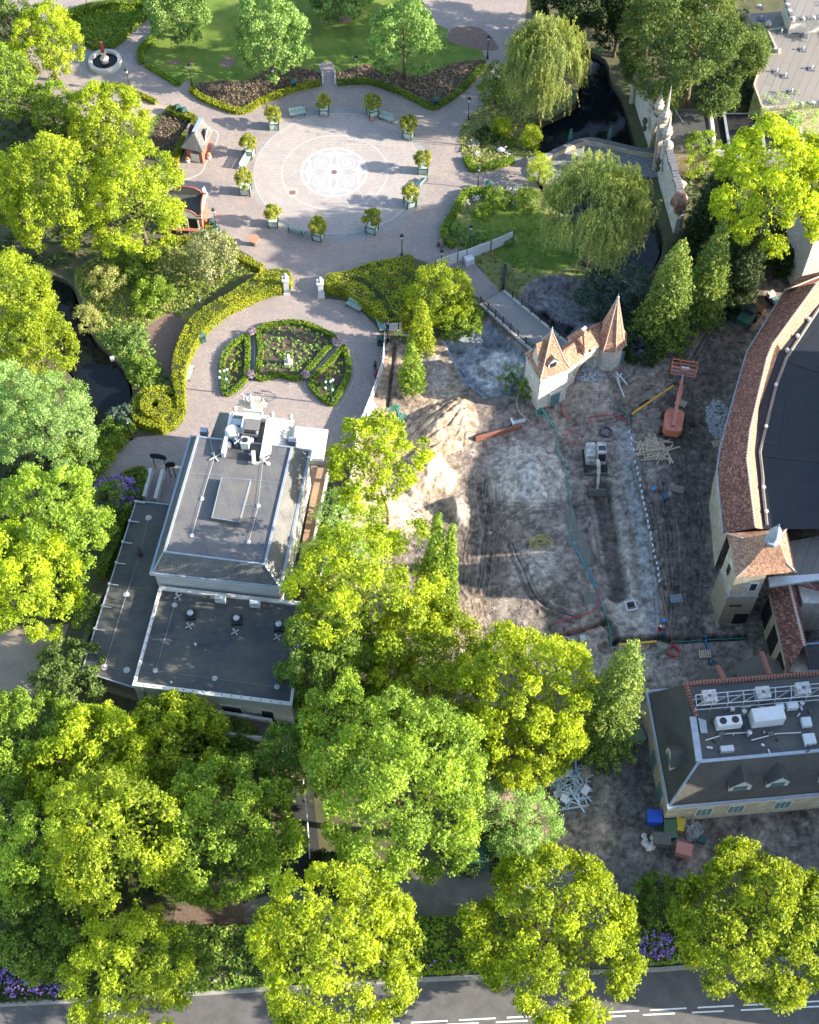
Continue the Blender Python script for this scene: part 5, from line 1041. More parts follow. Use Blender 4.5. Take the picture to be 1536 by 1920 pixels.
def ac_unit(par, p, s, rz, fans=1, m1=None, name='air_conditioner'):
    o = MB().box((p.x, p.y, p.z + 0.15 + s[2] / 2), s, rz).build(name, m1 or M_WPAINT, par); c, sn = math.cos(rz), math.sin(rz)
    for k in range(fans):
        x = (k - (fans - 1) / 2) * s[0] / fans; MB().lathe([(0.36 * s[1], 0.15 + s[2]), (0.36 * s[1], 0.19 + s[2]), (0.1, 0.2 + s[2]), (0, 0.2 + s[2])], 14, (p.x + x * c, p.y + x * sn, p.z)).build('fan_grille', M_BLACK, o)
    f = MB()
    for sx in (-1, 1):
        for sy in (-1, 1): x, y = sx * s[0] * .42, sy * s[1] * .42; f.box((p.x + x * c - y * sn, p.y + x * sn + y * c, p.z + 0.08), (.07, .07, .16), rz)
    f.build('foot', M_STEEL, o); return o
for q in ((813, 1195), (1012, 1222)): ac_unit(villa, P(*c8(*q), VA - 0.2), (0.95, 0.4, 0.8), -0.1, 0)
pads(villa, VA - 0.22, [(435, 1590), (777, 1635), (1135, 1683), (545, 1212)], c8, 0.25); wire(villa, VA - 0.12, c8, [(555, 1130), (545, 1212), (435, 1590), (777, 1635), (1135, 1683), (1190, 1420)])
MB().lathe([(0.07, 0), (0.07, 0.35), (0.12, 0.36), (0.12, 0.45), (0, 0.5)], 10, P(*c8(668, 1448), VA - .22)).build('vent_pipe', M_WPAINT, villa); MB().lathe([(0.10, 0), (0.10, 0.2), (0, 0.25)], 10, P(*c8(527, 1660), VA - .22)).build('vent_pipe', M_WPAINT, villa)
wg = at(c8, VW, (325, 612), (560, 640), (470, 1120), (318, 1690), (10, 1592)); m = MB(); m.prism([(p.x, p.y) for p in inset(wg, 0.15)], 0, VW - 0.12); m.build('wing_wall', M_WOOD, villa)
m = MB(); m.prism([(p.x, p.y) for p in wg], VW - 0.25, VW - 0.05); m.build('wing_roof', M_MEMBD, villa); 
m = MB(); m.beam(wg[0], wg[4], 0.10, 0.12); m.beam(wg[0], wg[1], 0.10, 0.12); m.beam(wg[3], wg[4], .1, .12); m.build('wing_roof_edge', M_ZINC, villa)
for i, f in enumerate((0.01, 0.13, 0.26, 0.385, 0.51, 0.64, 0.77, 0.90)):
    p = wg[0].lerp(wg[4], f); q = p + Vector((0.9, -0.1, 0.05)); m = MB(); m.beam(p + Vector((0, 0, 0.12)), q, 0.09, 0.10); m.box(p + Vector((0.03, 0, 0.16)), (0.24, 0.24, 0.24)); m.build('roof_anchor', M_STEEL, villa)
pads(villa, VW - 0.05, [(395, 710), (267, 1152), (140, 1570), (270, 1587)], c8, 0.3); wire(villa, VW + 0.06, c8, [(395, 710), (345, 920), (267, 1152), (140, 1570), (270, 1587)])
p = P(*c8(350, 925), VW); m = MB(); m.lathe([(.16, 0), (.16, .35), (.22, .4), (.22, .5), (0, .55)], 8, p); m.lathe([(.16, 0), (.16, .45), (.2, .5), (0, .55)], 8, p + Vector((-.15, .4, 0))); m.build('vent_pipe', M_BLACK, villa)
# plant in the front bay
p = P(*e6(362, 520), VF); MB().lathe([(.5, .1), (.62, .2), (.68, .8), (.66, 1.0), (.5, 1.15), (0, 1.2)], 18, P(*e6(362, 560), VF + .03)).build('extract_fan', M_WPAINT, villa, smooth=False)
bx = MB().box(P(*e6(590, 480), VF) + Vector((0, 0, 0.75)), (1.5, 1.75, 1.5), -0.12).build('air_handler', M_WPAINT, villa); MB().box(P(*e6(600, 430), VF + 1.5) + Vector((0, 0, 0.06)), (1.35, 1.25, 0.12), -0.12).build('handler_lid', mat('brown grey lid', (0.16, 0.145, 0.135), (0.13, .12, .11), 3, .7), bx)
MB().box(P(*e6(572, 520), VF + 1.3) + Vector((0, 0, 0.15)), (1.1, 0.3, 0.22), -0.12).build('intake', M_DARK, bx)
ac_unit(villa, P(*e6(522, 690), VF), (0.75, 0.85, 1.0), -0.12, 1); o = MB().lathe([(.36, 0), (.4, .2), (.4, .9), (.3, 1.0), (0, 1.0)], 14, P(*e6(420, 660), VF)).build('vent_drum', mat('dark blue grey drum', (.10, .13, .17), (.07, .09, .12), 3, .5), villa)
p = P(*e6(422, 620), VF + 1.05); m = MB(); m.beam(p + Vector((-.3, -.3, 0)), p + Vector((.3, .3, 0)), .07); m.beam(p + Vector((-.3, .3, 0.001)), p + Vector((.3, -.3, 0.001)), .07); m.build('drum_brace', M_WPAINT, o)
m = MB(); p = P(*e6(620, 850), VF); m.box(p + Vector((0, 0, .5)), (.35, 1.3, .35), 0.1); m.box(p + Vector((-.25, .5, .2)), (.5, .08, .4)); m.box(p + Vector((.2, -.5, .2)), (.5, .08, .4)); m.build('condenser', M_WPAINT, villa)
MB().box(P(*e6(415, 430), VF) + Vector((0, 0, .3)), (.9, .7, .6), -.1).build('duct_box', M_WPAINT, villa); MB().tube([P(*e6(480, 330), VF + .7), P(*e6(475, 400), VF + .6), P(*e6(490, 450), VF + .2)], .06, 6).build('yellow_pipe', mat('yellow pipe', (.55, .33, .04), (.5, .3, .05), 2), villa)
for q in ((460, 520), (590, 640), (322, 690)): MB().lathe([(.2, 0), (.24, .5), (.2, .6), (0, .62)], 12, P(*e6(*q), VF)).build('vent_cap', M_WPAINT, villa)
# urns and the figure on a shell on the front parapet
def urn(par, p, s=1.0, m=None, name='urn'): return MB().lathe([(.16 * s, 0), (.16 * s, .08 * s), (.06 * s, .15 * s), (.2 * s, .38 * s), (.22 * s, .5 * s), (.1 * s, .58 * s), (.12 * s, .66 * s), (0, .78 * s)], 10, p).build(name, m or M_CARVED, par, smooth=True)
for q in ((395, 270), (840, 330), (1060, 355)): urn(villa, P(*e6(*q), VE + 0.6), 1.1)
for q in ((25, 545), (1080, 660)): p = P(*e6(*q), VE); MB().box(p + Vector((0, 0, .4)), (.7, .55, .9), -.1).build('dormer', M_ZINC, villa)
st = P(*e6(600, 230), 7.2)
m = MB(); m.prism([(st.x + x, st.y + y) for x, y in ((-.9, -.35), (.9, -.55), (.9, .35), (-.9, .45))], 0, 7.4); m.build('statue_plinth', M_STUCCOW, villa)
m = MB(); 
for k in range(14):
    a = math.pi * (k / 13); w = 1.35 + (0.12 if k % 2 else 0); m.beam(st + Vector((0, 0, 0.3)), st + Vector((w * math.cos(a), 0.5 * math.sin(a) + .1, 0.3 + 0.9 * math.sin(a))), 0.34, 0.16)
m.build('statue_shell', M_CARVED, villa)
m = MB(); m.lathe([(.28, .2), (.24, .6), (.17, 1.1), (.15, 1.3), (.22, 1.5), (.24, 1.75), (.1, 1.9), (.07, 1.95), (.13, 2.05), (.14, 2.18), (.08, 2.28), (0, 2.3)], 9, st); m.tube([st + Vector((-.2, 0, 1.78)), st + Vector((-.55, 0, 1.9)), st + Vector((-.75, .05, 2.25))], [.08, .07, .05], 6); m.tube([st + Vector((.2, 0, 1.78)), st + Vector((.55, 0, 1.6)), st + Vector((.9, .05, 1.62))], [.08, .07, .05], 6)
m.build('statue', mat('white marble', (.66, .66, .64), (.58, .58, .56), 2, .6), villa, smooth=True)
# terrace, side path, rear steps
tp = at(c8, 0.7, (1240, 180), (1430, 200), (1400, 385), (1215, 370)); tr = tag(MB().prism([(p.x, p.y) for p in tp], 0, 0.7).build('terrace', mat('white marble slabs', (.47, .46, .43), (.40, .39, .37), .8, .6, world_co=True)), 'pale stone terrace at the front right corner of the villa', 'terrace')
t2 = at(c8, 0.45, (1400, 195), (1432, 200), (1402, 390), (1372, 385)); 
sp = at(c8, 0.35, (1335, 415), (1425, 425), (1395, 600), (1335, 1010), (1250, 1005), (1320, 640)); tag(MB().prism([(p.x, p.y) for p in sp], 0, 0.35).build('side_walk', mat('brown deck', (.33, .22, .14), (.27, .18, .12), 1.2, .9, world_co=True)), 'brown paved side walk along the sunlit villa wall', 'walkway')
bl = thing('balustrade', 'low cream balustrade beside the brown villa side walk', 'balustrade', (0, 0, 0))
bp_ = at(c8, 0.35, (1450, 400), (1425, 500), (1370, 760), (1345, 880), (1325, 985))
for i, p in enumerate(bp_):
    m = MB(); m.box(p + Vector((0, 0, .45)), (.4, .4, .9)); o = m.build('post', M_STUCCO, bl); MB().ball(p + Vector((0, 0, 1.05)), .2).build('finial', M_STUCCO, o)
    if i: MB().beam(bp_[i - 1] + Vector((0, 0, .7)), p + Vector((0, 0, .7)), .22, .16).build('rail', M_STUCCO, bl); MB().beam(bp_[i - 1] + Vector((0, 0, .12)), p + Vector((0, 0, .12)), .26, .24).build('plinth', M_STUCCO, bl)
tb_ = at(c8, 0.9, (790, 1830), (1110, 1880), (1130, 2010), (775, 1960)); rt = thing('rear_terrace', 'small walled terrace with steps behind the villa', 'terrace')
MB().prism([(p.x, p.y) for p in tb_], 0, 0.9).build('floor', M_CHIPS, rt); rim(tb_, .28, .9, 1.5).build('low_wall', M_STUCCO, rt)
for k in range(5):
    q = at(c8, 0, (1120 + 4 * k, 1960 + 28 * k), (1250, 1975 + 28 * k), (1250, 2003 + 28 * k), (1120 + 4 * k, 1988 + 28 * k)); MB().prism([(p.x, p.y) for p in q], 0, 0.75 - .14 * k).build('step', M_WOOD, rt)
# ---- castle gate
O = P(*e3(655, 1085)); X1 = P(*e3(1050, 800)); ax = (X1 - O); GLn = ax.length; ang = math.atan2(ax.y, ax.x); gz = 0.0
gate = thing('castle_gate', 'plaster castle gate with orange tiled roofs and two pointed towers', 'gate', O, ang)
MG = Matrix.Translation(O) @ Matrix.Rotation(ang, 4, 'Z'); MGi = MG.inverted()
def loc(fn, q, z): return MGi @ P(*fn(*q), z)
# square tower
TZ = 5.3; tf, tr_, tl = loc(e3, (340, 985), TZ), loc(e3, (705, 835), TZ), loc(e3, (160, 665), TZ); tk = tr_ + tl - tf; tc = (tr_ + tl) / 2
sqp = [Vector((p.x, p.y, 0)) for p in (tf, tr_, tk, tl)]; wallp = inset(sqp, 0.22); basep = inset(sqp, 0.05)
m = MB(); m.loft([Vector((p.x, p.y, -0.6)) for p in basep], [Vector((p.x, p.y, TZ)) for p in wallp]); tw = m.build('tower_wall', M_GATE, gate)
def pyr(mb, base, z0, apex, flare=((0.22, 0.70),)):
    rings = [[Vector((p.x, p.y, z0)) for p in base]]; c = Vector((apex.x, apex.y, 0))
    for t, s in flare: rings.append([c + (Vector((p.x, p.y, 0)) - c) * s + Vector((0, 0, z0 + (apex.z - z0) * t)) for p in base])
    n = len(base)
    for A, B in zip(rings, rings[1:]): mb.add(A + B, [(i, (i + 1) % n, n + (i + 1) % n, n + i) for i in range(n)])
    mb.add(rings[-1] + [apex], [(i, (i + 1) % n, n) for i in range(n)]); mb.add(rings[0], [tuple(range(n - 1, -1, -1))]); return mb, rings
apx = Vector((tc.x, tc.y, 10.2)); m, rg = pyr(MB(), sqp, TZ, apx); trf = m.build('tower_roof', M_TILEO, gate)
m = MB()
for i in range(4): m.tube([rg[0][i], rg[1][i], apx], [.09, .08, .06], 5)
m.build('hip_ridge', M_RIDGE, trf); MB().lathe([(.1, 0), (.06, .1), (.12, .2), (.05, .32), (.02, .7), (0, .72)], 8, apx - Vector((0, 0, .1))).build('finial', M_WPAINT, trf)
for a, b, mm in ((sqp[0], sqp[1], M_PBLUE), (sqp[3], sqp[0], M_PBLUE)):
    d = (b - a).normalized(); nn = Vector((d.y, -d.x, 0)); k = 16
    A, B = [p + nn * -0.12 for p in (a, b)]
    for i in range(k): p = A.lerp(B, (i + .5) / k); MB().box((p.x, p.y, TZ - 0.35), ((b - a).length / k * .92, .10, .7), math.atan2(d.y, d.x)).build('board', mm, tw)
# tower dormers
dn = (sqp[1] - sqp[0]).normalized(); nn = Vector((dn.y, -dn.x, 0)); dc = (sqp[0] + sqp[1]) / 2 - nn * 0.75 - dn * .1
def dormer(par, c, nrm_, w, d, h, rh, zb, wm, rm, win=None, name='dormer'):
    r = math.atan2(nrm_.y, nrm_.x) + math.pi / 2; t = Vector((-nrm_.y, nrm_.x, 0))
    a = [c + t * s * w / 2 + nrm_ * q for s, q in ((-1, 0), (1, 0), (1, -d), (-1, -d))]
    m = MB(); lo = [Vector((p.x, p.y, zb)) for p in a]; hi = [Vector((p.x, p.y, zb + h)) for p in a]; g0 = Vector((c.x, c.y, zb + h + rh)); g1 = g0 - nrm_ * d
    m.add(lo + hi + [g0, g1], [(0, 1, 5, 4), (1, 2, 6, 5), (2, 3, 7, 6), (3, 0, 4, 7), (4, 5, 8), (6, 7, 9), (3, 2, 1, 0)]); o = m.build(name, wm, par)
    m = MB(); ov = .12; e0 = [hi[0] + t * -ov + nrm_ * ov, hi[3] + t * -ov, hi[1] + t * ov + nrm_ * ov, hi[2] + t * ov]; k = ov * rh / (w / 2)
    for e in e0: e.z -= k
    gg0, gg1 = g0 + nrm_ * ov + Vector((0, 0, .05)), g1 + Vector((0, 0, .05)); e0 = [e + Vector((0, 0, .05)) for e in e0]
    m.add([e0[0], e0[1], gg1, gg0], [(0, 1, 2, 3)]); m.add([e0[2], gg0, gg1, e0[3]], [(0, 1, 2, 3)]); m.build('dormer_roof', rm, o)
    if win: p = Vector((c.x, c.y, zb + h * .5)) + nrm_ * .02; MB().box(p, (w * .6, .06, h * .7), r).build('dormer_window', win, o)
    return o
dormer(trf, dc + nn * .3, nn, 1.15, 1.6, 0.85, 0.65, TZ + 0.75, M_PBLUE, M_TILEO, M_DARK)
dn2 = (sqp[0] - sqp[3]).normalized(); nn2 = Vector((dn2.y, -dn2.x, 0)); dormer(trf, (sqp[0] + sqp[3]) / 2 - nn2 * .28 - dn2 * .1, nn2, 1.15, 1.9, 1.7, 1.8, TZ + .1, M_GATE, M_TILEO, None)
# door of the tower
d0 = loc(e3, (495, 1250), 0.0); d1_ = loc(e3, (595, 1240), 0.0); dd = (wallp[1] - wallp[0]).normalized(); nd_ = Vector((dd.y, -dd.x, 0)); pc = wallp[0].lerp(wallp[1], .60) + nd_ * .12
fr = MB().box((pc.x, pc.y, 1.0), (1.35, .16, 2.3), math.atan2(dd.y, dd.x)).build('door_surround', M_GATE, gate)
for k in range(5): q = pc + dd * ((k - 2) * .22) + nd_ * .09; MB().box((q.x, q.y, .95), (.2, .07, 1.9), math.atan2(dd.y, dd.x)).build('door_board', M_TEAL, fr)
# gate wall with arch (local x along wall, y away)
D_ = 2.3; h0 = 3.9; x0, x1 = GLn * 0.22, GLn * 0.80; xc = (x0 + x1) / 2; rx = (x1 - x0) / 2; zs = 1.7
arch = [Vector((x0, 0, -0.5))] + [Vector((xc - rx * math.cos(math.pi * i / 12), 0, zs + 1.35 * math.sin(math.pi * i / 12))) for i in range(13)] + [Vector((x1, 0, -0.5))]
outl = [Vector((-0.2, 0, -0.5)), Vector((-0.2, 0, h0))] + [Vector((-0.2 + (GLn + .6) * i / 12, 0, h0)) for i in range(1, 12)] + [Vector((GLn + .4, 0, h0)), Vector((GLn + .4, 0, -0.5))]
m = MB(); n = len(arch)
for y in (0, D_):
    f = [(i, i + 1, n + i + 1, n + i) for i in range(n - 1)]; m.add([v + Vector((0, y, 0)) for v in arch] + [v + Vector((0, y, 0)) for v in outl], [t[::-1] for t in f] if y else f)
m.add(arch + [v + Vector((0, D_, 0)) for v in arch], [(i, n + i, n + i + 1, i + 1) for i in range(n - 1)]); m.build('arch_wall', M_GATE, gate)
m = MB(); m.tube([v + Vector((0, -.05, 0)) + (v - Vector((xc, 0, zs))).normalized() * .22 for v in arch[1:-1]], .13, 6); m.build('arch_moulding', M_SANDW, gate)
def gable(par, xa, xb, ya, yb, ze, zr, rm, wm, name='gate_roof'):
    ym = (ya + yb) / 2; m = MB(); e = .15
    m.add([(xa, ya - e, ze), (xb, ya - e, ze), (xb, ym, zr), (xa, ym, zr), (xb, yb + e, ze), (xa, yb + e, ze)], [(0, 1, 2, 3), (3, 2, 4, 5)]); o = m.build(name, rm, par)
    m = MB(); m.add([(xa, ya, ze), (xa, yb, ze), (xa, ym, zr - .05), (xb, ya, ze), (xb, yb, ze), (xb, ym, zr - .05)], [(0, 2, 1), (3, 4, 5)]); m.build('gable_end', wm, o); MB().tube([(xa, ym, zr), (xb, ym, zr)], .09, 6).build('ridge', M_RED, o)
gable(gate, -0.1, GLn * .40, 0, D_, h0, h0 + 1.5, M_TILEO, M_GATE); gable(gate, GLn * .72, GLn + .7, 0, D_, h0, h0 + 1.7, M_TILEO, M_GATE)
xa, xb = GLn * .40, GLn * .72; MB().box(((xa + xb) / 2, D_ / 2, h0 + .45), (xb - xa, D_ + .1, .9)).build('gatehouse_wall', M_GATE, gate)
m, _r = pyr(MB(), [Vector((xa - .15, -.2, 0)), Vector((xb + .15, -.2, 0)), Vector((xb + .15, D_ + .2, 0)), Vector((xa - .15, D_ + .2, 0))], h0 + .9, Vector(((xa + xb) / 2, D_ / 2, h0 + 3.0)), ((.8, .18),)); gr_ = m.build('gatehouse_roof', M_TILEO, gate); MB().box(((xa + xb) / 2, D_ / 2, h0 + 2.85), (.55, .25, .22)).build('chimney', M_WPAINT, gr_)
dormer(gr_, Vector((xa + .1, .9, 0)), Vector((-1, -.1, 0)).normalized(), .8, .9, .7, .6, h0 + .9, M_GATE, M_TILEO); MB().box(((xa + xb) / 2, -.08, h0 + .5), (.3, .1, .5)).build('slit_window', M_DARK, gate)
# turret
TC = loc(e3, (1180, 480), 3.6); tz = 3.5
oc_ = [Vector((TC.x + 1.85 * math.cos(a), TC.y + 1.85 * math.sin(a), 0)) for a in [math.radians(22.5 + 45 * k) for k in range(8)]]; ow = [Vector((TC.x + 1.5 * math.cos(a), TC.y + 1.5 * math.sin(a), 0)) for a in [math.radians(22.5 + 45 * k) for k in range(8)]]
m = MB(); m.loft([Vector((p.x, p.y, -.5)) for p in ow], [Vector((p.x, p.y, tz)) for p in ow]); m.build('turret_wall', M_GATE, gate)
apx = Vector((TC.x, TC.y, 10.3)); m, rg = pyr(MB(), oc_, tz, apx, ((.16, .72),)); tu = m.build('turret_roof', M_TILEO, gate)
m = MB()
for i in range(8): m.tube([rg[0][i], rg[1][i], apx], [.07, .07, .05], 5)
m.build('hip_ridge', M_RIDGE, tu); MB().lathe([(.16, 0), (.12, .25), (.03, .35), (.02, .7), (0, .75)], 8, apx - Vector((0, 0, .25))).build('finial', M_ZINC, tu)
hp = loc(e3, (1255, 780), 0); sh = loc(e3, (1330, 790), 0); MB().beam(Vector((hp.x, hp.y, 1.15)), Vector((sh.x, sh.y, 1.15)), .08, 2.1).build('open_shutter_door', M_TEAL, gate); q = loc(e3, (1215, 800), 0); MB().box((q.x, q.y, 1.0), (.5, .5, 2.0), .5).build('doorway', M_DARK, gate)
# ---- castle hall on the right
HE, HR, HI = 6.6, 11.2, 9.2
E_ = PP([(1475, 541), (1402, 658), (1381, 731), (1352, 837), (1346, 880), (1357, 1000)], HE); R_ = PP([(1534, 530), (1449, 647), (1439, 671), (1407, 806), (1401, 860), (1417, 990)], HR); I_ = PP([(1560, 540), (1477, 640), (1459, 663), (1423, 765), (1415, 848), (1430, 992)], HI)
hall = thing('castle_hall', 'long castle hall with steep mottled tile roof and black flat roof', 'building')
W_ = offset_line([Vector((p.x, p.y, 0)) for p in E_], 0.35)
m = MB(); n = len(E_); m.add([Vector((p.x, p.y, -.8)) for p in W_] + [Vector((p.x, p.y, HE)) for p in W_], [(i, i + 1, n + i + 1, n + i) for i in range(n - 1)]); m.build('outer_wall', M_SANDW, hall)
m = MB()
for i in range(n - 1): m.add([E_[i], E_[i + 1], R_[i + 1], R_[i]], [(0, 1, 2, 3)])
tr2 = m.build('tiled_roof', M_TILE, hall)
m = MB()
for i in range(n - 1): m.add([R_[i], R_[i + 1], I_[i + 1], I_[i]], [(0, 1, 2, 3)])
m.build('inner_roof_slope', M_TILEO, hall)
m = MB(); L = 0
for i in range(n - 1):
    a, b = R_[i], R_[i + 1]; k = int((b - a).length / .3)
    for j in range(k): m.box(a.lerp(b, j / k) + Vector((0, 0, .05)), (.2, .2, .16), .3)
m.build('ridge_tiles', M_RIDGE, tr2)
m = MB(); m.tube([p + Vector((-.05, 0, -.05)) for p in E_], .08, 6); m.build('gutter', M_ZINC, tr2)
right = [Vector((75, I_[0].y + 6, HI)), Vector((75, I_[-1].y, HI))]
m = MB(); fl = [Vector((p.x, p.y, 0)) for p in I_] + [right[1], right[0]]; link('flat_roof', sheet_mesh('flat_roof', fl, HI), hall, M_MEMBN)
up = PX(c7, [(1536, 690), (1250, 1030), (1140, 1540), (1100, 1730), (1120, 1920)], HI + .05); m = MB(); m.tube([p for p in PX(c7, [(1536, 680), (1300, 1040), (1225, 1240), (1150, 1550), (1110, 1720), (1130, 1900)], HI + .02) + PX(d3, [(1130, 215), (1160, 480)], HI + .02)], .16, 5); m.build('roof_seam', M_MEMBG, hall)
for q in (c7(1460, 772), c7(1377, 892), c7(1303, 995), c7(1222, 1245), c7(1151, 1545), d3(1132, 215), d3(1152, 390)): MB().lathe([(.14, 0), (.14, .25), (.2, .28), (.16, .4), (0, .45)], 10, P(*q, HI)).build('roof_outlet', M_WPAINT, hall)
m = MB(); k = HI + .03
for a, b in ((c7(1280, 1060), c7(1536, 1140)), (c7(1100, 1740), c7(1536, 1790)), (c7(1380, 1000), c7(1536, 830)), (c7(1310, 1300), c7(1250, 1740))): m.beam(P(*a, k), P(*b, k), .12, .02)
m.build('membrane_lap', M_BLACK, hall); MB().box(P(*c7(1175, 1650), HI) + Vector((0, 0, .02)), (.9, .35, .03), -.2).build('repair_patch', M_BLACK, hall)
# taller middle of the castle beyond the right edge
m = MB(); bx_ = I_[2].x + 7.0; m.box((bx_ + 10, 54, 6.25), (20, 62, 12.5)); m.build('main_block', M_SANDW, hall)
m = MB(); m.box((bx_ + 7, 45.5, 10), (8, 11, 20)); m.build('unseen_shade_block', M_SANDW, hall); m = MB(); m.add([(bx_, 23, 12.5), (bx_, 85, 12.5), (bx_ + 4, 85, 15.6), (bx_ + 4, 23, 15.6), (bx_ + 20, 23, 12.5), (bx_ + 20, 85, 12.5)], [(0, 3, 2, 1), (3, 4, 5, 2)]); m.build('main_roof', M_TILE, hall)  # the tall tower box is added out of view, to shade the site
# cross wing at the top of the hall
cw = at(e8, 7.0, (490, 712), (540, 745), (933, 600), (1100, 540), (1100, 440), (700, 535)); rg_ = at(e8, 8.4, (560, 690), (1100, 470))
m = MB(); m.add([cw[0], cw[1], cw[2], cw[3], rg_[1], rg_[0]], [(0, 1, 5), (1, 2, 4, 5), (2, 3, 4)]); m.add([cw[0], rg_[0], rg_[1], cw[4], cw[5]], [(0, 1, 2, 3, 4)]); cr = m.build('cross_roof', M_TILE, hall); m = MB(); m.tube([cw[0]] + rg_, .09, 5); m.build('ridge_tiles', M_RIDGE, cr)
b0 = P(*e8(712, 530), 3.0); hx = thing('white_turret_house', 'white plastered turret house with tiled roof at the right edge', 'building', Vector((b0.x, b0.y, 0)), 0.25)
MB().box((2.4, 2.6, 4.5), (4.8, 5.2, 9)).build('wall', M_GATE, hx); m, _q = pyr(MB(), [Vector((-.5, -.5, 0)), Vector((5.3, -.5, 0)), Vector((5.3, 5.7, 0)), Vector((-.5, 5.7, 0))], 9.0, Vector((2.4, 2.6, 14)), ((.2, .72),)); m.build('roof', M_TILE, hx)
o = MB().box((2.6, -.03, 5.6), (.9, .12, 1.3)).build('window', M_WPAINT, hx); MB().box((2.6, -.08, 5.6), (.7, .08, 1.1)).build('pane', M_GLASS, o)
# stone tower
tf, tr_, tl = P(1381, 1079, 9.4), P(1440, 1078, 9.4), P(1366, 1026, 9.4); ww = inset([Vector((p.x, p.y, 0)) for p in (tf, tr_, tr_ + tl - tf, tl)], 0.05); 
tow = thing('stone_tower', 'corner tower with rubble stone base, yellow upper wall and tiled hipped roof', 'tower')
m = MB(); m.prism([(p.x, p.y) for p in ww], -.5, 5.3); sw = m.build('stone_base', M_STONE, tow); m = MB(); m.prism([(p.x, p.y) for p in inset(ww, .05)], 5.3, 9.6); uw = m.build('upper_wall', M_SANDW, tow); m = MB(); strip_mesh(m, ww, .16, 5.22, 5.4, True); m.build('string_course', M_ZINC, sw)
d = (ww[1] - ww[0]).normalized(); nn = Vector((d.y, -d.x, 0)); c = ww[0].lerp(ww[1], .70); o = MB().box((c.x, c.y, 7.2), (.85, .12, 1.5), math.atan2(d.y, d.x)).build('window', M_WPAINT, uw); c2_ = c + nn * .06; MB().box((c2_.x, c2_.y, 7.2), (.55, .06, 1.2), math.atan2(d.y, d.x)).build('pane', M_GLASS, o)
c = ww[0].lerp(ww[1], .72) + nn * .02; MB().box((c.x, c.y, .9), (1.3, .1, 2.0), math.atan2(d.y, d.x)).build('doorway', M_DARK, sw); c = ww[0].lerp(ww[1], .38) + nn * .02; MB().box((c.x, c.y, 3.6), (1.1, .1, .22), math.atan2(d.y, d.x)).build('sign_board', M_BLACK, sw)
d = (ww[3] - ww[0]).normalized(); c = ww[0].lerp(ww[3], .55) + Vector((-d.y, d.x, 0)) * .02; MB().box((c.x, c.y, 7.6), (.5, .1, 1.3), math.atan2(d.y, d.x)).build('window', M_GLASS, uw)
rp = [P(1381, 1083, 9.5), P(1493, 1073, 9.5), P(1475, 992, 9.5), P(1362, 1000, 9.5)]; ac = P(1444, 1024, 11.9)
m, rg = pyr(MB(), [Vector((p.x, p.y, 0)) for p in rp], 9.5, Vector((ac.x, ac.y, 13.6)), ((.22, .62), (.85, .2))); rf = m.build('roof', M_TILEO, tow)
for i in range(4): MB().tube([rg[0][i], rg[1][i]], .09, 5).build('hip_ridge', M_RIDGE, rf)
MB().lathe([(.72, 12.8), (.72, 13.2), (.5, 13.25), (.5, 14.0), (.62, 14.05), (.3, 14.9), (.08, 15.3), (.05, 15.6), (0, 15.7)], 8, (ac.x, ac.y, 0)).build('lantern', M_ZINC, rf)
# corridor wing below the tower
co1 = at(d3, 5.0, (1175, 935), (1310, 1540), (1480, 1540), (1370, 890)); rdg = at(d3, 7.0, (1320, 900), (1430, 1340)); cor = thing('tiled_corridor', 'narrow corridor wing with dark red tiled roof below the tower', 'building')
m = MB(); m.add([co1[0], co1[1], rdg[1], rdg[0], co1[2], co1[3]], [(0, 1, 2, 3), (3, 2, 4, 5)]); cf = m.build('roof', M_TILE, cor); m = MB(); 
for j in range(24): m.box(rdg[0].lerp(rdg[1], j / 23), (.22, .2, .16), .2)
m.build('ridge_tiles', M_RIDGE, cf); m = MB(); m.prism([(p.x, p.y) for p in inset([Vector((q.x, q.y, 0)) for q in co1], .25)], 0, 4.95); cwall = m.build('wall', M_SANDW, cor)
a, b = [Vector((q.x, q.y, 0)) for q in inset([Vector((q.x, q.y, 0)) for q in co1], .25)][:2]
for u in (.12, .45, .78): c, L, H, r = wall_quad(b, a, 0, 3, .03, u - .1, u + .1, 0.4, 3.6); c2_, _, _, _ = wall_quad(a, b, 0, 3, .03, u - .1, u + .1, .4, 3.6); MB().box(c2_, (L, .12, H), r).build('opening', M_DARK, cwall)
sl = at(d3, 8.2, (1172, 852), (1540, 828), (1540, 872), (1182, 920)); o = one('metal_walkway', MB().prism([(p.x, p.y) for p in sl], 7.9, 8.2), M_STEEL, 'pale metal walkway roof running right from the stone tower', 'walkway')
gr2 = at(d3, 6.5, (1300, 600), (1620, 540), (1620, 840), (1365, 850)); o = tag(link('grey_lower_roof', sheet_mesh('grey_lower_roof', gr2, 6.5), None, M_MEMBG), 'grey flat roof between the black hall roof and metal walkway', 'roof'); MB().prism([(p.x, p.y) for p in inset([Vector((q.x, q.y, 0)) for q in gr2], .2)], 0, 6.4).build('wall', M_SANDW, o)
yd = at(d3, 5.5, (1380, 900), (1640, 930), (1640, 1040), (1420, 1040)); o = one('white_gable_house', MB().prism([(p.x, p.y) for p in yd], 0, 5.5), M_GATE, 'pale plastered gable wall at the right edge beside the corridor', 'building'); MB().beam(P(*d3(1370, 885), 6.2), P(*d3(1640, 960), 6.2), .5, .25).build('roof_edge', M_TILE, o)
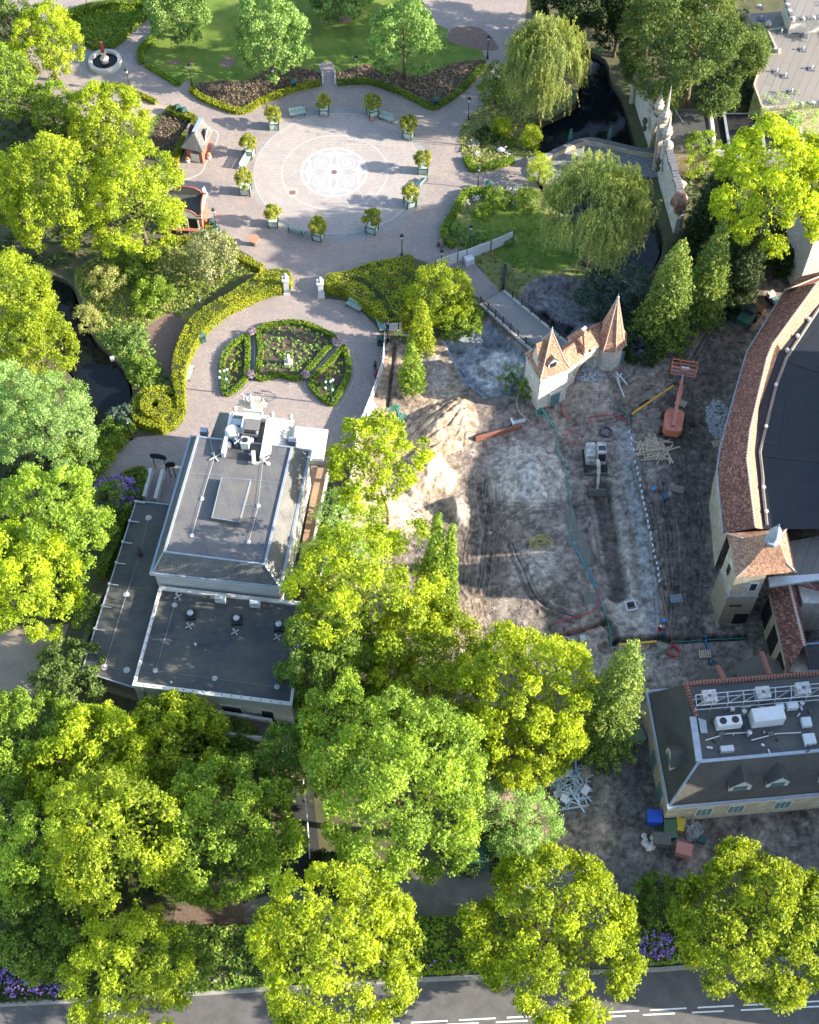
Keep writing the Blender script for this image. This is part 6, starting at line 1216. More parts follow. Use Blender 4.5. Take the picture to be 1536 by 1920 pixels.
zr = at(d3, 4.4, (1310, 1340), (1640, 1315), (1640, 1540), (1370, 1540)); o = tag(MB().prism([(p.x, p.y) for p in zr], 0, 4.3).build('flat_extension', M_SANDW), 'low flat roofed extension with blue zinc edge behind the slate house', 'building'); link('roof', sheet_mesh('roof', zr, 4.33), o, M_MEMBD); rim(zr, .25, 4.2, 4.5).build('roof_edge', mat('blue zinc', (.22, .33, .42), (.18, .27, .35), 2, .5), o)
# ---- slate house, lower right
SE, SF = 4.2, 8.0
house = thing('slate_house', 'slate roofed house with flat plant deck and gabled dormers', 'building')
el = at(d4, SE, (628, 378), (742, 1000), (1700, 915), (1700, 290)); fl = at(d4, SF, (838, 342), (908, 748), (1700, 676), (1700, 272))
m = MB(); m.prism([(p.x, p.y) for p in inset(el, .4)], -.3, SE); hw_ = m.build('wall', M_SANDW, house); m = MB(); m.prism([(p.x, p.y) for p in el], SE - .25, SE + .02); m.build('cornice', M_STUCCO, house)
ei = inset(el, .35); m = MB(); frust(m, [Vector((p.x, p.y, SE + .03)) for p in ei], fl, False); hr = m.build('slate_roof', M_SLATE2, house); link('flat_roof', sheet_mesh('flat_roof', fl, SF - .05), house, M_MEMBD); rim(el, .22, SE + .02, SE + .16).build('gutter', M_ZINC, house)
m = MB(); m.beam(Vector((ei[1].x, ei[1].y, SE + .05)), fl[1], .2, .1); m.beam(fl[1], fl[2], .28, .12); m.beam(P(*d4(875, 515), SF), fl[1], .55, .2); m.build('lead_flashing', M_ZINC, hr)
tp_ = [P(*d4(895, 515), SF), fl[0], P(*d4(1700, 272), SF)]; m = MB()
for a, b in zip(tp_, tp_[1:]):
    k = int((b - a).length / .28)
    for j in range(k): p = a.lerp(b, (j + .5) / k); d = (b - a).normalized(); m.tube([p - d * .12, p + d * .11], [.27, .23], 7)
m.build('ridge_tiles', M_RED, hr)
for q, w_ in (((1120, 895), 1.9), ((1315, 875), 1.9), ((1590, 850), 1.9)):
    p = P(*d4(*q), SE + 1.1); dormer(hr, Vector((p.x, p.y, 0)), (Vector((-(el[2] - el[1]).normalized().y * -1, -(el[2] - el[1]).normalized().x, 0))).normalized(), w_, 2.2, 1.1, 1.15, SE + 0.9, M_STUCCO, M_SLATE2, M_TEAL)
p = P(*d4(745, 740), SE + 1.0); dd_ = (el[1] - el[0]).normalized(); dormer(hr, Vector((p.x, p.y, 0)), Vector((dd_.y, -dd_.x, 0)) if (Vector((dd_.y, -dd_.x, 0)).x < 0) else Vector((-dd_.y, dd_.x, 0)), 1.8, 1.8, 1.2, 1.2, SE + .7, M_STUCCO, M_SLATE2, M_TEAL)
for x0_, x1_ in ((1010, 1060), (1240, 1300)):
    q0 = P(*d4(x0_ - 5, 255 if x0_ < 1100 else 180), 6.3); q1 = P(*d4(x1_ - 20, 325 if x0_ < 1100 else 300), 7.6); w = 2.1; m = MB(); dv = Vector((w, .2, 0)); lo = Vector((0, 0, -2.2))
    m.add([q0, q1, q0 - dv + lo, q1 - dv + lo, q0 + dv + lo, q1 + dv + lo], [(0, 2, 3, 1), (0, 1, 5, 4), (2, 0, 4)]); g_ = m.build('cross_gable', M_SLATE2, house); m = MB()
    for j in range(9): p = q0.lerp(q1, (j + .5) / 9); m.tube([p - (q1 - q0).normalized() * .12, p + (q1 - q0).normalized() * .12], [.28, .23], 7)
    m.build('ridge_tiles', M_RED, g_)
a, b = [Vector((p.x, p.y, 0)) for p in inset(el, .4)][1:3]; Lw = (b - a).length
for s_ in (2.6, 5.4, 9.5): c, L, H, r = wall_quad(a, b, 0, 3, .04, s_ / Lw, (s_ + 1.5) / Lw, 1.2, 2.9); o = MB().box(c, (L, .14, H), r).build('window', M_STUCCO, hw_); [MB().box(c + Vector((math.cos(r), math.sin(r), 0)) * k * .45 + Vector((math.sin(r), -math.cos(r), 0)) * .06, (.38, .06, H * .85), r).build('pane', M_TEAL, o) for k in (-1, 0, 1)]
a, b = [Vector((p.x, p.y, 0)) for p in inset(el, .4)][0:2]; Lw = (b - a).length
for s_ in (4.5, 7.5): c, L, H, r = wall_quad(a, b, 0, 3, .04, s_ / Lw, (s_ + 1.2) / Lw, .1, 2.4); MB().box(c, (L, .14, H), r).build('door', M_TEAL, hw_)
# rooftop plant of the slate house
ac_unit(house, P(*d4(1053, 560), SF), (2.1, 0.85, 1.0), .12, 2); o = MB().box(P(*d4(1255, 530), SF) + Vector((0, 0, .7)), (2.7, 1.2, 1.3), .12).build('air_handler', M_WPAINT, house); MB().box(P(*d4(1255, 530), SF) + Vector((0, 0, .05)), (2.8, 1.3, .1), .12).build('handler_base', M_STEEL, o)
for q, s_ in (((1325, 475), (.7, .5, .6)), ((1390, 465), (.95, .6, .6)), ((1465, 550), (.8, .8, .5)), ((1482, 635), (1.0, .9, .35)), ((1050, 690), (1.1, .5, .5)), ((1080, 480), (.3, .3, .4))): MB().box(P(*d4(*q), SF) + Vector((0, 0, s_[2] / 2)), s_, .1).build('plant_box', M_WPAINT if s_[0] != 1.1 else M_STEEL, house)
for q in ((1138, 500), (1165, 610), (1440, 455)): MB().lathe([(.16, 0), (.16, .6), (.22, .65), (0, .8)], 10, P(*d4(*q), SF)).build('flue', M_STEEL, house)
for k in range(7): a = P(*d4(905 + 6 * k, 520 + 2 * k), SF + .1 + .02 * k); b = P(*d4(920 + 5 * k, 600), SF + .12); MB().beam(a, b, .06).build('spare_tube', M_STEEL, house)
# ---- carved wall with spires, top right
cw_ = thing('carved_wall', 'tall pale wall with carved pointed gateway and stone spires by the moat', 'wall')
def wallseg(a, b, h0_, h1_, t=.8):
    a, b = P(*e4(*a)), P(*e4(*b)); d = (b - a).normalized(); q = Vector((-d.y, d.x, 0)) * t; q = q if q.x > 0 else -q; m = MB()
    lo = [a, b, b + q, a + q]; m.add(lo + [a + Vector((0, 0, h0_)), b + Vector((0, 0, h1_)), b + q + Vector((0, 0, h1_)), a + q + Vector((0, 0, h0_))], [(0, 1, 5, 4), (1, 2, 6, 5), (2, 3, 7, 6), (3, 0, 4, 7), (4, 5, 6, 7)]); o = m.build('wall_face', M_GATE, cw_)
    k = int((b - a).length / .42)
    for j in range(k): p = a.lerp(b, (j + .5) / k) + q * .5; MB().box((p.x, p.y, h0_ + (h1_ - h0_) * (j + .5) / k + .12), (random.uniform(.7, .95), .36, random.uniform(.25, .45)), math.atan2(d.y, d.x) + 1.57 + random.uniform(-.2, .2)).build('coping_stone', M_GRAVEL, o)
    return a, b, q
A1 = wallseg((95, 250), (300, 880), 5.3, 5.0); A2 = wallseg((378, 1150), (575, 1850), 5.0, 4.6)
g0, g1 = A1[1], A2[0]; gd = (g1 - g0); gl_ = gd.length; gdn = gd.normalized(); gq = A1[2]
m = MB(); N_ = 14; ar_ = [g0 + gd * .12] + [g0 + gd * (.12 + .38 * (i / N_)) + Vector((0, 0, 5.6 * math.sin(i / N_ * math.pi / 2) ** .8 + .6)) for i in range(N_ + 1)] + [g0 + gd * (.5 + .38 * (i / N_)) + Vector((0, 0, 5.6 * math.cos(i / N_ * math.pi / 2) ** .8 + .6)) for i in range(1, N_ + 1)] + [g0 + gd * .88]
ot = [g0] + [g0 + gd * (.02 + .48 * i / N_) + Vector((0, 0, 1.0 + 6.6 * (i / N_) ** .6)) for i in range(N_ + 1)] + [g0 + gd * (.5 + .48 * i / N_) + Vector((0, 0, 1.0 + 6.6 * (1 - i / N_) ** .6)) for i in range(1, N_ + 1)] + [g1]; n = len(ar_)
for off_ in (Vector((-.25, 0, 0)), gq): m.add([v + off_ for v in ar_] + [v + off_ for v in ot], [(i, i + 1, n + i + 1, n + i) for i in range(n - 1)])
m.add([v + Vector((-.25, 0, 0)) for v in ot] + [v + gq for v in ot], [(i, i + 1, n + i + 1, n + i) for i in range(n - 1)]); m.add([v + Vector((-.25, 0, 0)) for v in ar_] + [v + gq for v in ar_], [(i, n + i, n + i + 1, i + 1) for i in range(n - 1)]); m.build('arched_gateway', M_CARVED, cw_)
m = MB(); m.tube([v + Vector((-.3, 0, 0)) for v in ar_], .2, 6); m.build('arch_moulding', M_SANDW, cw_)
def spire(p, s, hs, name='spire'):
    pr = [(.45 * s, 0), (.5 * s, .3 * s), (.35 * s, .5 * s), (.62 * s, .9 * s), (.66 * s, 1.2 * s), (.4 * s, 1.6 * s), (.5 * s, 1.75 * s), (.3 * s, 1.9 * s)]; z = 1.9 * s
    for k in range(7): r = .3 * s * (1 - k / 7.5); pr += [(r, z), (r * .72, z + hs / 7 * .9)]; z += hs / 7
    pr.append((0, z + .1)); MB().lathe(pr, 10, p).build(name, M_CARVED, cw_, smooth=False)
for q, z_, s, hs in (((430, 480), 5.6, .95, 2.2), ((478, 620), 6.6, .9, 3.4), ((512, 790), 4.8, .95, 2.2)):
    p = P(*e4(q[0] - 22, q[1] + 40), z_ - .9); p = P(*e4(*{430: (395, 440), 478: (470, 545), 512: (490, 745)}[q[0]]), z_); spire(p, s, hs)
for q, z_ in (((345, 330), 5.2), ((510, 850), 4.9)): MB().lathe([(.55, -1.2), (.6, .2), (.5, .7), (.2, 1.0), (0, 1.05)], 10, P(*e4(*q), z_)).build('corner_dome', M_CARVED, cw_)
def bud(q, z, s):
    p = P(*e4(*q), z); m = MB(); m.lathe([(.5 * s, -1.0 * s), (.6 * s, 0), (.95 * s, .3 * s), (1.0 * s, .9 * s), (.75 * s, 1.5 * s), (.3 * s, 1.95 * s), (0, 2.05 * s)], 9, p)
    for k in range(6): a = k * 1.047; m.tube([p + Vector((1.0 * s * math.cos(a), 1.0 * s * math.sin(a), .2 * s)), p + Vector((1.03 * s * math.cos(a), 1.03 * s * math.sin(a), .9 * s)), p + Vector((.3 * s * math.cos(a), .3 * s * math.sin(a), 1.95 * s))], .1 * s, 5)
    m.build('carved_bud', mat('red brown carved stone', (.30, .15, .10), (.42, .28, .2), 3, .85, .4), cw_)
bud((640, 1520), 4.3, .95); bud((185, 75), 5.0, .8)
for q, z_ in (((600, 1700), 0), ((120, 330), 0)):
    a = P(*e4(*q)); m = MB(); m.tube([a + Vector((-.3, 0, 0)), a + Vector((-.35, .5, 2.0)), a + Vector((-.2, 1.1, 3.4)), a + Vector((.3, 1.5, 4.6))], [.35, .3, .35, .5], 7); m.build('carved_drape', M_SANDW, cw_)
for q in ((275, 590), (430, 1060)):
    p = P(*e4(*q), 2.6); m = MB(); m.ball(p + Vector((-.35, .2, .5)), .45, 8, 6, (.7, 1, 1)); m.ball(p + Vector((-.35, -.2, -.2)), .42, 8, 6, (.7, 1, .9)); m.build('carved_mask', mat('dark bronze', (.07, .06, .045), (.10, .085, .06), 4, .7), cw_)
# tunnel roof behind the gateway
tn = thing('tunnel_building', 'dark vaulted tunnel roof behind the carved gateway', 'building'); ta = P(*e4(520, 640), 3.5); tb2 = P(*c3(1075, 545), 3.5); dv = (tb2 - ta); dv.z = 0; q = Vector((-dv.y, dv.x, 0)).normalized(); m = MB(); K = 10; w = 3.5
r0 = [ta + q * w * math.cos(math.pi * i / K) + Vector((0, 0, 1.5 * math.sin(math.pi * i / K) - .3)) for i in range(K + 1)]; m.add(r0 + [v + dv for v in r0], [(i, i + 1, K + 2 + i, K + 1 + i) for i in range(K)]); m.build('vault_roof', M_MEMBG if False else M_MEMBD, tn, smooth=True)
m = MB(); c = ta + dv / 2; m.box((c.x, c.y, 1.6), (dv.length, 2 * w - .1, 3.2), math.atan2(dv.y, dv.x)); m.build('wall', M_SANDW, tn); m = MB(); m.tube([v + dv for v in r0], .3, 6); m.build('end_rim', M_CONC, tn)
c = tb2 + dv.normalized() * 5.5; o = MB().box((c.x, c.y, 1.6), (10.5, 6.2, 3.2), math.atan2(dv.y, dv.x)).build('link_wall', M_CONC, tn); MB().box((c.x, c.y, 3.25), (10, 5.6, .12), math.atan2(dv.y, dv.x)).build('link_roof', M_DARK, tn)
for k in (-3.5, .5, 4): p = c + dv.normalized() * k; MB().beam(p + q * 3 + Vector((0, 0, 3.45 - p.z)), p - q * 3 + Vector((0, 0, 3.45 - p.z)), .3, .3).build('roof_beam', M_ZINC, tn)
mst = P(*e4(600, 480), 5.0); m = MB(); m.tube([mst, mst + Vector((0, 0, 1.8))], .03, 5); m.tube([P(*e4(525, 300), 6.5), P(*e4(690, 555), 5.2)], .03, 5); m.build('antenna', M_STEEL, tn)
# flat grey roof in the top right corner
gb = thing('flat_roof_building', 'low building with broad grey felt roof in the top right corner', 'building')
ZR = 5.0; g1_ = at(e5, ZR, (480, 385), (780, 352), (1500, 320), (1500, 1310), (900, 1340), (410, 1390), (305, 1095), (430, 700), (620, 700)); m = MB(); m.prism([(p.x, p.y) for p in inset(g1_, .15)], 0, ZR - .2); m.build('wall', M_SANDW, gb); m = MB(); link('roof', sheet_mesh('roof', g1_, ZR), gb, M_MEMBG); strip_mesh(MB(), g1_, .2, ZR - .1, ZR + .1, True); m = MB(); strip_mesh(m, g1_, .25, ZR - .3, ZR + .12, True); m.build('roof_edge', M_SANDW, gb)
g2 = at(e5, ZR, (215, 160), (690, 125), (775, 352), (480, 350), (330, 350)); m = MB(); m.prism([(p.x, p.y) for p in inset(g2, .1)], 0, ZR - .3); link('lower_roof', sheet_mesh('lower_roof', g2, ZR - .2), gb, M_MEMBG); m.build('lower_wall', M_SANDW, gb)
g3 = at(e5, 7.2, (700, -40), (790, 250), (1500, 200), (1500, -60)); m = MB(); m.prism([(p.x, p.y) for p in inset(g3, .15)], 0, 7.1); m.build('upper_wall', M_GATE, gb); link('upper_roof', sheet_mesh('upper_roof', g3, 7.2), gb, M_MEMBG)
for a, b, zz in ((g3[0], g3[1], 7.25), (g3[1], g3[2], 7.25), (g1_[4], g1_[3], 5.05)):
    k = int((b - a).length / .4)
    for j in range(k): p = a.lerp(b, (j + .5) / k); MB().box((p.x, p.y, zz), (.38, .45, random.uniform(.2, .4)), random.random()).build('coping_stone', M_GRAVEL if j % 3 else M_CONC, gb)
for i, q in enumerate(((650, 425), (830, 410), (945, 470), (930, 645), (1040, 890), (590, 930), (700, 985), (785, 1190), (390, 250))): p = P(*e5(*q), ZR + (-.2 if i == 8 else 0)); o = MB().box(p + Vector((0, 0, .06)), (.8, .7, .12), -.1).build('vent_pad', M_GRAVEL, gb); MB().lathe([(.08, .1), (.08, .5), (.13, .52), (0, .6)], 8, p).build('vent_pipe', M_WPAINT, o)
for q in ((470, 330), (600, 670), (360, 110)): p = P(*e5(*q), ZR); m = MB(); [m.ball(p + Vector((random.uniform(-.4, .4), random.uniform(-.3, .3), random.uniform(.1, .4))), .28, 6, 4) for _ in range(5)]; m.build('carved_finial', M_CARVED, gb)
# ---- two kiosks
k1 = thing('slate_kiosk', 'small brick kiosk with slate hipped roof and brick gables', 'kiosk', P(*e2(310, 700)), -0.28)
kb = MB().box((0, 1.4, 1.15), (1.9, 2.8, 2.3)).build('wall', M_BRICKR, k1); MB().box((0, -.03, .75), (1.0, .1, 1.2)).build('serving_hatch', M_STUCCO, kb); MB().box((.2, -.04, 1.75), (.8, .1, .6)).build('window', M_GLASS, kb)
m = MB(); e = [Vector((-1.35, -.45, 2.3)), Vector((1.35, -.45, 2.3)), Vector((1.35, 3.2, 2.3)), Vector((-1.35, 3.2, 2.3))]; r0, r1 = Vector((0, .8, 3.9)), Vector((0, 3.2, 3.9)); m.add(e + [r0, r1], [(0, 1, 4), (1, 2, 5, 4), (3, 0, 4, 5), (2, 3, 5), (3, 2, 1, 0)]); kr = m.build('roof', M_SLATE, k1); MB().beam(r0 + Vector((0, 0, .03)), r1 + Vector((0, 0, .03)), .5, .08).build('ridge_lead', M_ZINC, kr)
for s in (-1, 1):
    m = MB(); pr = [Vector((s * 1.15, 1.0, 2.2)), Vector((s * 1.15, 1.25, 2.9)), Vector((s * 1.15, 1.7, 3.5)), Vector((s * 1.15, 2.3, 3.5)), Vector((s * 1.15, 2.7, 2.9)), Vector((s * 1.15, 2.95, 2.2))]; n = 6; q = [v + Vector((-s * .22, 0, 0)) for v in pr]; m.add(pr + q, [tuple(range(6)), tuple(range(11, 5, -1))] + [(i, (i + 1) % 6, 6 + (i + 1) % 6, 6 + i) for i in range(6)]); g_ = m.build('brick_gable', M_BRICKR, k1); MB().tube(pr, .1, 5).build('gable_coping', M_WPAINT, g_)
for x, y in ((-.85, -.2), (1.3, 1.0)): p = Vector((x, y, 0)); o = MB().lathe([(.2, 0), (.3, .25), (.32, .45), (0, .46)], 9, p).build('flower_pot', M_STUCCO, k1); MB().ball((x, y, .6), .28, 7, 5).build('flowers', mat('red flowers', (.5, .08, .05), (.4, .25, .1), 12, .9), o)
k2 = thing('gabled_kiosk', 'kiosk with curved maroon trimmed gables and flat dark roof', 'kiosk', P(*e2(150, 1810)), -0.08)
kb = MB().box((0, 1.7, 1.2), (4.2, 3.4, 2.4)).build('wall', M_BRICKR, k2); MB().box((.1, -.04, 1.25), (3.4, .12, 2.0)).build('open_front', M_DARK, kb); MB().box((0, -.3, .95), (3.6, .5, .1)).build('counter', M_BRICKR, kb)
for x in (-1.8, -.9, .5, 1.7): MB().box((x, -.12, 1.25), (.14, .14, 2.3)).build('post', M_STUCCO, kb)
MB().box((0, 1.7, 2.5), (4.4, 3.7, .16)).build('roof', M_MEMBD, k2)
def dutch(par, y, flip, mm, trim):
    pr = [(-2.2, 0), (-2.2, .35), (-1.6, .4), (-1.45, .7), (-1.0, 1.05), (-.4, 1.2), (.4, 1.2), (1.0, 1.05), (1.45, .7), (1.6, .4), (2.2, .35), (2.2, 0)]; T = (lambda a, b, o: Vector((a, y + o, 2.55 + b))) if not flip else (lambda a, b, o: Vector((y + o, 1.7 + a * .8, 2.55 + b))); m = MB(); A = [T(a, b, 0) for a, b in pr]; B = [T(a, b, .18) for a, b in pr]; n = len(A)
    m.add(A + B, [tuple(range(n)), tuple(range(2 * n - 1, n - 1, -1))] + [(i, (i + 1) % n, n + (i + 1) % n, n + i) for i in range(n)]); g_ = m.build('curved_gable', mm, par); MB().tube([(a + b) / 2 for a, b in zip(A, B)][1:-1], .12, 5).build('gable_trim', trim, g_)
mr_ = mat('maroon trim', (.22, .07, .05), (.17, .055, .045), 3, .7); dutch(k2, -.1, False, M_STUCCO, mr_); dutch(k2, 3.35, False, M_SLATE, mr_); dutch(k2, 2.0, True, M_STUCCOW, M_BRICKR)
# ------------------------------------------------------------------ objects of the park
M_GRNPAINT = mat('green paint', (0.030, 0.085, 0.070), (0.022, 0.065, 0.055), 3.0, 0.45); M_PALEGRN = mat('pale green boards', (0.46, 0.52, 0.46), (0.38, 0.45, 0.40), 4.0, 0.6)
M_LAMPG = mat('lamp glass', (0.72, 0.74, 0.74), (0.62, 0.65, 0.66), 3.0, 0.25); M_TERRA = mat('terracotta', (0.42, 0.20, 0.12), (0.34, 0.16, 0.10), 3.0, 0.8); M_PINKF = mat('pink heather', (0.50, 0.33, 0.42), (0.36, 0.22, 0.30), 14.0, 0.95, 0.6)
M_MARBLE = mat('white marble', (.66, .66, .64), (.58, .58, .56), 2, .6)
def rot_px(fn, a, b): d = P(*fn(*b)) - P(*fn(*a)); return math.atan2(d.y, d.x)
# fountain
fp = P(198, 119); fn_ = thing('fountain', 'round white fountain basin with red topped statue', 'fountain', fp)
band_ = MB(); n = 32
for (r0, z0), (r1, z1) in zip(((2.05, 0), (2.05, .55), (1.95, .62), (1.6, .62), (1.55, .55)), ((2.05, .55), (1.95, .62), (1.6, .62), (1.55, .55), (1.55, .05))):
    A = [Vector((r0 * math.cos(6.2832 * i / n), r0 * math.sin(6.2832 * i / n), z0)) for i in range(n)]; B = [Vector((r1 * math.cos(6.2832 * i / n), r1 * math.sin(6.2832 * i / n), z1)) for i in range(n)]; band_.loft(A, B, False)
band_.build('basin', M_CONC, fn_, smooth=False); MB().lathe([(1.56, .2), (1.56, .24)], 32).build('water', M_WATER, fn_)
MB().lathe([(.45, .2), (.4, .7), (.55, .8), (.3, 1.0), (.28, 1.5), (.42, 1.7), (.25, 1.8)], 10).build('pedestal', M_CARVED, fn_, smooth=False); MB().lathe([(.22, 1.8), (.26, 2.2), (.2, 2.5), (.26, 2.8), (.1, 3.0), (.14, 3.1), (.14, 3.25), (.05, 3.35), (0, 3.4)], 9).build('statue', mat('red robe', (.32, .05, .035), (.24, .04, .03), 3, .7), fn_, smooth=True)
# planters with little trees, one by one
def planter():
    t = thing('planter_box', '', 'planter', (0, 0, 0), 0, 'planters round the plaza')
    m = MB(); a, b = .52, .46; m.loft([Vector((s * b, q * b, .12)) for s, q in ((-1, -1), (1, -1), (1, 1), (-1, 1))], [Vector((s * a, q * a, .95)) for s, q in ((-1, -1), (1, -1), (1, 1), (-1, 1))]); bx = m.build('box', M_PALEGRN, t)
    for s, q in ((-1, -1), (1, -1), (1, 1), (-1, 1)): MB().beam((s * .5, q * .5, 0), (s * .54, q * .54, 1.05), .1).build('corner_post', M_GRNPAINT, bx)
    m = MB(); strip_mesh(m, [Vector((s * .52, q * .52, 0)) for s, q in ((-1, -1), (1, -1), (1, 1), (-1, 1))], .09, .88, .97, True); m.build('rim', M_GRNPAINT, bx); MB().box((0, 0, .93), (.9, .9, .03)).build('soil', M_CHIPS, t)
    MB().tube([(0, 0, .9), (.03, .02, 1.5), (0, 0, 2.0)], .05, 6).build('stem', M_BARK, t)
    p, N, S, T = crown_broad(.74, .85, .10, 2.4, lump=.36, sub=.24, spike=.1); link('foliage', leaves_mesh('foliage', p + np.array([0, 0, 1.95]), N, S, T), t, L_ORANGE); return t
L_ORANGE = mat_leaf('orange tree leaves', (0.13, 0.19, 0.02), (0.42, 0.42, 0.06), 0.35)
proto = planter()
FOLS = [[c for c in bpy.data.objects if c.parent == proto and c.name.startswith('foliage')][0].data] + [None] * 3
for i in (1, 2, 3):
    p, N, S, T = crown_broad(.66 + .06 * i, .95 - .06 * i, .10, 2.4, lump=.36, sub=.24, spike=.12); FOLS[i] = leaves_mesh('foliage', p + np.array([0, 0, 1.95]), N, S, T); FOLS[i].materials.append(L_ORANGE)
spots = [(293, 612), (533, 545), (765, 552), (938, 658), (1007, 825), (945, 985), (763, 1110), (505, 1145), (290, 1080), (157, 925), (175, 745)]
plab = ['below the left end of the lawn', 'nearest the steps to the lawn, left', 'nearest the steps to the lawn, right', 'at the upper right of the ring', 'at the far right of the ring', 'at the lower right of the ring', 'at the bottom right of the ring, darkest foliage', 'at the bottom of the ring', 'at the bottom left of the ring', 'at the left, below the empty bench', 'at the left, above the empty bench']
ctree = {}
for c in bpy.data.objects:
    if c.parent: ctree.setdefault(c.parent.name, []).append(c)
for i, q in enumerate(spots):
    o = proto if i == 0 else copy_tree(proto, None, ctree)
    o.location = P(*c2(*q)); o.rotation_euler.z = random.uniform(-.5, .5); o['label'] = 'pale green planter box with small tree ' + plab[i]; FO = [c for c in bpy.data.objects if c.parent == o and c.name.startswith('foliage')][0]; FO.data = FOLS[i % 4]; FO.rotation_euler.z = i; s = random.uniform(.95, 1.12); o.scale = (s, s, s * random.uniform(.95, 1.1))
# benches
def bench():
    t = thing('bench', '', 'bench', (0, 0, 0), 0, 'slatted park benches')
    for k in range(4): MB().box((0, -.24 + .15 * k, .45), (1.9, .12, .04)).build('seat_slat', M_GRNSLAT, t)
    for k in range(4): MB().box((0, .30 + .03 * k, .55 + .11 * k), (1.9, .04, .09), 0, -.25).build('back_slat', M_GRNSLAT, t)
    for x in (-.8, .8):
        m = MB(); m.beam((x, -.26, 0), (x, -.24, .43), .07); m.beam((x, .28, 0), (x, .42, 1.0), .07); m.beam((x, -.28, .42), (x, .3, .42), .07); m.build('end_frame', M_BLACK, t)
    return t
M_GRNSLAT = mat('faded green slats', (.33, .42, .36), (.24, .33, .28), 3, .6)
pb = bench(); ch_b = {pb.name: [c for c in bpy.data.objects if c.parent == pb]}
bn = [(c2, (370, 560), (442, 548), 'at the top left of the plaza ring'), (c2, (795, 565), (870, 590), 'at the top right of the plaza ring'), (c2, (172, 765), (143, 815), 'at the left of the plaza ring with striped shadow'), (c2, (978, 905), (1015, 868), 'at the right of the plaza ring'), (c2, (445, 1130), (358, 1105), 'at the bottom of the plaza ring'),
      (c5, (375, 412), (485, 372), 'against the long hedge nearest the garden gate'), (c5, (265, 525), (335, 440), 'against the long hedge beside the green bin'), (c5, (155, 820), (185, 735), 'against the long hedge nearest the curling topiary'), (c5, (1075, 370), (1165, 415), 'against the broad clipped hedge wedge'), (c5, (1255, 455), (1285, 540), 'beside the bin at the right of the round garden')]
for i, (fn, a, b, l) in enumerate(bn):
    o = pb if i == 0 else copy_tree(pb, None, ch_b); pa, pc_ = P(*fn(*a)), P(*fn(*b)); c = (pa + pc_) / 2; o.location = c + Vector((0, 0, .03)); r = math.atan2(pc_.y - pa.y, pc_.x - pa.x)
    ctr = oc if i < 5 else P(*c5(740, 660)); back = Vector((-math.sin(r), math.cos(r), 0))
    if back.dot(ctr - c) > 0: r += math.pi
    o.rotation_euler.z = r; o['label'] = 'green slatted bench ' + l
# street lamps
def lamp():
    t = thing('street_lamp', '', 'street lamp', (0, 0, 0), 0, 'park street lamps')
    MB().lathe([(.16, 0), (.16, .25), (.09, .4), (.06, .9), (.045, 1.2), (.045, 2.7), (.07, 2.75), (.03, 2.8)], 8).build('post', M_BLACK, t)
    o = MB().lathe([(.10, 2.8), (.2, 3.2), (.21, 3.22)], 6).build('lantern', M_LAMPG, t); MB().lathe([(.26, 3.2), (.18, 3.36), (.06, 3.45), (.04, 3.55), (0, 3.6)], 6).build('lantern_roof', M_BLACK, o); return t
pl_ = lamp(); chl = {}
for c in bpy.data.objects:
    if c.parent: chl.setdefault(c.parent.name, []).append(c)
lm_ = [(c1, (752, 525), 'in the chevron hedge below the fountain'), (c1, (1108, 497), 'at the left tip of the lawn flower bed'), (c2, (293, 432), 'in the left flower bed beside a green bin'), (c2, (1224, 575), 'beside the rough grass bed by the moat'), (c2, (1316, 280), 'at the right corner of the lawn'), (c2, (1270, 905), 'at the corner of the garden lawn hedge'), (c2, (906, 1228), 'on the plaza above the broad hedge wedge'), (c1, (1248, 1325), 'beside the lower kiosk bin'), (c4, (760, 1300), 'beside the curling topiary hedge'), (c4, (1165, 600), 'standing in the long curved hedge'), (c6, (146, 272), 'at the left end of the white hoarding'), (c2, (1232, 1185), 'behind the middle of the white hoarding'), (c5, (1312, 578), 'beside the short white hoarding of the garden'), (c1, (510, 65), 'in the top left hedge'), (c2, (690, 375), 'in the right flower bed below the lawn')]
for i, (fn, q, l) in enumerate(lm_):
    o = pl_ if i == 0 else copy_tree(pl_, None, chl); o.location = P(*fn(*q)) + Vector((0, 0, .02)); o['label'] = 'black street lamp ' + l
# litter bins
def bin_():
    t = thing('litter_bin', '', 'bin', (0, 0, 0), 0, 'green litter bins'); MB().box((0, 0, .55), (.62, .62, 1.1)).build('body', M_GRNPAINT, t)
    m = MB(); m.loft([Vector((s * .38, q * .38, 1.1)) for s, q in ((-1, -1), (1, -1), (1, 1), (-1, 1))], [Vector((s * .12, q * .12, 1.42)) for s, q in ((-1, -1), (1, -1), (1, 1), (-1, 1))]); m.build('lid', M_GRNPAINT, t); MB().box((0, -.32, .85), (.4, .04, .25)).build('slot', M_DARK, t); return t
bb = bin_(); chb = {bb.name: [c for c in bpy.data.objects if c.parent == bb]}
for i, (fn, q, r, l) in enumerate([(c2, (388, 425), .1, 'in the hedge of the left flower bed'), (c2, (1070, 510), 0, 'at the tip of the right flower bed'), (c2, (1322, 912), 0, 'in the garden lawn hedge'), (c1, (1030, 655), .5, 'left of the pair above the slate kiosk'), (c1, (1066, 672), .5, 'right of the pair above the slate kiosk'), (c5, (246, 582), .6, 'against the long curved hedge'), (c5, (1270, 600), 0, 'beside the long site hoarding'), (c1, (1222, 1310), .4, 'below the lower kiosk'), (c1, (1255, 1355), .4, 'half hidden behind the magnolia')]):
    o = bb if i == 0 else copy_tree(bb, None, chb); o.location = P(*fn(*q)) + Vector((0, 0, .02)); o.rotation_euler.z = r; o['label'] = 'green litter bin ' + l
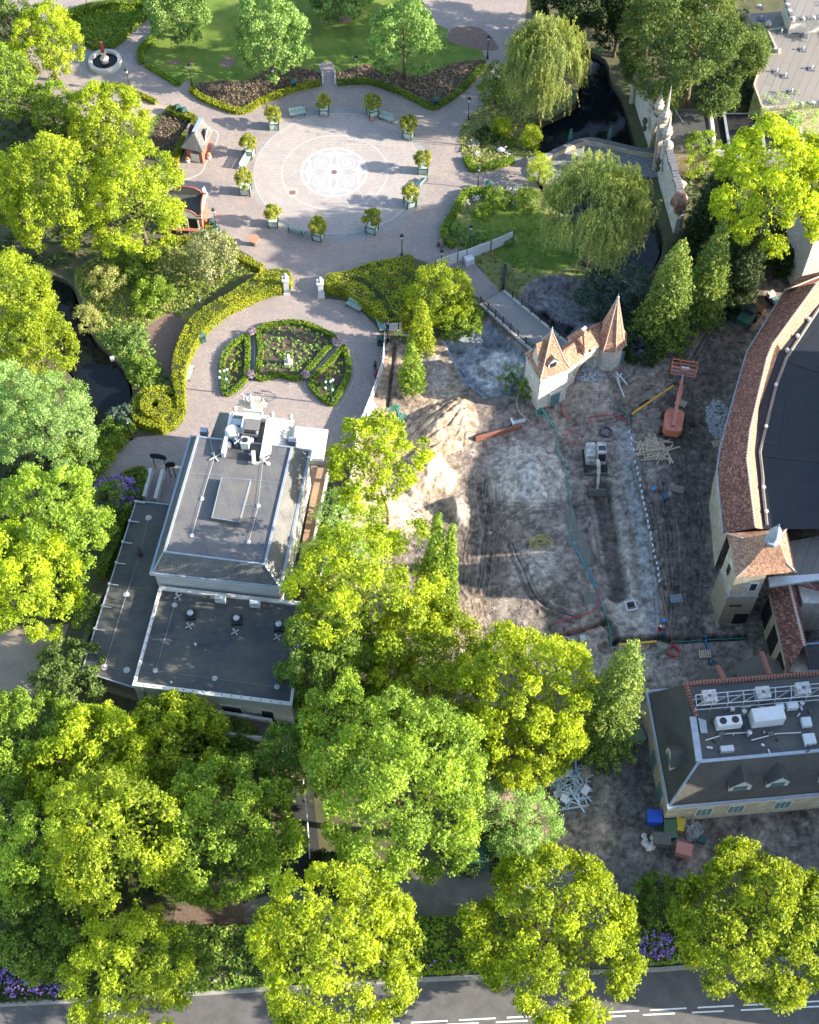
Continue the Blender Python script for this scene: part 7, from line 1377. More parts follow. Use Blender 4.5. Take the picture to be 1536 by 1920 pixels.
# garden gate pillars
for q, l in (((732, 305), 'left'), ((930, 325), 'right')):
    t = thing('gate_pillar', 'white stone pillar with urn on the %s side of the garden gate' % l, 'pillar', P(*c5(*q)), .05, 'garden gate pillars'); MB().box((0, 0, .15), (.75, .75, .3)).build('plinth', M_WPAINT, t); MB().box((0, 0, 1.25), (.55, .55, 2.0)).build('shaft', M_WPAINT, t); MB().box((0, 0, 2.32), (.78, .78, .16)).build('cap', M_WPAINT, t); urn(t, (0, 0, 2.4), 1.1, M_CONC)
def urn_planter(q, l, fn=c5):
    t = thing('urn_planter', 'round stone urn with pink heather ' + l, 'planter', P(*fn(*q)), 0, 'heather urns'); MB().lathe([(.18, 0), (.12, .12), (.3, .35), (.34, .5), (.28, .52)], 10).build('urn', M_CONC, t); p, N, S, T = crown_broad(.34, .26, .06, 1.0, lump=.45, sub=.16); link('heather', leaves_mesh('heather', p + np.array([0, 0, .68]), N, S, T), t, L_HEATH)
L_HEATH = mat_leaf('heather', (.24, .17, .2), (.50, .36, .44), .2, (1, 1, 1))
for q, l in (((532, 548), 'at the top of the left gravel path'), ((527, 795), 'at the foot of the left gravel path'), ((1012, 605), 'at the top of the right gravel path'), ((843, 795), 'at the foot of the right gravel path'), ((970, 260), 'beside the right gate pillar')): urn_planter(q, l)
# garden statue, candelabra lamps
t = thing('garden_statue', 'small white statue on plinth in the middle garden bed', 'statue', P(*c5(742, 715))); MB().box((0, 0, .2), (.9, .7, .4)).build('plinth', M_CONC, t); MB().lathe([(.22, .4), (.26, .8), (.18, 1.1), (.2, 1.3), (.07, 1.4), (.11, 1.5), (.09, 1.62), (0, 1.66)], 8).build('figure', M_MARBLE, t, smooth=True)
for q, l in (((393, 885), 'left'), ((992, 945), 'right')):
    t = thing('candelabra_lamp', 'many armed candelabra lamp at the tip of the %s garden bed' % l, 'lamp', P(*c5(*q)), 0, 'candelabra lamps'); MB().lathe([(.2, 0), (.14, .5), (.07, .8), (.06, 3.2), (.03, 3.6)], 8).build('post', M_GRNPAINT, t)
    for k in range(5):
        a = 6.2832 * k / 5; e = Vector((.65 * math.cos(a), .65 * math.sin(a), 3.1)) if k else Vector((0, 0, 3.7)); ar = MB().tube([(0, 0, 2.6), e * .6 + Vector((0, 0, 1.0)), e], .03, 5).build('arm', M_GRNPAINT, t); MB().lathe([(.06, 0), (.11, .15), (.13, .28), (.05, .38), (0, .4)], 6, e).build('lantern', M_LAMPG, ar)
# plaza odds and ends
t = thing('a_frame_sign', 'white folding sign board standing left of the plaza', 'sign', P(*c1(1177, 1122)), 1.2, 'sign boards')
for s in (-1, 1): MB().box((0, s * .18, .55), (.6, .05, 1.1), 0, s * .3).build('panel', M_WPAINT, t)
t = thing('a_frame_sign', 'brown folding sign board beside the white hoarding', 'sign', P(*c2(1090, 1182)), .9, 'sign boards')
for s in (-1, 1): MB().box((0, s * .18, .55), (.6, .05, 1.1), 0, s * .3).build('panel', M_TERRA if s > 0 else M_WOOD, t)
t = thing('barrel_table', 'round terracotta topped table at the lower left of the plaza', 'table', P(*c1(1468, 1410))); MB().lathe([(.28, 0), (.32, .4), (.28, .95)], 12).build('barrel', M_WOOD, t); MB().lathe([(.62, .95), (.62, 1.03)], 20).build('table_top', M_TERRA, t)
for q, l in (((530, 552), 'left'), ((763, 580), 'right')): one('terracotta_pot', MB().lathe([(.2, 0), (.28, .35), (.2, .36), (.18, .2)], 10), M_TERRA, 'small terracotta pot below the %s planter by the lawn steps' % l, 'pot', 'small terracotta pots', loc=P(*c2(*q)))
one('swan_figure', MB().ball((0, 0, .4), .5, 8, 6, (1, .6, .7)).tube([(.35, 0, .5), (.55, 0, .9), (.7, 0, .85)], [.14, .1, .07], 6), M_MARBLE, 'white bird figure in the rough grass bed by the moat', 'figure', loc=P(*c2(1380, 730)), smooth=True)
for q, l in (((490, 590), 'left'), ((655, 585), 'right')): one('bronze_figure', MB().lathe([(.3, -.7), (.22, .3), (.3, .6), (.15, .9), (.2, 1.3), (.08, 1.6), (.12, 1.75), (0, 1.9)], 8), mat('green bronze', (.10, .24, .19), (.07, .17, .14), 3, .6), 'green bronze water figure in the moat, %s one' % l, 'figure', 'moat figures', loc=P(*c3(*q), -.3), smooth=True)
for a_, b_ in (((525, 345), (527, 410)), ((583, 345), (586, 410))): o = one('step_kerb', MB().beam(P(*c2(*a_)) + Vector((0, 0, .15)), P(*c2(*b_)) + Vector((0, 0, .15)), .2, .3), M_BAND, 'pale stone kerb on the %s of the steps to the lawn' % ('left' if a_[0] < 550 else 'right'), 'kerb', 'kerbs of the lawn steps')
# stone bridge over the moat
sb = thing('stone_bridge', 'curved stone bridge with slab deck across the moat', 'bridge'); dk = smooth_line(PX(c3, [(312, 690), (395, 668), (470, 632), (560, 602), (650, 618), (760, 645), (852, 655), (856, 742), (720, 738), (600, 760), (500, 778), (385, 770), (318, 735)], .3), 2, True)
m = MB(); m.prism([(p.x, p.y) for p in dk], -.35, .3); m.build('deck', mat_brick('flagstones', (.23, .23, .235), (.17, .175, .18), (.10, .10, .10), .7, .5, .04, .85, .5, rotz=.4), sb)
for pts, nm in (([(312, 688), (395, 666), (470, 630), (560, 600), (650, 614), (760, 640), (846, 652)], 'north'), ([(380, 775), (440, 776), (500, 782), (600, 764), (720, 744)], 'south')):
    L = smooth_line(PX(c3, pts, .5), 4); m = MB(); strip_mesh(m, [Vector((p.x, p.y, 0)) for p in L], .45, -.8, .95); pp_ = m.build('parapet', M_SANDW, sb); m = MB(); strip_mesh(m, offset_line([Vector((p.x, p.y, 0)) for p in L], .1), .5, .95, 1.08); m.build('coping', M_GRAVEL, pp_)
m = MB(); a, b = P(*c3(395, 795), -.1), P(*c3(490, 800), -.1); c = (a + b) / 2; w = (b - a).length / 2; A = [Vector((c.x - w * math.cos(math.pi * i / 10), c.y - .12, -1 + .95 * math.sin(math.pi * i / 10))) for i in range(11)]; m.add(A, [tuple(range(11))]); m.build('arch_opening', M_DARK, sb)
# paved bridge to the castle gate
pbz = .25; br = thing('paved_bridge', 'sett paved bridge with black railings leading to the castle gate', 'bridge'); dkp = PX(c6, [(385, 450), (492, 388), (878, 695), (745, 775)], pbz); m = MB(); m.prism([(p.x, p.y) for p in dkp], -.5, pbz); m.build('deck', M_SETT, br)
sheet('bridge_approach', PX(c6, [(140, 270), (318, 212), (492, 388), (385, 450)]), 0.05, M_PAVE)
for a, b in (((372, 462), (675, 735)), ((502, 385), (880, 695))):
    A, B = P(*c6(*a), pbz), P(*c6(*b), pbz); k = 7; MB().beam(A + Vector((0, 0, .04)), B + Vector((0, 0, .04)), .35, .28).build('kerb_beam', M_CONC, br)
    for i in range(k + 1): p = A.lerp(B, i / k); o = MB().lathe([(.09, .15), (.06, .3), (.05, 1.1), (.09, 1.15), (.08, 1.25), (0, 1.32)], 7, p).build('railing_post', M_BLACK, br)
    for z_ in (.45, .8, 1.1): MB().beam(A + Vector((0, 0, z_)), B + Vector((0, 0, z_)), .05).build('rail', M_BLACK, br)
A, B = P(*c6(372, 462)), P(*c6(310, 440)); MB().beam(A + Vector((0, 0, .9)), B + Vector((0, 0, .9)), .05).build('rail', M_BLACK, br)
m = MB(); pts_ = [(500, 385), (505, 320), (515, 250)]; 
for i in range(2): m.beam(P(*c6(*pts_[i])) + Vector((0, 0, .3)), P(*c6(*pts_[i + 1])) + Vector((0, 0, .3)), .3, .6)
one('low_garden_wall', m, M_BLACK, 'low dark wall on the lawn beside the paved bridge', 'wall')
for q, l in (((388, 435), 'left'), ((440, 400), 'right')): one('bollard', MB().lathe([(.16, 0), (.16, .06), (.05, .1), (.05, .9), (.07, .95), (0, 1)], 8), mat('blue grey paint', (.25, .32, .38), (.2, .26, .3), 3, .6), 'slim %s bollard at the start of the paved bridge' % l, 'bollard', 'bridge bollards', loc=P(*c6(*q)) + Vector((0, 0, .05)))
# ------------------------------------------------------------------ hoardings
def hoarding(label, fn, pts, h=1.9, gap=0, mm=None):
    t = thing('white_hoarding', label, 'hoarding', (0, 0, 0), 0, 'white site hoardings'); pts = [P(*fn(*q)) for q in pts]
    for i in range(len(pts) - 1):
        a, b = pts[i], pts[i + 1]; MB().beam(a + Vector((0, 0, h / 2)), b.lerp(a, .03) + Vector((0, 0, h / 2)), .06, h - .1).build('panel', mm or M_HOARD, t)
        d = (b - a).normalized(); q = Vector((-d.y, d.x, 0)); k = 6
    for i, p in enumerate(pts): MB().box(p + Vector((0, 0, h / 2)), (.1, .1, h + .05)).build('post', M_BLACK, t); MB().box(p + Vector((.1, .15, .1)), (.7, .3, .2), .4).build('foot_block', M_CONC, t)
    return t
M_HOARD = mat('white sheet panel', (.60, .61, .62), (.53, .54, .56), 1.5, .5)
hoarding('long white hoarding across the start of the paved bridge', c6, [(112, 268), (240, 222), (292, 205), (430, 155), (560, 100)], 1.7)
hoarding('long white hoarding along the right side of the round garden', c5, [(1298, 580), (1293, 640), (1285, 740), (1250, 850), (1215, 950), (1175, 1050), (1135, 1130), (1120, 1230)], 1.7)
hoarding('short white hoarding between garden hedge and site', c5, [(1318, 525), (1375, 520), (1438, 500)], 1.3)
hoarding('white hoarding seen through the birches beside the villa', d1, [(275, 330), (240, 480), (215, 680), (150, 960), (60, 1120), (0, 1250)], 1.7)
one('white_crate', MB().box((0, 0, .45), (1.0, .8, .9), .4), M_HOARD, 'white box standing at the corner of the bridge hoarding', 'box', loc=P(*c6(305, 225)))
one('white_tank', MB().box((0, 0, .5), (1.2, 1.0, 1.0), .3), M_HOARD, 'pale plastic tank beside the garden hoarding on the site', 'tank', loc=G(*c5(1220, 1005)))
for i, q in enumerate([(440, 175), (225, 310)]): one('traffic_cone', MB().lathe([(.2, 0), (.2, .04), (.14, .05), (.04, .6), (0, .6)], 8), mat('orange cone', (.6, .16, .05), (.55, .2, .1), 6, .6), ['small orange cone on the grass behind the bridge hoarding', 'small orange cone on the paved approach to the bridge'][i], 'cone', 'traffic cones', loc=P(*c6(*q)) + Vector((0, 0, .06)))
# ------------------------------------------------------------------ machines
M_ORANGE = mat('faded orange paint', (.60, .21, .13), (.48, .17, .11), 2.5, .5, c3=(.34, .15, .10)); M_ORANGE2 = mat('orange red paint', (.60, .17, .07), (.5, .14, .06), 2, .45); M_RUBBER = mat('rubber', (.025, .025, .025), (.04, .04, .04), 4, .9); M_MUD = mat('muddy steel', (.09, .085, .08), (.14, .13, .12), 4, .8); M_OFFW = mat('off white machine paint', (.56, .55, .52), (.40, .38, .35), 2.5, .5, c3=(.25, .22, .19))
bl0 = G(*d2(1105, 125)); bk_t = P(*c7(562, 1130), 5.4); dirb = Vector((bk_t.x - bl0.x, bk_t.y - bl0.y, 0)); ra = math.atan2(dirb.y, dirb.x) - math.pi / 2; reach = dirb.length
bm_ = thing('boom_lift', 'orange boom lift with raised basket on the building site', 'boom lift', bl0, ra)
for sx in (-1, 1):
    for sy in (-1, 1): MB().tube([(sx * .95, sy * 1.0, .42), (sx * 1.25, sy * 1.0, .42)], .42, 14).build('wheel', M_RUBBER, bm_)
MB().box((0, 0, .55), (1.5, 2.9, .5)).build('chassis', M_MUD, bm_)
m = MB(); tt = [(-.95, -1.5), (-.6, -1.85), (.6, -1.85), (.95, -1.5), (1.0, .6), (.7, 1.0), (-.7, 1.0), (-1.0, .6)]; m.prism(tt, .95, 1.55); tb3 = m.build('turntable', M_ORANGE2, bm_); m = MB(); m.prism([(x * .96, y * .97) for x, y in tt], 1.55, 1.85); m.build('hood', M_ORANGE, tb3)
m = MB(); m.beam((0, -1.2, 1.95), (0, reach * .55, 3.7), .36, .42); m.build('boom', M_ORANGE, bm_); m = MB(); m.beam((0, reach * .45, 3.4), (0, reach - .9, 5.0), .26, .32); m.build('boom_extension', M_ORANGE, bm_); MB().beam((.25, reach * .35, 3.0), (.25, reach * .7, 4.2), .12, .14).build('hose_carrier', M_ORANGE, bm_)
MB().beam((0, reach - .9, 5.0), (0, reach - .3, 5.05), .12).build('jib', M_STEEL, bm_)
bk = Vector((0, reach + .15, 5.0)); f = MB(); W2, D2_ = 1.25, .5
for z_ in (0, .55, 1.1): strip_mesh(f, [bk + Vector((s * W2, q * D2_, 0)) for s, q in ((-1, -1), (1, -1), (1, 1), (-1, 1))], .07, bk.z + z_ - .03, bk.z + z_ + .04, True)
for s in (-1, -.33, .33, 1):
    for q in (-1, 1): f.box(bk + Vector((s * W2, q * D2_, .55)), (.06, .06, 1.1))
f.build('basket_rails', M_ORANGE2, bm_); MB().box(bk + Vector((0, 0, .02)), (2 * W2, 2 * D2_, .06)).build('basket_floor', M_MUD, bm_); MB().box(bk + Vector((.1, -.3, .85)), (.8, .3, .3)).build('control_box', M_STEEL, bm_)
# excavator, facing the viewer
exa = G(*d2(660, 330)); ex = thing('excavator', 'white midi excavator digging the dark trench', 'excavator', exa, rot_px(d2, (655, 330), (668, 470)) + math.pi / 2)
for s in (-1, 1):
    m = MB(); pr = [(-1.35, .12), (-1.2, 0), (1.2, 0), (1.35, .12), (1.4, .38), (1.2, .62), (-1.2, .62), (-1.4, .38)]; A = [Vector((s * .95 - .22, y, z)) for y, z in pr]; B = [Vector((s * .95 + .22, y, z)) for y, z in pr]; m.loft(A, B); m.build('track', M_RUBBER, ex)
MB().box((0, 0, .5), (1.4, 1.6, .35)).build('undercarriage', M_MUD, ex); m = MB(); m.prism([(-1.05, .9), (-.9, 1.3), (.9, 1.3), (1.05, .9), (1.0, -.75), (-1.0, -.75)], .75, 1.35); bd = m.build('house', M_OFFW, ex); MB().prism([(-1.0, .9), (-.85, 1.25), (-.05, 1.25), (-.05, -.4), (-1.0, -.4)], 1.35, 1.8).build('engine_cover', M_OFFW, bd)
m = MB(); m.loft([Vector((x, y, 1.35)) for x, y in ((.0, -.85), (.95, -.85), (.95, .85), (.0, .85))], [Vector((x, y, 2.6)) for x, y in ((.05, -.6), (.9, -.6), (.9, .75), (.05, .75))]); cb = m.build('cab', M_OFFW, ex)
MB().box((.475, -.77, 2.0), (.75, .06, .95), 0, -.2).build('windscreen', M_GLASS, cb); MB().box((.475, 0, 2.62), (.7, .55, .05)).build('roof_window', M_GLASS, cb); MB().box((.95, .05, 2.05), (.05, 1.0, .8)).build('side_window', M_GLASS, cb)
MB().tube([(-.1, -.8, 1.2), (-.1, -1.7, 2.9), (-.1, -2.6, 3.0)], [.22, .2, .16], 4).build('boom', M_OFFW, ex); MB().tube([(-.1, -2.6, 3.0), (-.1, -3.5, 1.7), (-.1, -3.7, .9)], [.17, .14, .1], 4).build('stick', M_OFFW, ex); MB().tube([(-.1, -1.0, 1.3), (-.1, -1.9, 2.5)], .07, 6).build('ram', M_STEEL, ex)
m = MB(); m.loft([Vector((x, -3.5, .6)) for x in (-.95,)] + [Vector((.75, -3.5, .6)), Vector((.75, -3.9, .9)), Vector((-.95, -3.9, .9))], [Vector((-.95, -3.4, .0)), Vector((.75, -3.4, .0)), Vector((.75, -4.1, .15)), Vector((-.95, -4.1, .15))]); m.build('bucket', M_MUD, ex); MB().box((0, -1.65, .35), (2.2, .12, .5)).build('dozer_blade', M_MUD, ex)
# machines in the shade near the hall
t = thing('mini_dumper', 'small white and green machine in the shade beside the hall roof', 'machine', G(*e8(325, 870)), .5); MB().box((0, 0, .35), (.9, 1.5, .5)).build('chassis', M_RUBBER, t); MB().box((0, .45, .85), (.8, .6, .6)).build('seat_box', M_OFFW, t); MB().box((0, -.4, .75), (.7, .5, .4)).build('hopper', M_TEAL, t)
t = thing('wheel_loader', 'dark green loader with rusty bucket in the shade of the cypresses', 'machine', G(*c7(1010, 780)), -.7)
for sx in (-1, 1):
    for sy in (-1, 1): MB().tube([(sx * .6, sy * .8, .45), (sx * .95, sy * .8, .45)], .45, 12).build('wheel', M_RUBBER, t)
MB().box((0, -.5, 1.0), (1.3, 1.7, .8)).build('body', M_GRNPAINT, t); MB().box((0, .4, 1.5), (1.1, .9, 1.1)).build('cab', M_GLASS, t); MB().box((0, 2.0, .5), (1.7, .8, .6), 0, .3).build('bucket', mat('rusty steel', (.22, .10, .06), (.16, .08, .05), 4, .9), t)
one('blue_skip', MB().loft([Vector((x, y, 0)) for x, y in ((-.7, -.4), (.7, -.4), (.7, .4), (-.7, .4))], [Vector((x, y, .8)) for x, y in ((-1, -.6), (1, -.6), (1, .6), (-1, .6))]), mat('blue paint', (.05, .16, .32), (.04, .12, .25), 3, .5), 'small blue skip below the middle cypress', 'skip', loc=G(*c7(630, 810)))
# ------------------------------------------------------------------ materials lying on the site
M_TIMBER = mat('pale timber', (.50, .40, .28), (.38, .30, .21), 3, .85); pile = thing('timber_pile', 'heap of pale timber beams below the boom lift', 'timber pile', G(*d2(1005, 265)))
bb_ = MB().box((0, 0, 0), (1, .11, .11)).mesh('plank')
for i in range(62):
    a = random.uniform(0, math.pi); r = random.uniform(0, 1) ** .6; th = random.uniform(0, 6.28); o = link('plank', bb_, pile, M_TIMBER); o.location = (1.75 * r * math.cos(th), 1.55 * r * math.sin(th), .12 + .5 * (1 - r) * random.random() + .06 * random.random()); o.rotation_euler = (0, random.uniform(-.1, .1), a); o.scale = (random.uniform(1.1, 2.3), random.uniform(.9, 1.5), 1)
def rubble(label, fn, c, ru, rv, n, mm, s0=.12, s1=.35):
    t = thing('rubble_heap', label, 'rubble', G(*fn(*c))); b0 = t.location; k = scale_at(b0); m = MB()
    for i in range(n):
        r = math.sqrt(random.random()); th = random.uniform(0, 6.28); x, y = ru / k * r * math.cos(th), rv / k / .85 * r * math.sin(th); s = random.uniform(s0, s1)
        o = (m if i > 60 else MB()); z = site_z(b0.x + x, b0.y + y) - b0.z + .45 * (1 - r) * random.random() + s * .3
        o.box((x, y, z), (s * random.uniform(.8, 1.6), s, s * random.uniform(.5, .9)), random.uniform(0, 3), random.uniform(-.5, .5), random.uniform(-.5, .5))
        if i <= 60: o.build('stone', mm, t)
    if n > 60: m.build('small_stones', mm, t)['kind'] = 'stuff'
M_RUB = mat('broken concrete', (.36, .37, .38), (.26, .265, .27), 3, .9, .3)
rubble('heap of grey broken stone against the hall wall', c7, (810, 1490), 22, 38, 300, M_RUB); rubble('grey rubble in the opening of the castle gate', c6, (1000, 880), 26, 16, 240, M_RUB, .1, .25); rubble('grey rubble beside the yard pallets', d4, (385, 700), 24, 12, 160, M_RUB, .12, .3)
def logline(name, label, cat, fn, pts, r, mm, dz=None, grp=None, n=8, sides=6): return one(name, MB().tube(drape(fn, pts, r + .03 if dz is None else dz, n), r, sides), mm, label, cat, grp)
M_YEL = mat('yellow steel', (.62, .36, .05), (.52, .30, .05), 2, .6); M_HG = mat('green hose', (.06, .30, .20), (.05, .24, .17), 3, .5); M_HR = mat('red hose', (.50, .05, .06), (.42, .05, .06), 3, .5); M_HB = mat('blue hose', (.05, .22, .42), (.04, .18, .34), 3, .5); M_HY = mat('yellow rope', (.52, .45, .16), (.42, .36, .12), 3, .8); M_HT = mat('teal hose', (.12, .36, .34), (.09, .28, .27), 3, .5)
def stick(name, label, cat, a, b, w, h, mm, grp=None, z=.08): return one(name, MB().beam(a + Vector((0, 0, z)), b + Vector((0, 0, z)), w, h), mm, label, cat, grp)
stick('steel_beam', 'long yellow steel beam lying near the boom lift', 'beam', G(*c7(188, 1452)), G(*c7(485, 1248)), .2, .22, M_YEL, z=.15); stick('steel_beam', 'dark steel beam lying along the yellow one', 'beam', G(*c7(240, 1390)), G(*c7(500, 1225)), .22, .12, M_RUBBER, z=.12); stick('steel_beam', 'yellow steel beam bridging the cross trench', 'beam', G(*d2(800, 1382)), G(*d2(1015, 1368)), .2, .2, M_YEL, z=.25)
for i, (a, b) in enumerate((((1150, 880), (1200, 1000)), ((1165, 870), (1215, 930)), ((1160, 900), (1185, 870)), ((1155, 865), (1172, 950)))): stick('plastic_pipe', 'white plastic pipe in the small bundle right of the castle gate', 'pipe', G(*c6(*a)), G(*c6(*b)), .12, .12, M_HOARD, 'pipe bundle by the gate', .1 + .08 * i)
logline('hose', 'green hose winding down the middle of the site', 'hose', d2, [(360, 20), (400, 80), (440, 160), (445, 260), (490, 360), (505, 470), (520, 560), (535, 640), (515, 740), (545, 820), (590, 900), (630, 980), (660, 1040), (690, 1110), (715, 1190), (740, 1260), (755, 1390)], .05, M_HG)
logline('hose', 'blue hose beside the green one in the middle of the site', 'hose', d2, [(510, 760), (555, 830), (600, 910), (640, 985), (668, 1045)], .05, M_HB)
logline('hose', 'red hose curving left from the green hose', 'hose', d2, [(672, 1055), (688, 1100), (670, 1170), (600, 1210), (520, 1230), (445, 1255)], .05, M_HR)
logline('hose', 'thin red hose along the left trench', 'hose', d2, [(700, 1285), (600, 1295), (500, 1320), (440, 1345)], .04, M_HR)
logline('hose', 'green hose beside the gravel strip down to the cross trench', 'hose', d2, [(1045, 1050), (1065, 1150), (1085, 1250), (1105, 1340), (1090, 1390), (1030, 1425), (930, 1440), (870, 1450)], .045, M_HG)
logline('hose', 'red hose beside the gravel strip down to the red coil', 'hose', d2, [(1048, 1060), (1060, 1150), (1080, 1250), (1100, 1330), (1130, 1390), (1125, 1420)], .045, M_HR)
logline('hose', 'green hose crossing to the right along the cross trench', 'hose', d2, [(1110, 1345), (1200, 1362), (1350, 1350), (1530, 1345)], .05, M_HG)
logline('hose', 'green and yellow hose from the castle gate to the gravel strip', 'hose', d2, [(740, -70), (770, -20), (820, 20), (850, 60), (865, 130)], .045, M_HG); logline('hose', 'red hose ending at the head of the gravel strip', 'hose', d2, [(630, 70), (740, 58), (820, 75), (855, 110)], .045, M_HR); logline('hose', 'red hose near the castle gate door', 'hose', d2, [(470, 0), (475, 40), (500, 75), (520, 75)], .05, M_HR)
logline('hose', 'teal hose at the foot of the gate tower', 'hose', c6, [(725, 1060), (745, 1100), (790, 1167)], .06, M_HT); logline('rope', 'pale rope left of the gate tower', 'rope', c6, [(565, 920), (595, 960), (580, 1030), (600, 1090), (650, 1135)], .06, M_TIMBER)
def coil(name, label, fn, c, r, rr, mm, turns=4, flat=True):
    b = G(*fn(*c)); pts = [(r * (1 + .12 * math.sin(i * 1.7)) * math.cos(i * .42), r * (1 + .12 * math.cos(i * 1.3)) * math.sin(i * .42), .06 + .012 * i / 3) for i in range(turns * 15)]; one(name, MB().tube(pts, rr, 5), mm, label, 'hose' if 'hose' in name else 'rope', loc=b)
coil('hose_coil', 'red hose coil below the cross trench', d2, (1115, 1422), .55, .045, M_HR); coil('hose_coil', 'dark blue hose coil behind the excavator', d2, (725, 160), .6, .05, mat('dark blue hose', (.04, .07, .11), (.03, .05, .08), 3, .5)); coil('hose_coil', 'thin red hose loop on the sand left of the excavator', d2, (540, 190), .8, .03, M_HR, 1); coil('hose_coil', 'green hose tangle at the gate tower foot', d2, (345, 50), .4, .04, M_HG, 3)
coil('hose_coil', 'small red hose coil at the yellow larch', d2, (873, 1436), .22, .05, M_HR, 3)
b = G(*d2(350, 800)); pts = []
for i in range(90): ra_ = .95 * abs(math.sin(i * .37)) + .15; pts.append((ra_ * math.cos(i * 1.31) * 1.1, ra_ * math.sin(i * 1.31) * .8 + .25 * math.sin(i * .2), .1 + .12 * random.random()))
one('rope_tangle', MB().tube(smooth_line(pts, 3), .014, 4), M_HY, 'tangle of yellow rope on the soil', 'rope', loc=b)
for k in range(4): logline('hose', 'pale green hose in the bundle beside the garden hoarding', 'hose', c5, [(1300 + 15 * k, 985), (1350 + 10 * k, 950), (1375, 1000 + 10 * k), (1420 - 10 * k, 1010), (1400 - 12 * k, 1050)], .03, M_HG, None, 'hose bundle by the hoarding')
logline('hose', 'thin yellow hose near the yellow beam in the cross trench', 'hose', d2, [(970, 1375), (960, 1400), (900, 1420), (870, 1440)], .04, M_HY); logline('hose', 'blue drain pipe crossing the trench at the right', 'pipe', d2, [(1300, 1330), (1315, 1400), (1330, 1490)], .1, M_HB)
for i in range(26): q = (862 + (1045 - 862) * i / 26 + random.uniform(-4, 4), 155 + 890 * i / 26); one('marker_tile', MB().box((0, 0, .04), (.34, .16, .05), random.uniform(-.6, .6) + 1.4), M_HOARD, 'white marker piece in the row along the gravel strip', 'marker', 'white markers along the gravel strip', loc=G(*d2(*q)))
# loose clods and stones all over the site
nC = 9000; cu = np.concatenate([RNG.uniform(700, 1340, nC), RNG.uniform(1050, 1250, 900)]); cv = np.concatenate([RNG.uniform(640, 1290, nC), RNG.uniform(1400, 1640, 900)]); mC = MB()
for u_, v_ in zip(cu, cv):
    p = P(u_, v_); 
    if site_z(p.x, p.y) == 0.0 or vnoise(np.array([p.x * .5]), np.array([p.y * .5]), 31)[0] < .42: continue
    p.z = site_z(p.x, p.y); s = .03 + .10 * random.random() ** 3; q = s * random.uniform(.5, 1.0); a = random.random() * 3; c_, s_ = math.cos(a) * s, math.sin(a) * s
    mC.add([(p.x + c_, p.y + s_, p.z), (p.x - s_ * .7, p.y + c_ * .7, p.z), (p.x - c_ * .8, p.y - s_ * .8, p.z), (p.x + s_ * .9, p.y - c_ * .9, p.z), (p.x + .2 * s, p.y, p.z + q)], [(0, 1, 4), (1, 2, 4), (2, 3, 4), (3, 0, 4)])
one('soil_clods', mC, mat('clods and stones', (.06, .053, .048), (.30, .28, .25), 1.5, .95, world_co=True), 'loose clods and small stones scattered over the building site', 'clods', None, 'stuff')
# pallets, crates, small stuff
def pallet(label, p, rz, mm=None, grp='wooden pallets'):
    t = thing('pallet', label, 'pallet', p, rz, grp)
    for k in range(6): MB().box((-.5 + .2 * k, 0, .13), (.13, .8, .025)).build('board', mm or M_TIMBER, t)
    for y in (-.35, 0, .35): MB().box((0, y, .06), (1.15, .1, .1)).build('bearer', mm or M_WOOD, t)
pallet('grey pallet on the dark soil near the stone tower', G(*d2(1130, 1115)), .1, mat('grey blue pallet', (.24, .28, .30), (.2, .23, .25), 3, .8)); pallet('pallet leaning beside the boom lift', G(*c7(540, 1368)), -.5); pallet('pallet against the hall below the stone heap', G(*d2(1368, 222)), .3); pallet('pallet at the trench crossing with planks', G(*d2(1295, 1435)), .05); pallet('upper pallet in the yard beside the scrap heap', G(*d4(415, 745)), .1); pallet('lower pallet standing on the scrap heap', G(*d4(315, 805)), 1.5)
t = thing('frame_crate', 'small white cable frame on the pale soil', 'frame', G(*d2(868, 1160)), .2); strip_mesh(m := MB(), [Vector((s * .45, q * .45, 0)) for s, q in ((-1, -1), (1, -1), (1, 1), (-1, 1))], .14, 0, .3, True); m.build('frame', M_HOARD, t); MB().box((0, .1, .2), (.5, .3, .3)).build('core', M_RUBBER, t)
one('concrete_ring', MB().lathe([(.45, 0), (.45, .5), (.3, .5), (.3, .1)], 18), M_CONC, 'round concrete shaft ring on the slab left of the larch', 'ring', loc=G(*d2(492, 1370))); one('concrete_block', MB().box((0, 0, .3), (.5, .6, .6), .2), M_CONC, 'squat concrete block on the slab beside the ring', 'block', loc=G(*d2(590, 1355)))
one('rusty_edge_sheet', MB().beam(G(*d1(1120, 255)) + Vector((0, 0, .3)), G(*d1(1450, 165)) + Vector((0, 0, .3)), .2, .7), mat('rusty brick edge', (.26, .11, .07), (.18, .08, .055), 4, .9, .3), 'long rusty red edging beside the sand heap', 'edging'); stick('drain_channel', 'pale metal drain channel above the rusty edging', 'channel', G(*d1(1385, 135)), G(*d1(1480, 110)), .4, .25, M_STEEL); stick('plank', 'grey plank beside the drain channel', 'plank', G(*d1(1330, 155)), G(*d1(1390, 110)), .5, .1, M_WOOD); stick('white_tube', 'short white tube at the end of the drain channel', 'tube', G(*d1(1375, 105)), G(*d1(1395, 150)), .2, .2, M_HOARD, z=.25)
stick('red_girder', 'short red steel piece in the castle gate opening', 'girder', G(*e3(800, 900)), G(*e3(835, 960)), .15, .12, M_HR)
for i, (q, l) in enumerate((((1000, 485), 'near the gravel strip'), ((1060, 1245), 'above the workers at the trench'))): one('blue_bag', MB().ball((0, 0, .15), .3, 7, 5, (1, .8, .6)), mat('blue tarp', (.05, .28, .5), (.04, .2, .4), 3, .6), 'small blue bag ' + l, 'bag', 'blue bags', loc=G(*d2(*q)))
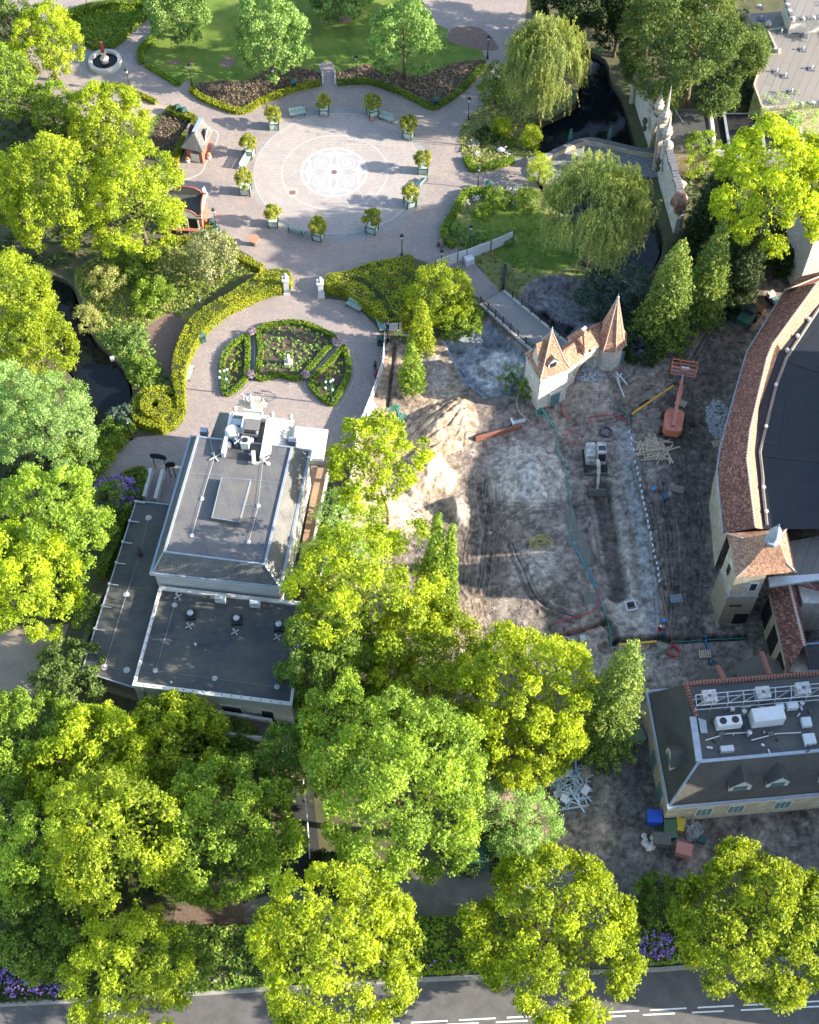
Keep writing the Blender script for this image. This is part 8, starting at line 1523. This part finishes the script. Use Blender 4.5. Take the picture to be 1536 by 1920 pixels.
one('plate_compactor', MB().box((0, 0, .3), (.5, .7, .5), .3).tube([(0, .2, .5), (0, .9, 1.0)], .04, 5), mat('dark blue machine', (.05, .10, .16), (.04, .08, .12), 3, .5), 'small blue and yellow compactor standing on the soil', 'compactor', loc=G(*d2(1064, 535)))
one('concrete_slab', MB().box((0, 0, .15), (1.2, .8, .3), -.3), M_WOOD, 'grey slab lying on the soil right of the compactor', 'slab', loc=G(*d2(1140, 490)))
# scaffold pipes by the hall wall
t = thing('scaffold_bundle', 'bundle of blue grey scaffold tubes leaning on the hall wall', 'scaffold', G(*d3(815, 700)))
for k in range(5): MB().tube([(random.uniform(-.4, .4), random.uniform(-.6, .6), 0), (random.uniform(.3, .7), random.uniform(.5, 1.5), 4.0)], .04, 5).build('tube', M_STEEL, t)
# ---- yard: scrap heap, skips, bins
sc = thing('scrap_heap', 'tangled heap of pale metal profiles in the yard', 'scrap heap', G(*d4(235, 890))); pm = MB().box((0, 0, 0), (1, .08, .05)).mesh('profile')
for i in range(85):
    r = math.sqrt(random.random()); th = random.uniform(0, 6.28); o = link('profile', pm, sc, None); o.data = pm; 
    if not pm.materials: pm.materials.append(M_SCRAP := mat('scrap aluminium', (.50, .56, .58), (.36, .42, .45), 2, .45, 0, .3))
    o.location = (1.6 * r * math.cos(th), 1.9 * r * math.sin(th), .12 + .7 * (1 - r) * random.random()); o.rotation_euler = (0, random.uniform(-.25, .25), random.uniform(0, 3.14)); o.scale = (random.uniform(.8, 2.6), random.uniform(.8, 2.2), random.uniform(.8, 2))
for i in range(7): th = random.uniform(0, 6.28); MB().box((1.3 * math.cos(th), 1.3 * math.sin(th), .3 + .05 * i), (random.uniform(.6, 1.0), random.uniform(.4, .7), .04), random.random() * 3, .2).build('sheet_metal', M_HOARD, sc)
for q, s, mm, l, nm in (((540, 640), (2.9, 1.5, .9), M_GRNPAINT, 'dark green flat container at the yard entrance', 'container'), ((665, 1060), (1.25, 1.1, 1.3), mat('bright blue plastic', (.03, .10, .50), (.025, .08, .42), 3, .4), 'bright blue bin at the corner of the slate house', 'bin'), ((705, 1175), (1.4, 1.0, 1.2), M_MUD, 'dark grey bin between the blue and pink ones', 'bin'), ((818, 1228), (1.3, 1.0, 1.2), mat('pink lid plastic', (.50, .20, .17), (.44, .17, .15), 3, .5), 'pink lidded bin beside the lower right street tree', 'bin'), ((800, 1095), (.75, 1.1, .9), mat('yellow plastic', (.62, .46, .05), (.55, .4, .05), 3, .5), 'yellow bin in the row beside the slate house', 'bin'), ((915, 1165), (.8, .6, .6), M_GRNPAINT, 'small green bin right of the trolleys', 'bin')):
    t = thing('waste_container' if nm == 'container' else 'waste_bin', l, nm, G(*d4(*q)), .25 if nm == 'container' else random.uniform(-.35, .1), 'waste bins of the yard'); a, b = s[0] / 2, s[1] / 2; m = MB(); m.loft([Vector((x * a * .9, y * b * .9, .08)) for x, y in ((-1, -1), (1, -1), (1, 1), (-1, 1))], [Vector((x * a, y * b, s[2])) for x, y in ((-1, -1), (1, -1), (1, 1), (-1, 1))]); m.build('body', mm, t)
    if nm == 'container': MB().box((0, 0, s[2] + .02), (s[0] * .92, s[1] * .8, .06)).build('lid', mat('sage lid', (.16, .22, .15), (.13, .18, .12), 2, .7), t)
    else: MB().box((0, 0, s[2] + .04), (s[0] * 1.06, s[1] * 1.06, .1)).build('lid', mm if 'pink' not in l else mm, t)
k_ = 0
for r_ in range(3):
    for cc_ in range(2): k_ += 1; t = thing('wheelie_bin', 'green wheelie bin in the %s row of six, %s column' % (('top', 'middle', 'bottom')[r_], ('left', 'right')[cc_]), 'bin', G(*d4(733 + 32 * cc_, 1092 + 28 * r_)), .05, 'green wheelie bins'); MB().loft([Vector((x * .22, y * .26, .05)) for x, y in ((-1, -1), (1, -1), (1, 1), (-1, 1))], [Vector((x * .28, y * .33, 1.0)) for x, y in ((-1, -1), (1, -1), (1, 1), (-1, 1))]).build('body', M_GRNPAINT, t); MB().box((0, 0, 1.04), (.6, .72, .08)).build('lid', mat('bin lid green', (.08, .16, .09), (.06, .12, .07), 3, .5), t)
for i, q in enumerate(((845, 1085), (865, 1140), (885, 1125))):
    t = thing('cage_trolley', 'wire cage trolley %s the row of bins' % ('right of the yellow bin in', 'at the lower end of', 'at the right end of')[i], 'trolley', G(*d4(*q)), .2 * i, 'cage trolleys'); f = MB()
    for z_ in (.15, .7, 1.3): strip_mesh(f, [Vector((s * .35, y * .45, 0)) for s, y in ((-1, -1), (1, -1), (1, 1), (-1, 1))], .05, z_, z_ + .05, True)
    f.build('cage', M_STEEL, t); [MB().tube([(s * .35, y * .45, .05), (s * .35, y * .45, 1.4)], .03, 5).build('post', M_STEEL, t) for s in (-1, 1) for y in (-1, 1)]
m = MB(); [m.ball((random.uniform(-.6, .6), random.uniform(-.6, .6), .25), random.uniform(.2, .4), 6, 5, (1, 1, .7)) for _ in range(9)]; one('waste_bags', m, mat('white and red bags', (.6, .58, .56), (.55, .2, .18), 2.5, .6, lo=.5, hi=.62), 'pile of white and red waste bags beside the dark grey bin', 'bags', loc=G(*d4(650, 1175)))
one('garden_shed_roof', MB().box((0, 0, 1.2), (2.6, 1.6, 2.4), .05), M_GRNPAINT, 'dark green metal cabin in the shade below the pale greyish tree', 'cabin', loc=P(*d8(838, 320)))
for i, (a_, b_, l_) in enumerate((((940, 640), (1160, 600), 'left'), ((1180, 640), (1440, 600), 'right'), ((1120, 470), (1300, 480), 'middle'))):
    A, B = P(*d4(*a_), SF), P(*d4(*b_), SF); MB().tube([A + Vector((0, 0, .15)), A.lerp(B, .5) + Vector((.1, .25, .15)), B + Vector((0, 0, .15))], .06, 5).build('roof_pipe', M_STEEL, house); MB().box(A.lerp(B, .4) + Vector((0, .3, .12)), (.5, .35, .24), .3).build('cable_box', M_MUD, house)
for k in range(26):
    p = P(*d4(random.uniform(930, 1520), random.uniform(440, 700)), SF); MB().box(p + Vector((0, 0, .05)), (random.uniform(.1, .5), random.uniform(.08, .2), random.uniform(.06, .2)), random.random() * 3).build('roof_clutter', random.choice((M_STEEL, M_MUD, M_WPAINT, M_RUBBER)), house)
# ---- scaffold lattice with tanks on the slate house
lt = thing('roof_scaffold', 'galvanised lattice frame along the top of the slate house roof', 'scaffold'); A0, A1_ = P(*d4(890, 400), SF + 1.5), P(*d4(1640, 330), SF + 1.5); B0, B1_ = P(*d4(895, 455), SF + 1.5), P(*d4(1640, 395), SF + 1.5); n = 9
for a, b in ((A0, A1_), (B0, B1_)):
    for z_ in (0, -.9): MB().tube([a + Vector((0, 0, z_)), b + Vector((0, 0, z_))], .045, 5).build('rail', M_STEEL, lt)
for i in range(n + 1):
    a, b = A0.lerp(A1_, i / n), B0.lerp(B1_, i / n); MB().tube([a, b], .04, 5).build('cross_tube', M_STEEL, lt); [MB().tube([p, Vector((p.x, p.y, SF))], .04, 5).build('upright', M_STEEL, lt) for p in (a, b)]
    if i < n: MB().tube([b, A0.lerp(A1_, (i + 1) / n) + Vector((0, 0, -.9))], .03, 5).build('brace', M_STEEL, lt)
for i, (q, l) in enumerate((((952, 430), 'left'), ((1230, 412), 'middle'), ((1438, 390), 'right'))):
    t = thing('cage_tank', 'white caged water tank on the slate house roof, %s one' % l, 'tank', P(*d4(*q), SF - .02), .1, 'caged water tanks'); MB().box((0, 0, .62), (1.15, 1.0, 1.0)).build('tank', M_OFFW, t); MB().box((0, 0, .07), (1.2, 1.05, .14)).build('pallet_base', M_MUD, t); MB().lathe([(.14, 1.12), (.14, 1.2), (0, 1.21)], 10).build('lid', M_MUD, t); f = MB()
    for z_ in (.4, .75, 1.1): strip_mesh(f, [Vector((s * .6, y * .52, 0)) for s, y in ((-1, -1), (1, -1), (1, 1), (-1, 1))], .03, z_, z_ + .03, True)
    f.build('cage', M_STEEL, t)
t = thing('truss_tower', 'silver lattice tower beside the tiled corridor at the right edge', 'scaffold', P(*d3(1500, 1330), 0))
for s in (-1, 1):
    for y in (-1, 1): MB().tube([(s * .5, y * .5, 0), (s * .5, y * .5, 8)], .05, 5).build('leg', M_STEEL, t)
for k in range(10): z_ = .8 * k; m = MB(); m.tube([(-.5, -.5, z_), (.5, -.5, z_ + .8)], .03, 4); m.build('brace', M_STEEL, t); MB().tube([(-.5, -.5, z_ + .4), (-.5, .5, z_ + 1.2)], .03, 4).build('brace', M_STEEL, t); MB().tube([(-.5, -.5, z_), (.5, -.5, z_)], .03, 4).build('rung', M_STEEL, t)
# ---- beside the villa: low walls, boards, stone lanterns
for a, b, l in (((415, 450), (375, 612), 'left'), ((485, 455), (440, 625), 'right')): one('ramp_wall', MB().beam(P(*c8(*a)) + Vector((0, 0, .45)), P(*c8(*b)) + Vector((0, 0, .45)), .35, .9), M_STUCCO, 'low cream ramp wall beside the villa, %s one' % l, 'wall', 'ramp walls')
for (a, b), l in ((((1150, 310), (1315, 335)), 'larger'), (((1380, 450), (1450, 440)), 'smaller')):
    A, B = P(*e7(*a)), P(*e7(*b)); t = thing('hanging_sign', '%s black curved sign board on posts above the ramp walls' % l, 'sign', (0, 0, 0)); [MB().tube([p, p + Vector((0, 0, 2.3))], .05, 6).build('post', M_BLACK, t) for p in (A, B)]; M_ = (A + B) / 2; L_ = (B - A).length + .5; d = (B - A).normalized(); m = MB(); n = 10; tp2 = [M_ + d * (L_ * (i / n - .5)) + Vector((0, 0, 2.45 + .25 * math.sin(math.pi * i / n))) for i in range(n + 1)]; bt = [M_ + d * (L_ * (i / n - .5)) + Vector((0, 0, 1.85)) for i in range(n + 1)]; q = Vector((-d.y, d.x, 0)) * .1; r_ = tp2 + bt[::-1]; N2 = len(r_); m.add(r_ + [v + q for v in r_], [tuple(range(N2)), tuple(range(2 * N2 - 1, N2 - 1, -1))] + [(i, (i + 1) % N2, N2 + (i + 1) % N2, N2 + i) for i in range(N2)]); m.build('board', M_BLACK, t)
for q, l in (((155, 420), 'left'), ((335, 570), 'right')):
    t = thing('stone_stand', 'small stone stand with sloped top on the %s of the villa path' % l, 'stand', P(*e7(*q)), .5, 'stone stands by the villa path'); MB().box((.15, 0, .5), (.35, .8, 1.0)).build('pier', M_CONC, t); MB().box((0, 0, 1.08), (.95, .95, .12), 0, .1).build('cap', M_CONC, t); MB().box((-.35, 0, .5), (.06, .8, .9)).build('panel', M_GRNPAINT, t)
for q, l in (((650, 845), 'white'), ((965, 950), 'green')): one('garden_box', MB().box((0, 0, .2), (.4, .3, .4), .3).box((0, 0, .42), (.44, .34, .05), .3), M_HOARD if l == 'white' else M_GRNPAINT, 'small %s box in the stream garden' % l, 'box', 'garden boxes', loc=P(*c4(*q)))
one('white_pipe', MB().tube([P(*d8(230, 40)) + Vector((0, 0, 1.0)), P(*d8(245, 180)) + Vector((0, 0, 1.0)), P(*d8(257, 365)) + Vector((0, 0, 1.0))], .06, 6).tube([P(*d8(257, 365)), P(*d8(257, 365)) + Vector((0, 0, 1.0))], .05, 6), M_HOARD, 'thin white rail along the dark tarmac path', 'rail')
one('timber_edge', MB().beam(P(*c8(130, 1170)) + Vector((0, 0, .5)), P(*c8(5, 1545)) + Vector((0, 0, .5)), .5, 1.0), M_WOOD, 'grey timber screen beside the long low villa roof', 'screen')
for q in ((600, 352), (675, 335)): one('white_post', MB().tube([(0, 0, 0), (0, 0, 1.6)], .07, 6), M_HOARD, 'white post below the largest centre tree, %s one' % ('left' if q[0] == 600 else 'right'), 'post', 'white posts', loc=P(*d8(*q)))
# ------------------------------------------------------------------ people
def person(label, p, rz, top, legs, lean=0.0, head=None, reach=.2):
    V = [(0, 0, .95), (0, lean * .3, 1.2), (0, lean * .6, 1.42), (0, lean * .75, 1.53), (0, lean * .9, 1.68), (.2, lean * .55, 1.40), (.27, lean * .6 + .08, 1.12), (.22, lean * .6 + reach + .1, .95), (-.2, lean * .55, 1.40), (-.27, lean * .6 + .08, 1.12), (-.22, lean * .6 + reach + .1, .95), (.1, 0, .9), (.12, .06, .5), (.12, .0, .08), (.13, .14, .04), (-.1, 0, .9), (-.12, .02, .5), (-.12, -.06, .08), (-.13, .08, .04)]
    E = [(0, 1), (1, 2), (2, 3), (3, 4), (2, 5), (5, 6), (6, 7), (2, 8), (8, 9), (9, 10), (0, 11), (11, 12), (12, 13), (13, 14), (0, 15), (15, 16), (16, 17), (17, 18)]
    Rr = [.15, .15, .16, .065, .11, .085, .06, .045, .085, .06, .045, .11, .085, .055, .05, .11, .085, .055, .05]
    me = bpy.data.meshes.new('person'); me.from_pydata(V, E, []); me.update(); o = link('person', me, None, top); bm2 = bmesh.new(); bm2.from_mesh(me); ly = bm2.verts.layers.skin.verify(); bm2.verts.ensure_lookup_table()
    for i, r in enumerate(Rr): bm2.verts[i][ly].radius = (r, r * .85)
    bm2.verts[0][ly].use_root = True; bm2.to_mesh(me); bm2.free(); o.modifiers.new('skin', 'SKIN'); s = o.modifiers.new('sub', 'SUBSURF'); s.levels = 1; s.render_levels = 1
    o.location = p; o.rotation_euler = (0, 0, rz); tag(o, label, 'person')
    MB().lathe([(.125, 1.02), (.14, .9), (.13, .62), (.12, .45)][::-1], 8, (.0, 0, 0)) if False else None
    MB().ball((0, lean * .9, 1.73), .13, 8, 6, (1, 1.1, .8)).build('hat', head or M_BLACK, o)
    for s_ in (-1, 1): MB().tube([(s_ * .1, 0, .95), (s_ * .12, .04, .5), (s_ * .12, -.03, .12)], [.135, .11, .08], 7).build('trouser_leg', legs, o)
M_HIVIS = mat('orange work jacket', (.62, .20, .06), (.5, .16, .05), 4, .8); M_JEANS = mat('dark work trousers', (.03, .04, .06), (.04, .05, .07), 4, .9); M_NAVY = mat('dark jacket', (.02, .025, .035), (.03, .03, .04), 4, .9); M_REDJ = mat('red jacket', (.42, .04, .05), (.34, .03, .04), 4, .8)
person('person in orange jacket bending beside the cross trench', G(*d2(1035, 1305)), 2.6, M_HIVIS, M_JEANS, .35, M_HOARD, .35); person('person in dark blue work clothes in the cross trench', G(*d2(1052, 1350)), .6, mat('blue work jacket', (.05, .14, .26), (.04, .11, .2), 4, .8), M_JEANS, .25)
person('person in black clothes walking along the garden hoarding', P(*c5(1243, 755)) + Vector((0, 0, .02)), 1.2, M_NAVY, M_JEANS); person('person in red jacket behind the one in black at the hoarding', P(*c5(1247, 800)) + Vector((0, 0, .02)), 1.2, M_REDJ, M_JEANS); person('person standing at the counter of the gabled kiosk', P(*c1(1040, 1345)) + Vector((0, 0, .02)), .2, M_HOARD, M_JEANS)
